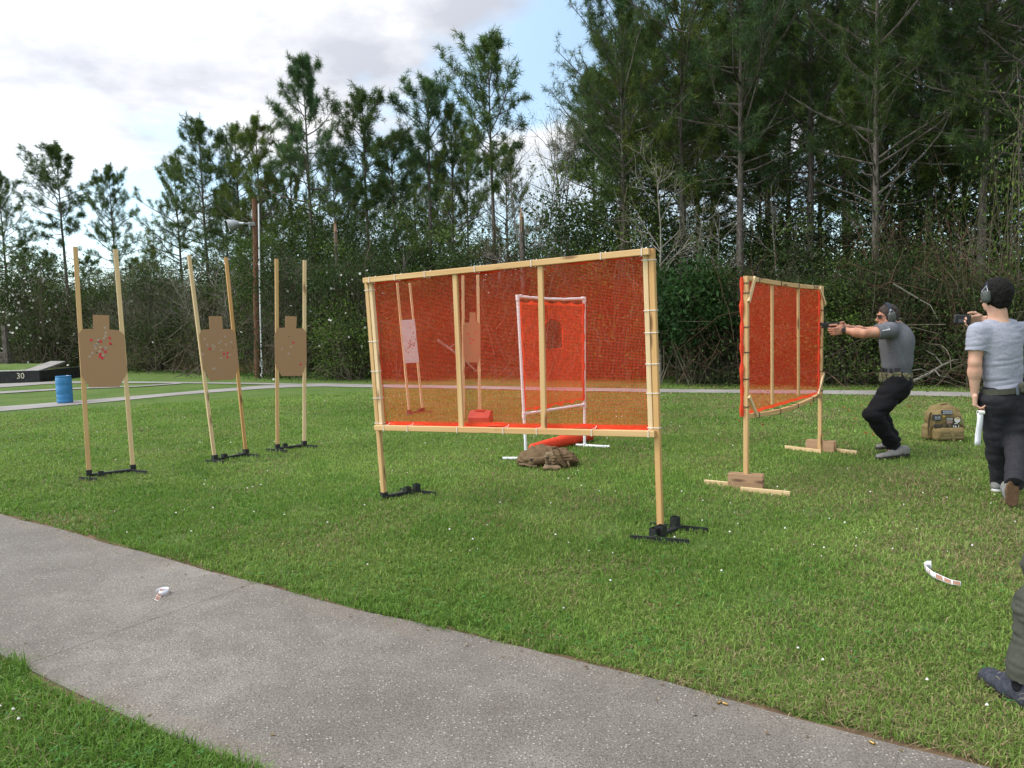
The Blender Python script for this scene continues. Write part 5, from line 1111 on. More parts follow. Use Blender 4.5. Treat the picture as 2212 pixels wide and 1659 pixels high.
# ------------------------------------------------------------------ soft shapes: signed distance fields turned into one mesh
def vnoise3(P, f, seed=0):
    p = P * f + 517.3; i = np.floor(p).astype(np.int64); q = p - i; q = q * q * (3 - 2 * q); out_ = 0
    for dx_ in (0, 1):
        for dy_ in (0, 1):
            for dz_ in (0, 1):
                k = ((i[:, 0] + dx_) * 374761393 + (i[:, 1] + dy_) * 668265263 + (i[:, 2] + dz_) * 2147483647 + seed * 974711) & 0x7fffffff
                k = ((k ^ (k >> 13)) * 1274126177) & 0x7fffffff; hv = ((k ^ (k >> 16)) & 0xffff) / 65535.0
                out_ = out_ + hv * (q[:, 0] if dx_ else 1 - q[:, 0]) * (q[:, 1] if dy_ else 1 - q[:, 1]) * (q[:, 2] if dz_ else 1 - q[:, 2])
    return out_ - .5
class SDF:
    def __init__(s, lo, hi, h):
        s.lo = np.asarray(lo, float); s.h = h; s.n = np.ceil((np.asarray(hi) - s.lo) / h).astype(int) + 1
        s.D = np.full(s.n, .3, np.float32)
    def _win(s, lo, hi):
        a = np.clip(np.floor((np.asarray(lo) - s.lo) / s.h).astype(int), 0, s.n - 1); b = np.clip(np.ceil((np.asarray(hi) - s.lo) / s.h).astype(int) + 1, 1, s.n)
        sl = tuple(slice(x, y) for x, y in zip(a, b)); ax = [s.lo[i] + np.arange(a[i], b[i]) * s.h for i in range(3)]
        X, Y, Z = np.meshgrid(*ax, indexing='ij'); return sl, np.stack([X, Y, Z], -1)
    def put(s, fn, lo, hi, k=.02, op='u'):
        sl, P = s._win(np.asarray(lo) - 2 * k - .03, np.asarray(hi) + 2 * k + .03)
        if 0 in P.shape: return s
        d = fn(P).astype(np.float32); D = s.D[sl]
        if op == 'u':
            hh_ = np.maximum(k - np.abs(D - d), 0) / max(k, 1e-6); s.D[sl] = np.minimum(D, d) - hh_ * hh_ * k * .25
        elif op == 's':
            d = -d; hh_ = np.maximum(k - np.abs(D - d), 0) / max(k, 1e-6); s.D[sl] = np.maximum(D, d) + hh_ * hh_ * k * .25
        return s
    def cone(s, a, b, ra, rb, k=.02, flat=None, cut=(), op='u'):
        a = np.asarray(a, float); b = np.asarray(b, float); ab = b - a; L2 = ab @ ab + 1e-12; r = max(ra, rb) * 1.1
        def fn(P):
            t_ = np.clip(((P - a) @ ab) / L2, 0, 1); q = P - a - t_[..., None] * ab
            if flat is not None:                     # flat = (axis, factor): radius along axis times factor
                ax, f = flat; c = q @ ax; q = q + ax * (c / f - c)[..., None]
            d = np.linalg.norm(q, axis=-1) - (ra + (rb - ra) * t_)
            if flat is not None: d = d * min(1, flat[1])
            for n_, p_ in cut: d = np.maximum(d, (P - p_) @ n_)
            return d
        return s.put(fn, np.minimum(a, b) - r * (1.6 if flat is not None else 1), np.maximum(a, b) + r * (1.6 if flat is not None else 1), k, op)
    def ell(s, c, ax, rad, k=.02, cut=(), op='u'):
        c = np.asarray(c, float); Mx = np.array([unit(a) for a in ax]); rad = np.asarray(rad, float); R_ = rad.max()
        def fn(P):
            q = (P - c) @ Mx.T; k0 = np.linalg.norm(q / rad, axis=-1); k1 = np.linalg.norm(q / rad ** 2, axis=-1) + 1e-9; d = k0 * (k0 - 1) / k1
            for n_, p_ in cut: d = np.maximum(d, (P - p_) @ n_)
            return d
        return s.put(fn, c - R_, c + R_, k, op)
    def box(s, c, ax, half, r=.01, k=.01, op='u'):
        c = np.asarray(c, float); Mx = np.array([unit(a) for a in ax]); half = np.asarray(half, float); R_ = np.linalg.norm(half)
        def fn(P):
            q = np.abs((P - c) @ Mx.T) - (half - r); return np.linalg.norm(np.maximum(q, 0), axis=-1) + np.minimum(q.max(-1), 0) - r
        return s.put(fn, c - R_, c + R_, k, op)
    def plane(s, n_, p_):
        ax = [s.lo[i] + np.arange(s.n[i]) * s.h for i in range(3)]; n_ = unit(n_)
        d = (ax[0] - p_[0])[:, None, None] * n_[0] + (ax[1] - p_[1])[None, :, None] * n_[1] + (ax[2] - p_[2])[None, None, :] * n_[2]; s.D = np.maximum(s.D, d.astype(np.float32)); return s
    def net(s):
        D = s.D; S = (D < 0); n = np.array(D.shape); C = np.zeros(n - 1, np.uint8); offs = [(i, j, k) for i in (0, 1) for j in (0, 1) for k in (0, 1)]
        for i, j, k in offs: C += S[i:n[0] - 1 + i, j:n[1] - 1 + j, k:n[2] - 1 + k]
        idx = np.argwhere((C > 0) & (C < 8)); m_ = len(idx); vid = np.full(n - 1, -1, np.int32); vid[tuple(idx.T)] = np.arange(m_)
        val = {o_: D[idx[:, 0] + o_[0], idx[:, 1] + o_[1], idx[:, 2] + o_[2]] for o_ in offs}; acc = np.zeros((m_, 3)); cnt = np.zeros(m_)
        for o_ in offs:
            for ax in range(3):
                if o_[ax]: continue
                e = list(o_); e[ax] = 1; d0, d1 = val[o_], val[tuple(e)]; x = (d0 < 0) != (d1 < 0); t_ = np.where(x, d0 / np.where(x, d0 - d1, 1), 0)
                p = np.tile(np.array(o_, float), (m_, 1)); p[:, ax] = t_; acc += p * x[:, None]; cnt += x
        V = s.lo + (idx + acc / np.maximum(cnt, 1)[:, None]) * s.h; Q = []
        for ax in range(3):
            b_, c_ = [(1, 2), (2, 0), (0, 1)][ax]; sl0 = [slice(1, -1)] * 3; sl1 = [slice(1, -1)] * 3; sl0[ax] = slice(0, n[ax] - 1); sl1[ax] = slice(1, n[ax])
            s0, s1 = S[tuple(sl0)], S[tuple(sl1)]; off = np.ones(3, int); off[ax] = 0
            for fl in (0, 1):
                e = np.argwhere((s0 & ~s1) if fl == 0 else (~s0 & s1)) + off
                if not len(e): continue
                def cell(db, dc):
                    q = e.copy(); q[:, b_] -= db; q[:, c_] -= dc; q = np.minimum(q, n - 2); return vid[tuple(q.T)]
                f = np.stack([cell(1, 1), cell(0, 1), cell(0, 0), cell(1, 0)], 1); Q.append(f if fl == 0 else f[:, ::-1])
        Q = np.concatenate(Q); Q = Q[(Q >= 0).all(1)]; return V, Q
def vnormals(V, Q):
    fn = np.cross(V[Q[:, 2]] - V[Q[:, 0]], V[Q[:, 3]] - V[Q[:, 1]]); N_ = np.zeros_like(V)
    for i in range(4): np.add.at(N_, Q[:, i], fn)
    return N_ / (np.linalg.norm(N_, axis=1)[:, None] + 1e-12)
def soft(name, sdfs, mat, parent, folds=(), smooth_it=1, g_ax=None):
    """one mesh object from one or more fields; folds = [(frequency vec, amplitude, seed)]"""
    Vs = []; Qs = []; k = 0
    for s_ in (sdfs if isinstance(sdfs, list) else [sdfs]):
        V, Q = s_.net()
        for it in range(smooth_it):
            acc = np.zeros_like(V); cnt = np.zeros(len(V))
            for i in range(4):
                j = (i + 1) % 4; np.add.at(acc, Q[:, i], V[Q[:, j]]); np.add.at(cnt, Q[:, i], 1); np.add.at(acc, Q[:, j], V[Q[:, i]]); np.add.at(cnt, Q[:, j], 1)
            V = V * .5 + .5 * acc / np.maximum(cnt, 1)[:, None]
        if folds:
            N_ = vnormals(V, Q); disp = np.zeros(len(V))
            for f, a, sd in folds:
                nn_ = vnoise3(V @ np.asarray(f), 1.0, sd) if np.ndim(f) == 2 else vnoise3(V * np.asarray(f), 1.0, sd)
                disp += a * (1 - 4 * np.abs(nn_)) if a < 0 else a * 2 * nn_
            V = V + N_ * disp[:, None]
        Vs.append(V); Qs.append(Q + k); k += len(V)
    V = np.concatenate(Vs); o0 = origin(parent); return link(name, np_mesh(name, V - o0, [np.concatenate(Qs)], mat, smooth=True, g=V), parent)

# ------------------------------------------------------------------ cloth, skin and leather
def cloth(name, c1, c2, weave=900, rough=.9, fold=0):
    m, t, b, o = new_mat(name); b.inputs['Roughness'].default_value = rough; b.inputs['Specular IOR Level'].default_value = .15
    v = coords(t, 'Object'); t.links.new(rmp(t, nz(t, v, 55, 4, .7), [(.35, c1), (.65, c2)]), b.inputs['Base Color']); bump(t, b, nz(t, v, weave, 2), .25, .002)
    return m
SKIN = M('skin', (.36, .165, .105), (.48, .25, .17), 11, .6, .22, bs=.2, bscale=160, bdist=.002)
SKIN2 = M('pale_skin', (.46, .25, .175), (.56, .34, .25), 11, .6, .22, bs=.2, bscale=160, bdist=.002)
HAIR = M('black_hair', (.004, .0035, .0035), (.012, .010, .009), 90, .75, .15, bs=.8, bscale=150, bdist=.01)
HAIRB = M('dark_brown_hair', (.018, .011, .008), (.04, .025, .018), 90, .6, .35, bs=.8, bscale=150, bdist=.01)
CHAR = cloth('charcoal_shirt', (.105, .108, .122), (.135, .138, .154))
GREY = cloth('heather_shirt', (.25, .258, .315), (.305, .313, .37))
BLKP = cloth('black_trousers', (.007, .007, .0085), (.012, .012, .0145))
GRYP = cloth('grey_jeans', (.020, .0195, .0235), (.031, .0305, .036))
OLVP = cloth('olive_trousers', (.048, .050, .040), (.064, .066, .053))
SHOEG = cloth('grey_mesh_shoe', (.16, .155, .15), (.24, .235, .225), 500); SHOEB = cloth('navy_suede_shoe', (.025, .028, .042), (.06, .062, .075), 300)
SOLEB = M('dark_sole', (.02, .017, .014), (.03, .026, .022), 40, .8, bs=.6, bscale=130); SOLEG = M('gum_sole', (.085, .045, .022), (.12, .07, .036), 30, .75, bs=.5, bscale=110); SOLEW = M('white_midsole', (.50, .49, .47), (.6, .59, .57), 20, .7)
CUP = M('olive_cup', (.045, .052, .045), (.06, .066, .058), 40, .55, .4); CUPG = M('grey_cup', (.11, .115, .12), (.14, .145, .15), 40, .5, .4); BAND = M('navy_band', (.018, .022, .035), None, rough=.7)
GUN = M('gun_black', (.012, .012, .013), (.02, .02, .021), 60, .42, .5)
m, t, b, o = new_mat('camo_cloth'); v = coords(t, 'Object'); b.inputs['Roughness'].default_value = .9
col = rmp(t, nz(t, v, 24, 3, .5), [(.42, (.17, .14, .075)), (.47, (.075, .085, .04)), (.58, (.075, .085, .04)), (.61, (.27, .22, .13))]); col = mixc(t, rmp(t, nz(t, v, 38, 2), [(.60, 0), (.63, .8)]), col, (.06, .04, .025)); t.links.new(col, b.inputs['Base Color']); bump(t, b, nz(t, v, 500, 2), .3, .002); CAMO = m
TAN = cloth('tan_cordura', (.150, .108, .046), (.205, .150, .068), 700); TAN2 = cloth('tan_strap', (.20, .152, .072), (.25, .19, .095), 700); BRN = cloth('brown_cordura', (.105, .068, .036), (.145, .098, .055), 700); BRN2 = cloth('brown_strap', (.17, .118, .068), (.20, .145, .088), 700)
OLV = cloth('olive_belt', (.055, .057, .042), (.075, .077, .058), 600)

def hand(sd, wr, d, n, t_, curl, thumb=(.5, .5), s_=1.0, spread=.0):
    """five fingers: wr wrist, d towards the knuckles, n palm facing, t_ thumb side; curl = bend of the three joints per finger"""
    d, n, t_ = unit(d), unit(n), unit(t_); wr = np.asarray(wr, float)
    sd.cone(wr - d * .035, wr + d * .02, .027 * s_, .027 * s_, .015, flat=(n, .78)); sd.box(wr + d * .052 * s_, (d, t_, n), (.046 * s_, .040 * s_, .0145 * s_), .013, .014)
    sd.ell(wr + d * .035 * s_ + t_ * .022 * s_ + n * .010, (d, t_, n), (.032, .018, .014), .012)
    for i, (off, ls, rr_) in enumerate(((.030, .96, .0094), (.010, 1.06, .0097), (-.011, 1.0, .0093), (-.030, .80, .0083))):
        p = wr + d * (.093 - .004 * abs(i - 1)) * s_ + t_ * off * s_; a = 0; cu = curl[i] if isinstance(curl[0], (tuple, list)) else curl; sp = spread * (1.5 - i)
        dd0 = unit(d + t_ * sp)
        for q, (ln, c_) in enumerate(zip((.044, .027, .021), cu)):
            a += c_; dd = dd0 * math.cos(a) + n * math.sin(a); p2 = p + dd * ln * ls * s_; r_ = rr_ * s_ * (1 - .10 * q); sd.cone(p, p2, r_, r_ * .92, .004); p = p2
    p = wr + d * .022 * s_ + t_ * .030 * s_ + n * .004; dd = unit(d * .75 + t_ * .62 + n * thumb[0] * .6); p2 = p + dd * .045 * s_; sd.cone(p, p2, .0135 * s_, .0115 * s_, .010)
    dd = unit(d * .92 + t_ * .12 + n * thumb[1] * .7); p3 = p2 + dd * .034 * s_; sd.cone(p2, p3, .0112 * s_, .0100 * s_, .005); dd = unit(dd + n * thumb[1] * .4 - t_ * .1); sd.cone(p3, p3 + dd * .026 * s_, .0100 * s_, .0082 * s_, .005)
def figure(o, J, skin, top, bottom, hands, sleeve=.52, hgt=6e-3, build=1.0, deep=1.0, leg=1.0, slr=.068, face=True, trouser_end=(.06, .06), top_fold=(), bot_fold=(), hair=HAIR, hair_len=.012, waist_drop=.0, nape=.0):
    g_ = lambda k: np.asarray(J[k], float)
    s = unit(g_('shR') - g_('shL')); pel = (g_('hipL') + g_('hipR')) / 2; sh = (g_('shL') + g_('shR')) / 2; nk = g_('neck'); u = unit(nk - pel); f = unit(np.cross(u, s)); s = unit(np.cross(f, u))
    hd = g_('head'); hf = unit(J['face']); hu = unit(J['headup']); hu = unit(hu - hf * (hu @ hf)); hs = np.cross(hf, hu)   # right-hand side of the head
    P = np.array([g_(k) for k in J if k not in ('face', 'headup', 'toedL', 'toedR')]); lo, hi = P.min(0) - .22, P.max(0) + .24
    b_ = SDF(lo, hi, hgt)
    # head
    b_.ell(hd + hu * .020 - hf * .012, (hs, hf, hu), (.074, .094, .098), .02); b_.ell(hd + hf * .022 - hu * .050, (hs, hf, hu), (.056, .068, .066), .03); b_.ell(hd + hf * .068 - hu * .092, (hs, hf, hu), (.024, .020, .018), .02)
    if face:
        b_.cone(hd + hf * .086 + hu * .012, hd + hf * .108 - hu * .026, .008, .0125, .010); b_.ell(hd + hf * .098 - hu * .032, (hs, hf, hu), (.017, .012, .009), .008)
        b_.cone(hd + hf * .080 + hu * .030 - hs * .04, hd + hf * .080 + hu * .030 + hs * .04, .010, .010, .012)
        b_.cone(hd + hf * .088 - hu * .060 - hs * .018, hd + hf * .088 - hu * .060 + hs * .018, .008, .008, .006); b_.cone(hd + hf * .086 - hu * .072 - hs * .015, hd + hf * .086 - hu * .072 + hs * .015, .008, .008, .006)
        for q in (-1, 1): b_.ell(hd + hf * .078 + hu * .012 + hs * q * .032, (hs, hf, hu), (.016, .012, .012), .008, op='s'); b_.ell(hd + hf * .074 + hu * .012 + hs * q * .032, (hs, hf, hu), (.0125, .0125, .0125), .003)
    for q in (-1, 1): b_.ell(hd + hs * q * .078 - hf * .010 - hu * .005, (hs, hf, hu), (.010, .022, .032), .008)
    b_.cone(nk - u * .03, hd - hu * .045 - hf * .012, .064 * build, .058 * build, .03)
    # trunk, hidden by the shirt but continuous with the limbs
    ch = lerp(pel, nk, .66); wa = lerp(pel, nk, .30)
    def trunk(sd, e, k=.06, arms=True):
        sd.ell(lerp(pel, nk, .72) + f * .005, (s, f, u), ((.165 + e) * build, (.112 + e) * build * deep, .20 + e), k); sd.ell(lerp(pel, nk, .40), (s, f, u), ((.145 + e) * build, (.100 + e) * build * deep, .22 + e), k)
        sd.cone(lerp(sh, g_('shL'), .75) + u * .0, lerp(sh, g_('shR'), .75), (.066 + e) * build, (.066 + e) * build, k); sd.cone(lerp(sh, g_('shL'), .35) + u * .035, lerp(sh, g_('shR'), .35) + u * .035, (.058 + e) * build, (.058 + e) * build, k)
        sd.ell(pel + u * .03, (s, f, u), ((.155 + e) * build, (.112 + e) * build, .13), k)
    trunk(b_, -.012)
    for S_ in 'LR':
        a, e, w_ = g_('sh' + S_), g_('el' + S_), g_('wr' + S_); b_.cone(a, lerp(a, e, .5), .050 * build, .049 * build, .03); b_.cone(lerp(a, e, .45), e, .049 * build, .040 * build, .02); b_.cone(e, lerp(e, w_, .35), .041 * build, .044 * build, .02); b_.cone(lerp(e, w_, .3), w_, .043 * build, .0275, .02)
        h_, k_, n_ = g_('hip' + S_), g_('kn' + S_), g_('an' + S_); b_.cone(h_, k_, .080, .052, .03); b_.cone(k_, lerp(k_, n_, .35), .050, .054, .02); b_.cone(lerp(k_, n_, .3), n_, .053, .038, .02); b_.cone(n_ - (0, 0, .02), lerp(n_, g_('toe' + S_), .3) - (0, 0, .035), .022, .012, .01)
    hs_ = []
    for H in hands:
        w_ = np.asarray(H['wr'], float); hsd = SDF(w_ - .24, w_ + .24, 3.2e-3); hand(hsd, w_, H['d'], H['n'], H['t'], H['curl'], H.get('thumb', (.5, .5)), H.get('s', 1.0)); hs_.append(hsd)
    body = soft('body', [b_] + hs_, skin, o)
    # hair
    h = SDF(hd - .19, hd + .19, 4.5e-3); h.ell(hd + hu * .024 - hf * .016, (hs, hf, hu), (.080 + hair_len, .100 + hair_len, .106 + hair_len), .02); h.ell(hd - hf * .055 - hu * .045, (hs, hf, hu), (.058 + hair_len * .4, .05 + hair_len * .5, .055 + nape), .03)
    h.ell(hd + hf * .095 - hu * .045, (hs, hf, hu), (.12, .085, .105), .02, op='s'); h.cone(hd - hu * .13 - hf * .1, hd - hu * .13 + hf * .2, .035 - nape * .3, .05, .01, op='s')
    soft('hair', h, hair, o, folds=[((110, 110, 60), .0035, 3), ((30, 30, 30), .004, 4)])
    # shirt
    t_ = SDF(lo, hi, hgt); trunk(t_, .010)
    wp = lerp(pel, nk, .10 - waist_drop)
    t_.plane(-u, wp)
    for S_ in 'LR':
        a, e = g_('sh' + S_), g_('el' + S_); ax = unit(e - a); x = lerp(a, e, sleeve); t_.cone(a - ax * .02, x + ax * .06, slr * build, (slr - .003) * build, .035, cut=[(ax, x)]); 
    t_.cone(nk + u * .035, nk + u * .2 + (hd - nk) * .3, .066, .06, .004, op='s')
    shirt = soft('shirt', t_, top, o, folds=top_fold)
    # trousers
    p_ = SDF(lo, hi, hgt); p_.ell(pel + u * .01, (s, f, u), (.168 * build, .122 * build, .16), .05); p_.plane(u, lerp(pel, nk, .19))
    for S_, te in zip('LR', trouser_end):
        h_, k_, n_ = g_('hip' + S_), g_('kn' + S_), g_('an' + S_); ax = unit(n_ - k_); x = n_ - ax * te
        p_.cone(h_, k_, .098 * build * leg, .068 * build * leg, .05); p_.cone(k_, lerp(k_, n_, .35), .067 * build * leg, .065 * build * leg, .03); p_.cone(lerp(k_, n_, .3), x + ax * .05, .064 * build * leg, .056 * build * leg, .03, cut=[(ax, x)])
        p_.ell(lerp(pel, h_, .8) - f * .045 - u * .03, (s, f, u), (.085 * build, .075 * build, .10), .04)
    for S_ in 'LR':
        sk_ = SDF(g_('an' + S_) - .2, g_('an' + S_) + .2, 5e-3); k_, n_ = g_('kn' + S_), g_('an' + S_); sk_.cone(n_ - unit(n_ - k_) * .12, n_ + unit(n_ - k_) * .02, .047, .044, .01); soft('sock', sk_, BLKP, o)
    trousers = soft('trousers', p_, bottom, o, folds=bot_fold)
    return dict(s=s, f=f, u=u, pel=pel, nk=nk, hd=hd, hf=hf, hu=hu, hs=hs, shirt=shirt, trousers=trousers, body=body, wp=wp)
def shoe(o, heel, toe, up, mat, sole, h=.09, w_=.040, midsole=None, folds=()):
    """heel and toe lie on the sole plane"""
    heel, toe = np.asarray(heel, float), np.asarray(toe, float); d = unit(toe - heel); up = unit(up - d * (up @ d)); s = np.cross(d, up); Ln = np.linalg.norm(toe - heel)
    sd = SDF(np.minimum(heel, toe) - .16, np.maximum(heel, toe) + .16, 4.5e-3)
    sd.cone(heel + d * w_ * .9 + up * .045, heel + d * Ln * .45 + up * .038, w_ * .86, w_ * .95, .02, flat=(up, 1.15)); sd.cone(heel + d * Ln * .45 + up * .034, toe - d * w_ * .95 + up * .022, w_ * 1.0, w_ * .88, .03, flat=(up, .80))
    sd.cone(heel + d * .05 + up * .05, heel + d * .058 + up * h, .036, .038, .025, cut=[(up, heel + up * h)]); sd.cone(heel + d * .07 + up * .075, heel + d * Ln * .55 + up * .045, .030, .030, .03)
    sd.plane(-up, heel + up * .022); up_o = soft('shoe', sd, mat, o, folds=folds)
    so = SDF(np.minimum(heel, toe) - .12, np.maximum(heel, toe) + .12, 4e-3); so.cone(heel + d * w_ * 1.02, heel + d * Ln * .42, w_ * .92, w_ * .88, .01); so.cone(heel + d * Ln * .42, toe - d * w_ * 1.05, w_ * .88, w_ * 1.06, .03); so.plane(up, heel + up * .026); so.plane(-up, heel)
    soft('sole', so, sole, up_o, smooth_it=0); return up_o
def muffs(o, F, cup, r=.056, band=BAND):
    hd, hs, hu, hf = F['hd'], F['hs'], F['hu'], F['hf']; m_ = SDF(hd - .2, hd + .2, 4e-3); mo = None
    for q in (-1, 1):
        c = hd + hs * q * .088 - hf * .006 - hu * .004; mb = MB(); mb.lathe(c, [(0, -.008), (.046, -.008), (.049, .002), (.046, .010)], 20, hs * q); e = mb.build('ear_cushion', BLACK, o, smooth=True)
        cs = SDF(c - .1, c + .1, 3.5e-3); cs.ell(c + hs * q * .020, (hs, hf, hu), (.026, .038, .052), .01); cs.box(c + hs * q * .018, (hs, hf, hu), (.020, .036, .046), .018, .012); cs.plane(-hs * q, c + hs * q * .008); mo = soft('ear_cup', cs, cup, o)
        mb = MB(); mb.lathe(c + hs * q * .041 + hu * .008 + hf * .004, [(0, .004), (.012, .004), (.014, 0), (.014, -.01)], 14, hs * q); mb.build('cup_knob', BLACK, mo, smooth=True)
        mb = MB(); mb.tube([c + hs * q * .032 + hf * .026 - hu * .0, c + hs * q * .030 + hf * .024 + hu * .048, c + hs * q * .012 + hu * .085, c + hs * q * .030 - hf * .024 + hu * .048, c + hs * q * .032 - hf * .026], .0028, 6); mb.build('cup_wire', STEEL, mo, smooth=True)
    pts = [hd + hs * math.cos(a) * .098 + hu * (.030 + math.sin(a) * .112) - hf * .004 for a in np.linspace(R(8), R(172), 17)]; mb = MB()
    for a, b_ in zip(pts[:-1], pts[1:]): mb.beam(a, b_ + (b_ - a) * .05, .036, .010, unit((a + b_) / 2 - hd), .002)
    return mb.build('headband', band, o)

# ------------------------------------------------------------------ the crouching shooter
def Z6(x, y): return (1728 + x * .32984, 576 + y * .32984)
gy0 = G(1930, 986)[1]
def K(x, y, dz=0): return A(*Z6(x, y), gy0 + dz)
o = root('person', 'crouching person in charcoal t-shirt and black trousers aiming a pistol past the panel', 'person', G(1932, 984))
J = dict(head=K(571, 328, 0), face=(-1, .12, -.10), headup=(-.12, -.02, 1), neck=K(634, 385, 0.02), shL=K(590, 418, -.17), elL=K(418, 440, -.20), wrL=K(283, 416, -.08), shR=K(612, 404, .20), elR=K(430, 425, .30), wrR=K(300, 398, .06),
         hipL=K(636, 772, -.10), hipR=K(646, 770, .12), knL=K(478, 968, -.17), knR=K(512, 958, .20), anL=K(610, 1168, -.06), anR=K(606, 1130, .22), toeL=K(520, 1222, -.12), toeR=K(520, 1178, .22))
wL, wR = J['wrL'], J['wrR']; gc = K(222, 390, 0.0)
hands = [dict(wr=wR, d=unit(gc + np.array((.035, .0, -.03)) - wR + np.array((-.0, 0, .0))), n=unit(np.array((-.1, -1, 0))), t=(0.15, 0, 1), curl=(.9, 1.2, .8), thumb=(.3, .3), s=1.0),
         dict(wr=wL, d=unit(np.array((-.92, .05, -.12))), n=unit(np.array((-.05, 1, .12))), t=(-.12, 0, 1), curl=((.85, 1.0, .7), (.95, 1.1, .7), (1.0, 1.1, .8), (1.05, 1.2, .8)), thumb=(.2, .15), s=1.06)]
F1 = figure(o, J, SKIN, CHAR, BLKP, hands, sleeve=.52, build=1.07, deep=1.32, leg=1.27, slr=.076, hair=HAIRB, hair_len=.004, trouser_end=(-.02, -.035),
            top_fold=[(np.array([[9, 0, 3], [0, 7, 0], [3, 0, 3.5]]), -.0075, 1), ((6, 6, 5), .010, 2), (np.array([[16, 0, 8], [0, 9, 0], [10, 0, 3]]), .0035, 8)], bot_fold=[((5, 5, 12), -.011, 5), ((9, 9, 26), .007, 6)])
shoe(o, K(716, 1232, -.04), K(498, 1262, -.13), np.array((.05, 0, 1)), SHOEG, SOLEB, .10, .045, folds=[((40, 40, 40), .003, 3)])
shoe(o, K(655, 1182, .24), K(497, 1196, .22), np.array((0, 0, 1)), SHOEG, SOLEB, .10, .042)
muffs(o, F1, CUP)
tb = text_mb('G', .020, F1['hd'] - F1['hs'] * .094 + F1['hu'] * .068 - F1['hf'] * .004, -F1['hf'], F1['hu'], .001) if False else None
c = F1['hd'] - F1['hs'] * .098 + F1['hu'] * .072 - F1['hf'] * .004; mb = MB(); mb.lathe(c, [(.004, 0), (.010, 0), (.010, .002), (.004, .002)], 14, -F1['hs']); mb.build('band_emblem', WHITE, o)
# beard and dark glasses
hd, hf, hu, hs = F1['hd'], F1['hf'], F1['hu'], F1['hs']; bd = SDF(hd - .2, hd + .2, 4e-3); bd.ell(hd + hf * .028 - hu * .068, (hs, hf, hu), (.060, .070, .058), .01); bd.plane(hu, hd - hu * .058); soft('beard', bd, HAIRB, o, folds=[((70, 70, 70), .003, 3)])
mb = MB()
for q in (-1, 1): mb.beam(hd + hf * .094 + hu * .012 + hs * q * .012, hd + hf * .084 + hu * .014 + hs * q * .060, .006, .034, hu, .002); mb.beam(hd + hf * .085 + hu * .018 + hs * q * .064, hd - hf * .004 + hu * .016 + hs * q * .078, .004, .007, hu, .001)
mb.build('glasses', GUN, o)
# sleeve patch, a small striped flag
u_ = unit(J['elL'] - J['shL']); c0 = lerp(J['shL'], J['elL'], .30) + np.array((0, -.072, .030)); nP = unit(np.array((0, -1, .62))); ax = unit(u_ - nP * (u_ @ nP)); up = unit(np.cross(ax, nP)); up = up if up[2] > 0 else -up
mb = MB(); mb.slab([c0 - ax * .038 - up * .022, c0 + ax * .038 - up * .022, c0 + ax * .038 + up * .022, c0 - ax * .038 + up * .022], nP, .02); pa = mb.build('flag_patch', M('patch_white', (.55, .56, .58)), F1['shirt'])
for k in range(4):
    mb = MB(); y0 = -.018 + k * .0105; mb.slab([c0 - ax * .034 + up * y0 + nP * .001, c0 + ax * .034 + up * y0 + nP * .001, c0 + ax * .034 + up * (y0 + .004) + nP * .001, c0 - ax * .034 + up * (y0 + .004) + nP * .001], nP, .002); mb.build('stripe', M('patch_grey', (.16, .17, .19)), pa)
mb = MB(); mb.slab([c0 - ax * .036 + up * .002 + nP * .002, c0 - ax * .008 + up * .002 + nP * .002, c0 - ax * .008 + up * .020 + nP * .002, c0 - ax * .036 + up * .020 + nP * .002], nP, .002); mb.build('canton', M('patch_dark', (.12, .13, .15)), pa)
# watch
wd_ = unit(J['wrL'] - J['elL']); c = J['wrL'] - wd_ * .012; mb = MB(); mb.lathe(c, [(.030, -.012), (.0345, -.011), (.0345, .011), (.030, .012)], 22, wd_); wt = mb.build('watch', BLACK, o, smooth=True)
sdw = unit(np.cross(wd_, (0, 0, 1))); sdw = sdw if sdw[1] < 0 else -sdw; mb = MB(); mb.lathe(c + sdw * .033 + np.array((0, 0, .004)), [(0, .010), (.019, .010), (.022, .004), (.022, 0)], 18, sdw); mb.build('watch_case', BLACK, wt, smooth=True)
# belt with pouches
pel, u, f, s = F1['pel'], F1['u'], F1['f'], F1['s']
bc = pel + u * .095; mb = MB(); ring = [bc + s * math.cos(a) * .182 + f * math.sin(a) * .138 for a in np.linspace(0, 2 * math.pi, 33)]
for a, b_ in zip(ring[:-1], ring[1:]): mb.beam(a, b_, .010, .046, u, .001)
bl = mb.build('belt', CAMO, o)
for ang, wdt, hh_ in ((118, .060, .105), (140, .044, .10), (161, .044, .10), (184, .060, .115), (212, .05, .09), (95, .06, .095)):
    a = R(ang); dn = unit(s * math.cos(a) * .138 + f * math.sin(a) * .182); c = bc + s * math.cos(a) * .196 + f * math.sin(a) * .152 - u * .012; tx = np.cross(u, dn)
    ps = SDF(c - .12, c + .12, 4e-3); ps.box(c, (tx, dn, u), (wdt * .60, .024, hh_ / 2), .012, .01); po = soft('pouch', ps, CAMO, bl, folds=[((30, 30, 30), .003, 2)])
    if ang < 200:
        for q in ((-.014, .014) if wdt > .05 else (0,)): mb = MB(); mb.beam(c + tx * q + u * hh_ * .4, c + tx * q + u * (hh_ * .5 + .045), .022, .024, dn, .005); mb.build('magazine', GUN, po)
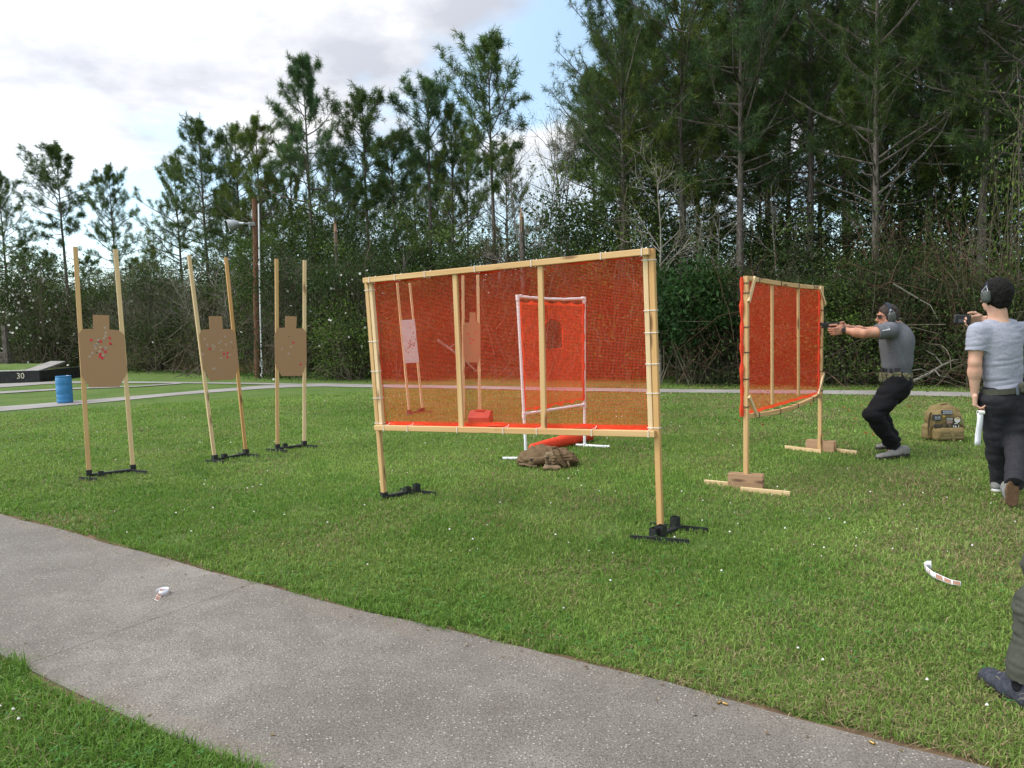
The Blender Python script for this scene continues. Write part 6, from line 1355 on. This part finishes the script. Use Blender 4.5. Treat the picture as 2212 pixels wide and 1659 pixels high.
# the pistol is held, so a thing of its own
po = root('pistol', 'black pistol held by the crouching person at the panel edge', 'pistol', K(205, 385, .0)); c = K(205, 384, .0); dg = np.array((-1, -.0, .02)); dg = unit(dg); ug = np.array((.02, 0, 1.0)); sg_ = np.array((0, 1.0, 0))
mb = MB(); mb.beam(c - dg * .075 + ug * .010, c + dg * .115 + ug * .010, .027, .034, ug, .004); mb.beam(c + dg * .10 + ug * .028, c + dg * .106 + ug * .028, .005, .012, ug, .001); mb.beam(c - dg * .07 + ug * .029, c - dg * .062 + ug * .029, .014, .010, ug, .001); mb.build('slide', GUN, po)
mb = MB(); mb.beam(c - dg * .06 - ug * .016, c + dg * .095 - ug * .013, .026, .024, ug, .004); mb.beam(c - dg * .040 - ug * .02, c - dg * .066 - ug * .115, .030, .050, dg, .008); mb.build('frame', GUN, po)
mb = MB(); mb.tube([c + dg * .028 - ug * .026, c + dg * .030 - ug * .048, c + dg * .0 - ug * .056, c - dg * .028 - ug * .046], .0045, 6); mb.beam(c + dg * .0 - ug * .03, c - dg * .004 - ug * .05, .006, .006, ug, .001); mb.build('trigger_guard', GUN, po)

# ------------------------------------------------------------------ the person walking away with a timer
def Z9(x, y): return (2039.2 + x * .1389, 587.6 + y * .1389)
def ZA(x, y): return (2039.2 + x * .2014, 795 + y * .2014)
y2 = G(2160, 1063)[1] - .10
def W(p, dz=0): return A(*p, y2 + dz)
o = root('person', 'person walking away in light grey t-shirt and dark jeans at the right edge', 'person', G(2168, 1075))
J = dict(head=W((2149, 640), .02), face=(-.34, .93, -.06), headup=(.02, 0, 1), neck=W((2157, 699), .0), shL=W((2112, 722), -.04), elL=W((2106, 782), -.05), wrL=W((2105, 850), -.02), shR=W((2207, 719), .10), elR=W((2183, 742), .40), wrR=W((2120, 689), .46),
         hipL=W((2146, 862), -.02), hipR=W((2193, 862), -.02), knL=W((2149, 948), .02), knR=W((2195, 952), -.06), anL=W((2161, 1046), .12), anR=W((2192, 1036), -.42), toeL=W((2156, 1058), .28), toeR=W((2191, 1098), -.42))
hands = [dict(wr=J['wrL'], d=unit(np.array((.10, .02, -1))), n=unit(np.array((.85, -.45, 0))), t=unit(np.array((.45, .85, .1))), curl=((.75, .75, .5), (.85, .8, .5), (.9, .85, .5), (.95, .9, .6)), thumb=(.7, .8), s=1.06),
         dict(wr=J['wrR'], d=unit(np.array((-1, .10, -.0))), n=unit(np.array((.1, -.75, -.5))), t=unit(np.array((-.1, -.2, 1))), curl=(.35, .55, .4), thumb=(.2, .2), s=1.04)]
F2 = figure(o, J, SKIN2, GREY, GRYP, hands, sleeve=.62, build=1.12, hair=HAIR, hair_len=.022, nape=.016, leg=1.06, trouser_end=(-.02, -.06), face=True,
            slr=.074, top_fold=[(np.array([[7, 0, -4], [0, 4, 0], [12, 0, 26]]), -.0030, 1), ((4, 4, 4), .006, 2), (np.array([[16, 0, -12], [0, 5, 0], [20, 0, 30]]), -.0014, 8)], bot_fold=[((5, 5, 12), -.007, 5), ((10, 10, 24), .005, 6)])
shoe(o, W((2150, 1062), .06), W((2163, 1063), .33) * (1, 1, 1) , np.array((0, 0, 1)), SHOEG, SOLEW, .09, .042)
hl, te = W((2189, 1037), -.46), W((2190, 1109), -.50); hl = np.array((hl[0], hl[1], hl[2])); te = np.array((te[0], te[1] + .02, .03))
shoe(o, hl, te, np.array((.10, 1, .1)), SHOEG, SOLEG, .09, .046)
muffs(o, F2, CUP)
pel, u, f, s = F2['pel'], F2['u'], F2['f'], F2['s']; bc = pel + u * .075; mb = MB(); ring = [bc + s * math.cos(a) * .186 + f * math.sin(a) * .140 for a in np.linspace(0, 2 * math.pi, 33)]
for a, b_ in zip(ring[:-1], ring[1:]): mb.beam(a, b_, .008, .046, u, .001)
bl = mb.build('belt', OLV, o)
c = bc - f * .150 + s * .085; ps = SDF(c - .2, c + .2, 5e-3); ps.box(c + u * .016, (s, f, u), (.092, .034, .046), .028, .02); soft('waist_pouch', ps, OLV, bl, folds=[((22, 22, 22), .004, 2)])
mb = MB(); c = bc - f * .146 - s * .035; mb.beam(c - u * .032, c + u * .036, .020, .010, f, .002); mb.build('belt_keeper', M('slate_strap', (.10, .12, .15)), bl)
for q in (-1, 1):      # back pockets
    c = pel - f * .128 + s * q * .088 - u * .035; mb = MB(); mb.beam(c - s * .055 + u * .055, c + s * .055 + u * .055, .004, .004, f, .001); mb.beam(c - s * .055 + u * .055, c - s * .05 - u * .05, .004, .004, f, .001); mb.beam(c + s * .055 + u * .055, c + s * .05 - u * .05, .004, .004, f, .001)
tm = root('shot_timer', 'black handheld shot timer held out by the walking person', 'timer', W((2078, 690), .46)); c = W((2078, 690), .46)
sd = SDF(c - .12, c + .12, 3.5e-3); sd.box(c, ((1, -.1, -.06), (.1, 1, 0), (.06, 0, 1)), (.068, .018, .040), .010, .01); soft('timer_case', sd, GUN, tm)
mb = MB(); mb.beam(c + np.array((-.045, -.0205, -.012)), c + np.array((.015, -.0205, -.012)), .003, .03, (0, 0, 1), .001); mb.build('timer_screen', M('timer_glass', (.05, .055, .06), None, rough=.2, spec=.6), tm)
mb = MB(); mb.lathe(c + np.array((-.03, 0, .040)), [(0, .006), (.010, .006), (.012, 0)], 12); mb.build('timer_button', BLACK, tm)
# strip of stickers that hangs from the left hand
tp = root('sticker_strip', 'white paper sticker strip hanging from the walking person\'s left hand', 'sticker strip', W((2113, 925), -.06)); a, b_ = W((2117.5, 893), -.07), W((2111.5, 961), -.07); mb = MB()
side = np.array((.024, 0, 0)); V = []
for k in range(9):
    p = lerp(a, b_, k / 8) + np.array((.0006 * math.sin(k), -.004 * math.sin(k * .8), 0)); V += [p - side, p + side]
mb.add(V, [(2 * i, 2 * i + 1, 2 * i + 3, 2 * i + 2) for i in range(8)]); bo = mb.build('backing_paper', M('strip_paper', (.82, .82, .86), (.78, .78, .83), 20, .5, .4), tp, smooth=True); bo.modifiers.new('s', 'SOLIDIFY').thickness = .001
mb = MB(); c = W((2118.5, 891), -.06); mb.lathe(c - np.array((.024, 0, 0)), [(.013, 0), (.018, 0), (.018, .048), (.013, .048)], 18, (1, 0, 0)); mb.build('paper_roll', M('roll_paper', (.74, .72, .68), None, rough=.6), tp, smooth=True)

# ------------------------------------------------------------------ the person at the right edge: only a leg and shoe are in the picture
sh0 = G(2262, 1560); toe0 = G(2124, 1462); dirn = unit(toe0 - sh0); heel0 = toe0 - dirn * .31
o = root('person', 'leg in olive trousers and navy shoe at the bottom right corner', 'person', (heel0 + toe0) / 2)
f3 = dirn; s3 = np.cross(f3, (0, 0, 1.0)); an = heel0 + f3 * .07 + np.array((0, 0, .10)); kn = an + np.array((0, 0, .40)) + f3 * .10 - s3 * 0; tgt = A(2255, 1250, an[1] + .05)
kn = np.array((tgt[0] + .02, tgt[1], max(.50, tgt[2]))); hp = kn + np.array((.20, -.05, .40)); pel = hp + s3 * .10
J = dict(head=pel + (.02, .02, .80), face=f3, headup=(0, 0, 1), neck=pel + (0.02, .0, .56), shL=pel - s3 * .19 + (0, 0, .50), shR=pel + s3 * .19 + (0, 0, .50), elL=pel - s3 * .25 + (0, 0, .22), elR=pel + s3 * .25 + (0, 0, .22), wrL=pel - s3 * .22 + f3 * .14 + (0, 0, .02), wrR=pel + s3 * .22 + f3 * .12 + (0, 0, .02),
         hipL=hp, hipR=pel + s3 * .10, knL=kn, knR=pel + s3 * .11 + (.08, 0, -.42), anL=an, anR=pel * (1, 1, 0) + s3 * .12 + (.25, 0, .10), toeL=toe0 + (0, 0, .03), toeR=pel * (1, 1, 0) + s3 * .12 + (.25, 0, .03) + f3 * .2)
hands = [dict(wr=J['wrL'], d=f3 * .4 - np.array((0, 0, .9)), n=s3, t=f3, curl=(.4, .5, .4)), dict(wr=J['wrR'], d=f3 * .4 - np.array((0, 0, .9)), n=-s3, t=f3, curl=(.4, .5, .4))]
F3 = figure(o, J, SKIN2, CHAR, OLVP, hands, build=1.05, leg=1.22, trouser_end=(-.015, -.01), bot_fold=[((5, 5, 10), -.012, 5), ((10, 10, 22), .007, 6), ((13, 13, 38), -.006, 9)], hgt=6.5e-3)
shoe(o, heel0, toe0, np.array((0, 0, 1.0)), SHOEB, SOLEB, .10, .050, folds=[((30, 30, 30), .004, 3)])
sR = J['anR'] * (1, 1, 0); shoe(o, sR - f3 * .07, sR + f3 * .24, np.array((0, 0, 1.0)), SHOEB, SOLEB, .10, .048)
mb = MB(); mid = lerp(heel0, toe0, .62)
for k in range(5): p = lerp(heel0, toe0, .42 + .085 * k) + np.array((0, 0, .098 - .011 * k)); mb.tube([p - s3 * .030 - np.array((0, 0, .014)), p + np.array((0, 0, .004)), p + s3 * .030 - np.array((0, 0, .014))], .0035, 5)
mb.build('laces', M('grey_lace', (.13, .13, .15)), o, smooth=True)

for k, (u0, u1, w0) in enumerate(((.42, .62, .047), (.06, .22, .043))):      # paler worn overlays on the outer side
    mb = MB(); pts = [lerp(heel0, toe0, u0 + (u1 - u0) * j / 5) + s3 * -w0 * math.cos((j / 5 - .5) * 1.6) + np.array((0, 0, .036 + .020 * math.sin(j * .63 + k))) for j in range(6)]; mb.tube(pts, .0045, 5); mb.tube([p + np.array((0, 0, .018)) for p in pts], .003, 5); mb.build('overlay', M('worn_suede', (.09, .085, .085), (.15, .135, .12), 60, .9), o, smooth=True)

# ------------------------------------------------------------------ roll of orange net
a, b_ = G(1152, 982) + (0, 0, .07), G(1277, 951) + (0, 0, .085); o = root('net_roll', 'bright orange roll of netting lying on the grass behind the rucksack', 'net roll', lerp(a, b_, .5) * (1, 1, 0)); ax = unit(b_ - a)
sd = SDF(np.minimum(a, b_) - .16, np.maximum(a, b_) + .16, 7e-3); sd.cone(a, lerp(a, b_, .5), .055, .068, .03); sd.cone(lerp(a, b_, .5), b_ - ax * .08, .068, .088, .03, cut=[(ax, b_)]); sd.plane((0, 0, -1), (0, 0, .004)); sd.cone(b_ - ax * .03, b_ + ax * .05, .014, .016, .004, op='s')
soft('rolled_net', sd, NETS, o, folds=[((60, 60, 60), .002, 3), ((5, 5, 5), .008, 9)])

# ------------------------------------------------------------------ brown rucksack lying on the grass
def ZR(x, y): return ((1860 + x / 5.0273) / 1.736, (1600 + y / 5.0273) / 1.736)
yr = G(1182, 1008)[1]
def Q_(x, y, dz=0): return A(*ZR(x, y), yr + dz)
o = root('rucksack', 'empty brown rucksack slumped on the grass under the big net screen', 'rucksack', G(1182, 1005)); X = np.array((1.0, 0, 0)); Y = np.array((0, 1.0, 0)); Z = np.array((0, 0, 1.0))
c = Q_(900, 620, .08); sd = SDF(c - (.42, .32, .22), c + (.44, .32, .24), 6e-3)
sd.ell(Q_(820, 600, .10), (X, Y, Z), (.25, .17, .105), .05); sd.ell(Q_(640, 640, .06), (X + Z * .1, Y, Z), (.13, .14, .075), .05); sd.ell(Q_(900, 510, .16), (X, Y, Z), (.19, .12, .10), .05); sd.ell(Q_(1250, 610, .05), (X, Y, Z), (.145, .15, .105), .05); sd.plane(-Z, (0, 0, -.0))
soft('pack_body', sd, BRN, o, folds=[(np.array([[14, 0, 7], [0, 9, 0], [6, 0, 18]]), -.016, 1), ((22, 22, 26), .008, 2), ((9, 9, 12), .014, 4)])
sd = SDF(c - (.42, .36, .22), c + (.44, .3, .26), 5e-3); sd.ell(Q_(1090, 640, -.10), (X, Y, Z), (.085, .055, .075), .03); sd.box(Q_(1060, 600, -.085), (X, Y, Z), (.075, .04, .065), .03, .02); soft('side_pocket', sd, BRN2, o, folds=[((24, 20, 30), -.010, 6), ((40, 40, 40), .004, 3)])
sd = SDF(c - (.42, .36, .22), c + (.5, .3, .26), 5e-3); sd.ell(Q_(1300, 560, -.01), (X - Z * .35, Y, Z + X * .35), (.155, .13, .060), .03); sd.ell(Q_(1180, 560, -.09), (X * .5 - Z, Y, Z * .5 + X), (.115, .035, .045), .02); soft('lid_flap', sd, BRN, o, folds=[((16, 18, 30), -.014, 8), ((40, 40, 40), .005, 3)])
sd = SDF(Q_(1270, 650, -.12) - .12, Q_(1270, 650, -.12) + .12, 5e-3); sd.ell(Q_(1275, 650, -.125), (X - Z * .6, Y, Z), (.045, .025, .012), .01); soft('lid_opening_shade', sd, M('lid_shade_brown', (.03, .022, .014)), o)  # dark lump painted in place of the shade inside the lid
def strap(pts, w_, mat, nm, hint=None, th=.006):
    mb = MB(); pts = [p - Y * .035 for p in pts]
    for a, b_ in zip(pts[:-1], pts[1:]): mb.beam(a, b_ + unit(b_ - a) * .003, w_, th, hint if hint is not None else unit((a + b_) / 2 - (c + np.array((0, .3, -.2)))), .001)
    return mb.build(nm, mat, o)
strap([Q_(500, 600, -.09), Q_(600, 570, -.125), Q_(780, 575, -.15), Q_(960, 560, -.16), Q_(1090, 525, -.13)], .012, BRN2, 'strap'); strap([Q_(965, 520, -.155), Q_(968, 600, -.165), Q_(990, 700, -.16), Q_(1010, 740, -.155)], .028, BRN2, 'strap'); strap([Q_(1130, 440, -.10), Q_(1160, 530, -.15), Q_(1200, 630, -.165), Q_(1310, 730, -.15)], .046, BRN, 'strap', th=.014); strap([Q_(690, 590, -.165), Q_(655, 640, -.17), Q_(640, 670, -.17)], .026, BRN2, 'strap'); strap([Q_(1340, 640, -.16), Q_(1370, 700, -.175), Q_(1370, 750, -.17)], .020, BRN2, 'strap'); strap([Q_(430, 690, -.10), Q_(520, 690, -.13), Q_(620, 720, -.15), Q_(760, 735, -.16)], .016, BRN2, 'strap')
for p in ((968, 590), (1005, 695), (670, 625)): mb = MB(); q = Q_(*p, -.215); mb.beam(q - X * .018, q + X * .018, .010, .024, Z, .003); mb.build('buckle', M('brown_buckle', (.07, .055, .04), None, rough=.8, spec=.1), o)
sd = SDF(c - (.42, .46, .25), c + (.5, .3, .2), 5e-3); sd.ell(Q_(985, 770, -.20), (X, Y, Z), (.055, .05, .028), .02); sd.ell(Q_(1130, 775, -.20), (X, Y, Z), (.06, .05, .025), .02); sd.plane(-Z, (0, 0, .0)); soft('hip_belt', sd, BRN2, o, folds=[((24, 24, 30), .008, 3)])

# ------------------------------------------------------------------ tan backpack standing on the lawn
def ZB(x, y): return (1975.8 + x * .06944, 852.5 + y * .06944)
yb = G(2034, 952)[1]
def B_(x, y, dz=0): return A(*ZB(x, y), yb + dz)
o = root('backpack', 'tan military backpack with round patches standing behind the crouching person', 'backpack', G(2036, 951)); lb = B_(400, 1440); rb = B_(1450, 1440); Wd = rb[0] - lb[0]; bx0 = (lb[0] + rb[0]) / 2; zt = B_(900, 320)[2]
def bp(x, z, dy=0): return np.array((bx0 + x, yb + dy, z))
sc_ = zt / .50
sd = SDF(bp(-.3, -.03, -.25), bp(.3, .62 * sc_, .3), 5e-3); sd.box(bp(0, .20 * sc_, .07), (X, Y, Z), (.168, .10, .20 * sc_), .05, .03); sd.cone(bp(-.05, .37 * sc_, .07), bp(.06, .37 * sc_, .07), .115, .115, .05, flat=(Y, .9)); soft('main_pack', sd, TAN, o, folds=[((16, 16, 18), .007, 2), ((8, 8, 20), -.006, 3)])
sd = SDF(bp(-.3, -.03, -.25), bp(.3, .62 * sc_, .3), 4.5e-3); sd.box(bp(-.005, .265 * sc_, -.045), (X, Y, Z), (.150, .045, .115 * sc_), .04, .02); sd.cone(bp(-.055, .345 * sc_, -.03), bp(.05, .345 * sc_, -.03), .085, .085, .04, flat=(Y, .55)); up_ = soft('upper_pocket', sd, TAN, o, folds=[((18, 18, 18), .005, 5)])
sd = SDF(bp(-.3, -.03, -.25), bp(.3, .62 * sc_, .3), 4.5e-3); sd.box(bp(-.005, .105 * sc_, -.075), (X, Y, Z), (.165, .075, .092 * sc_), .045, .02); sd.plane(-Z, (0, 0, .004)); lo_ = soft('lower_pocket', sd, TAN, o, folds=[((18, 18, 18), .006, 6)])
for q in (-1, 1):
    sd = SDF(bp(-.36, -.03, -.25), bp(.36, .62 * sc_, .3), 4.5e-3); sd.box(bp(q * .178, .125 * sc_, .05), (X, Y, Z), (.040, .075, .105 * sc_), .032, .02); soft('side_pouch', sd, TAN, o, folds=[((20, 20, 20), .006, 7 + q)])
mb = MB(); mb.tube([bp(-.06, .475 * sc_, .06), bp(-.03, .505 * sc_, .05), bp(.03, .515 * sc_, .05), bp(.085, .495 * sc_, .06), bp(.10, .46 * sc_, .08)], .013, 8); mb.build('carry_handle', TAN2, o, smooth=True)
mb = MB(); mb.beam(bp(-.01, .165 * sc_, -.152), bp(.008, .09 * sc_, -.156), .034, .005, Y, .001); mb.beam(bp(.008, .09 * sc_, -.156), bp(.022, .012, -.150), .034, .005, Y, .001); mb.build('front_strap', TAN2, o)
for z in (.145, .108, .070):
    mb = MB(); mb.beam(bp(-.13, z * sc_, -.1495), bp(.13, z * sc_, -.1495), .022, .004, Z, .001) if False else mb.beam(bp(-.13, z * sc_, -.150), bp(.13, z * sc_, -.150), .005, .020, Z, .001); mb.build('webbing', TAN2, lo_)
mb = MB(); mb.beam(bp(-.15, .188 * sc_, -.10), bp(.145, .188 * sc_, -.10), .05, .012, Z, .004); mb.build('pocket_flap', TAN2, o)
for q, pts in ((-1, [bp(-.165, .40 * sc_, .0), bp(-.19, .30 * sc_, -.01), bp(-.20, .20 * sc_, -.02), bp(-.19, .09 * sc_, -.02)]), (1, [bp(.16, .40 * sc_, .0), bp(.178, .30 * sc_, -.04), bp(.185, .22 * sc_, -.05), bp(.22, .17 * sc_, -.03)])):
    mb = MB()
    for a, b_ in zip(pts[:-1], pts[1:]): mb.beam(a, b_, .024, .005, Y, .001)
    mb.build('compression_strap', TAN2 if q > 0 else M('dark_tan', (.09, .065, .035)), o)
yp = -.094
def patch(nm, x, y, w_, h_, rim, mat, round_=False, bars=()):
    p = B_(x, y); cx, cz = p[0] - bx0, p[2]
    if round_:
        mb = MB(); mb.lathe(bp(cx, cz, yp), [(0, .004), (w_ * .86, .004), (w_, .003), (w_, -.02)], 22, -Y); po_ = mb.build(nm, rim, up_, smooth=False); mb = MB(); mb.lathe(bp(cx, cz, yp), [(0, .0062), (w_ * .8, .0062), (w_ * .82, .0)], 22, -Y); mb.build('patch_face', mat, po_)
    else:
        mb = MB(); mb.slab([bp(cx - w_, cz - h_, yp - .003), bp(cx + w_, cz - h_, yp - .003), bp(cx + w_, cz + h_, yp - .003), bp(cx - w_, cz + h_, yp - .003)], (0, -1, 0), .03); po_ = mb.build(nm, rim, up_, bevel=.002); i_ = .004; mb = MB(); mb.slab([bp(cx - w_ + i_, cz - h_ + i_, yp - .0055), bp(cx + w_ - i_, cz - h_ + i_, yp - .0055), bp(cx + w_ - i_, cz + h_ - i_, yp - .0055), bp(cx - w_ + i_, cz + h_ - i_, yp - .0055)], (0, -1, 0), .003); mb.build('patch_face', mat, po_)
    for bxx, bz, bw, bh, bm in bars:
        mb = MB(); mb.slab([bp(cx + bxx - bw, cz + bz - bh, yp - .008), bp(cx + bxx + bw, cz + bz - bh, yp - .008), bp(cx + bxx + bw, cz + bz + bh, yp - .008), bp(cx + bxx - bw, cz + bz + bh, yp - .008)], (0, -1, 0), .003); mb.build('patch_mark', bm, po_)
PG = M('patch_lightgrey', (.36, .37, .40)); PDK = M('patch_black', (.02, .02, .022)); PTE = M('patch_teal', (.10, .20, .19)); PGO = M('patch_gold', (.45, .29, .05)); PWH = M('patch_pale', (.60, .58, .55)); PPK = M('patch_rose', (.32, .20, .19)); PBR = M('patch_olive', (.12, .09, .045))
patch('patch', 870, 485, .058, .010, PDK, PG); patch('patch', 870, 548, .058, .014, PDK, PG, bars=[(0, 0, .045, .003, M('patch_midgrey', (.16, .17, .19)))])
patch('patch', 560, 685, .045, .034, PDK, M('patch_slate', (.07, .07, .075)), bars=[(-.018, .006, .012, .006, PG), (.018, .006, .012, .006, PG), (0, -.014, .03, .003, PG)])
patch('patch', 752, 645, .018, .018, PDK, PGO, True); patch('patch', 930, 770, .042, .043, PDK, PBR, bars=[(0, .022, .034, .005, PG), (0, .006, .034, .003, PWH), (0, -.020, .032, .012, PPK)])
patch('patch', 1170, 750, .043, .043, PDK, PWH, True, bars=[(0, .022, .022, .009, PGO)]); patch('patch', 1125, 945, .044, .044, PDK, PDK, True, bars=[(0, .030, .020, .004, PWH), (0, -.030, .020, .004, PWH), (-.03, 0, .004, .014, PWH), (.03, 0, .004, .014, PWH), (-.006, -.004, .010, .010, PWH)])
patch('patch', 850, 935, .052, .026, PDK, PBR, bars=[(0, .004, .010, .010, PDK), (0, -.012, .030, .003, PDK)]); patch('patch', 590, 945, .040, .018, PDK, M('patch_coal', (.05, .045, .04)), bars=[(0, 0, .03, .0025, PBR)])
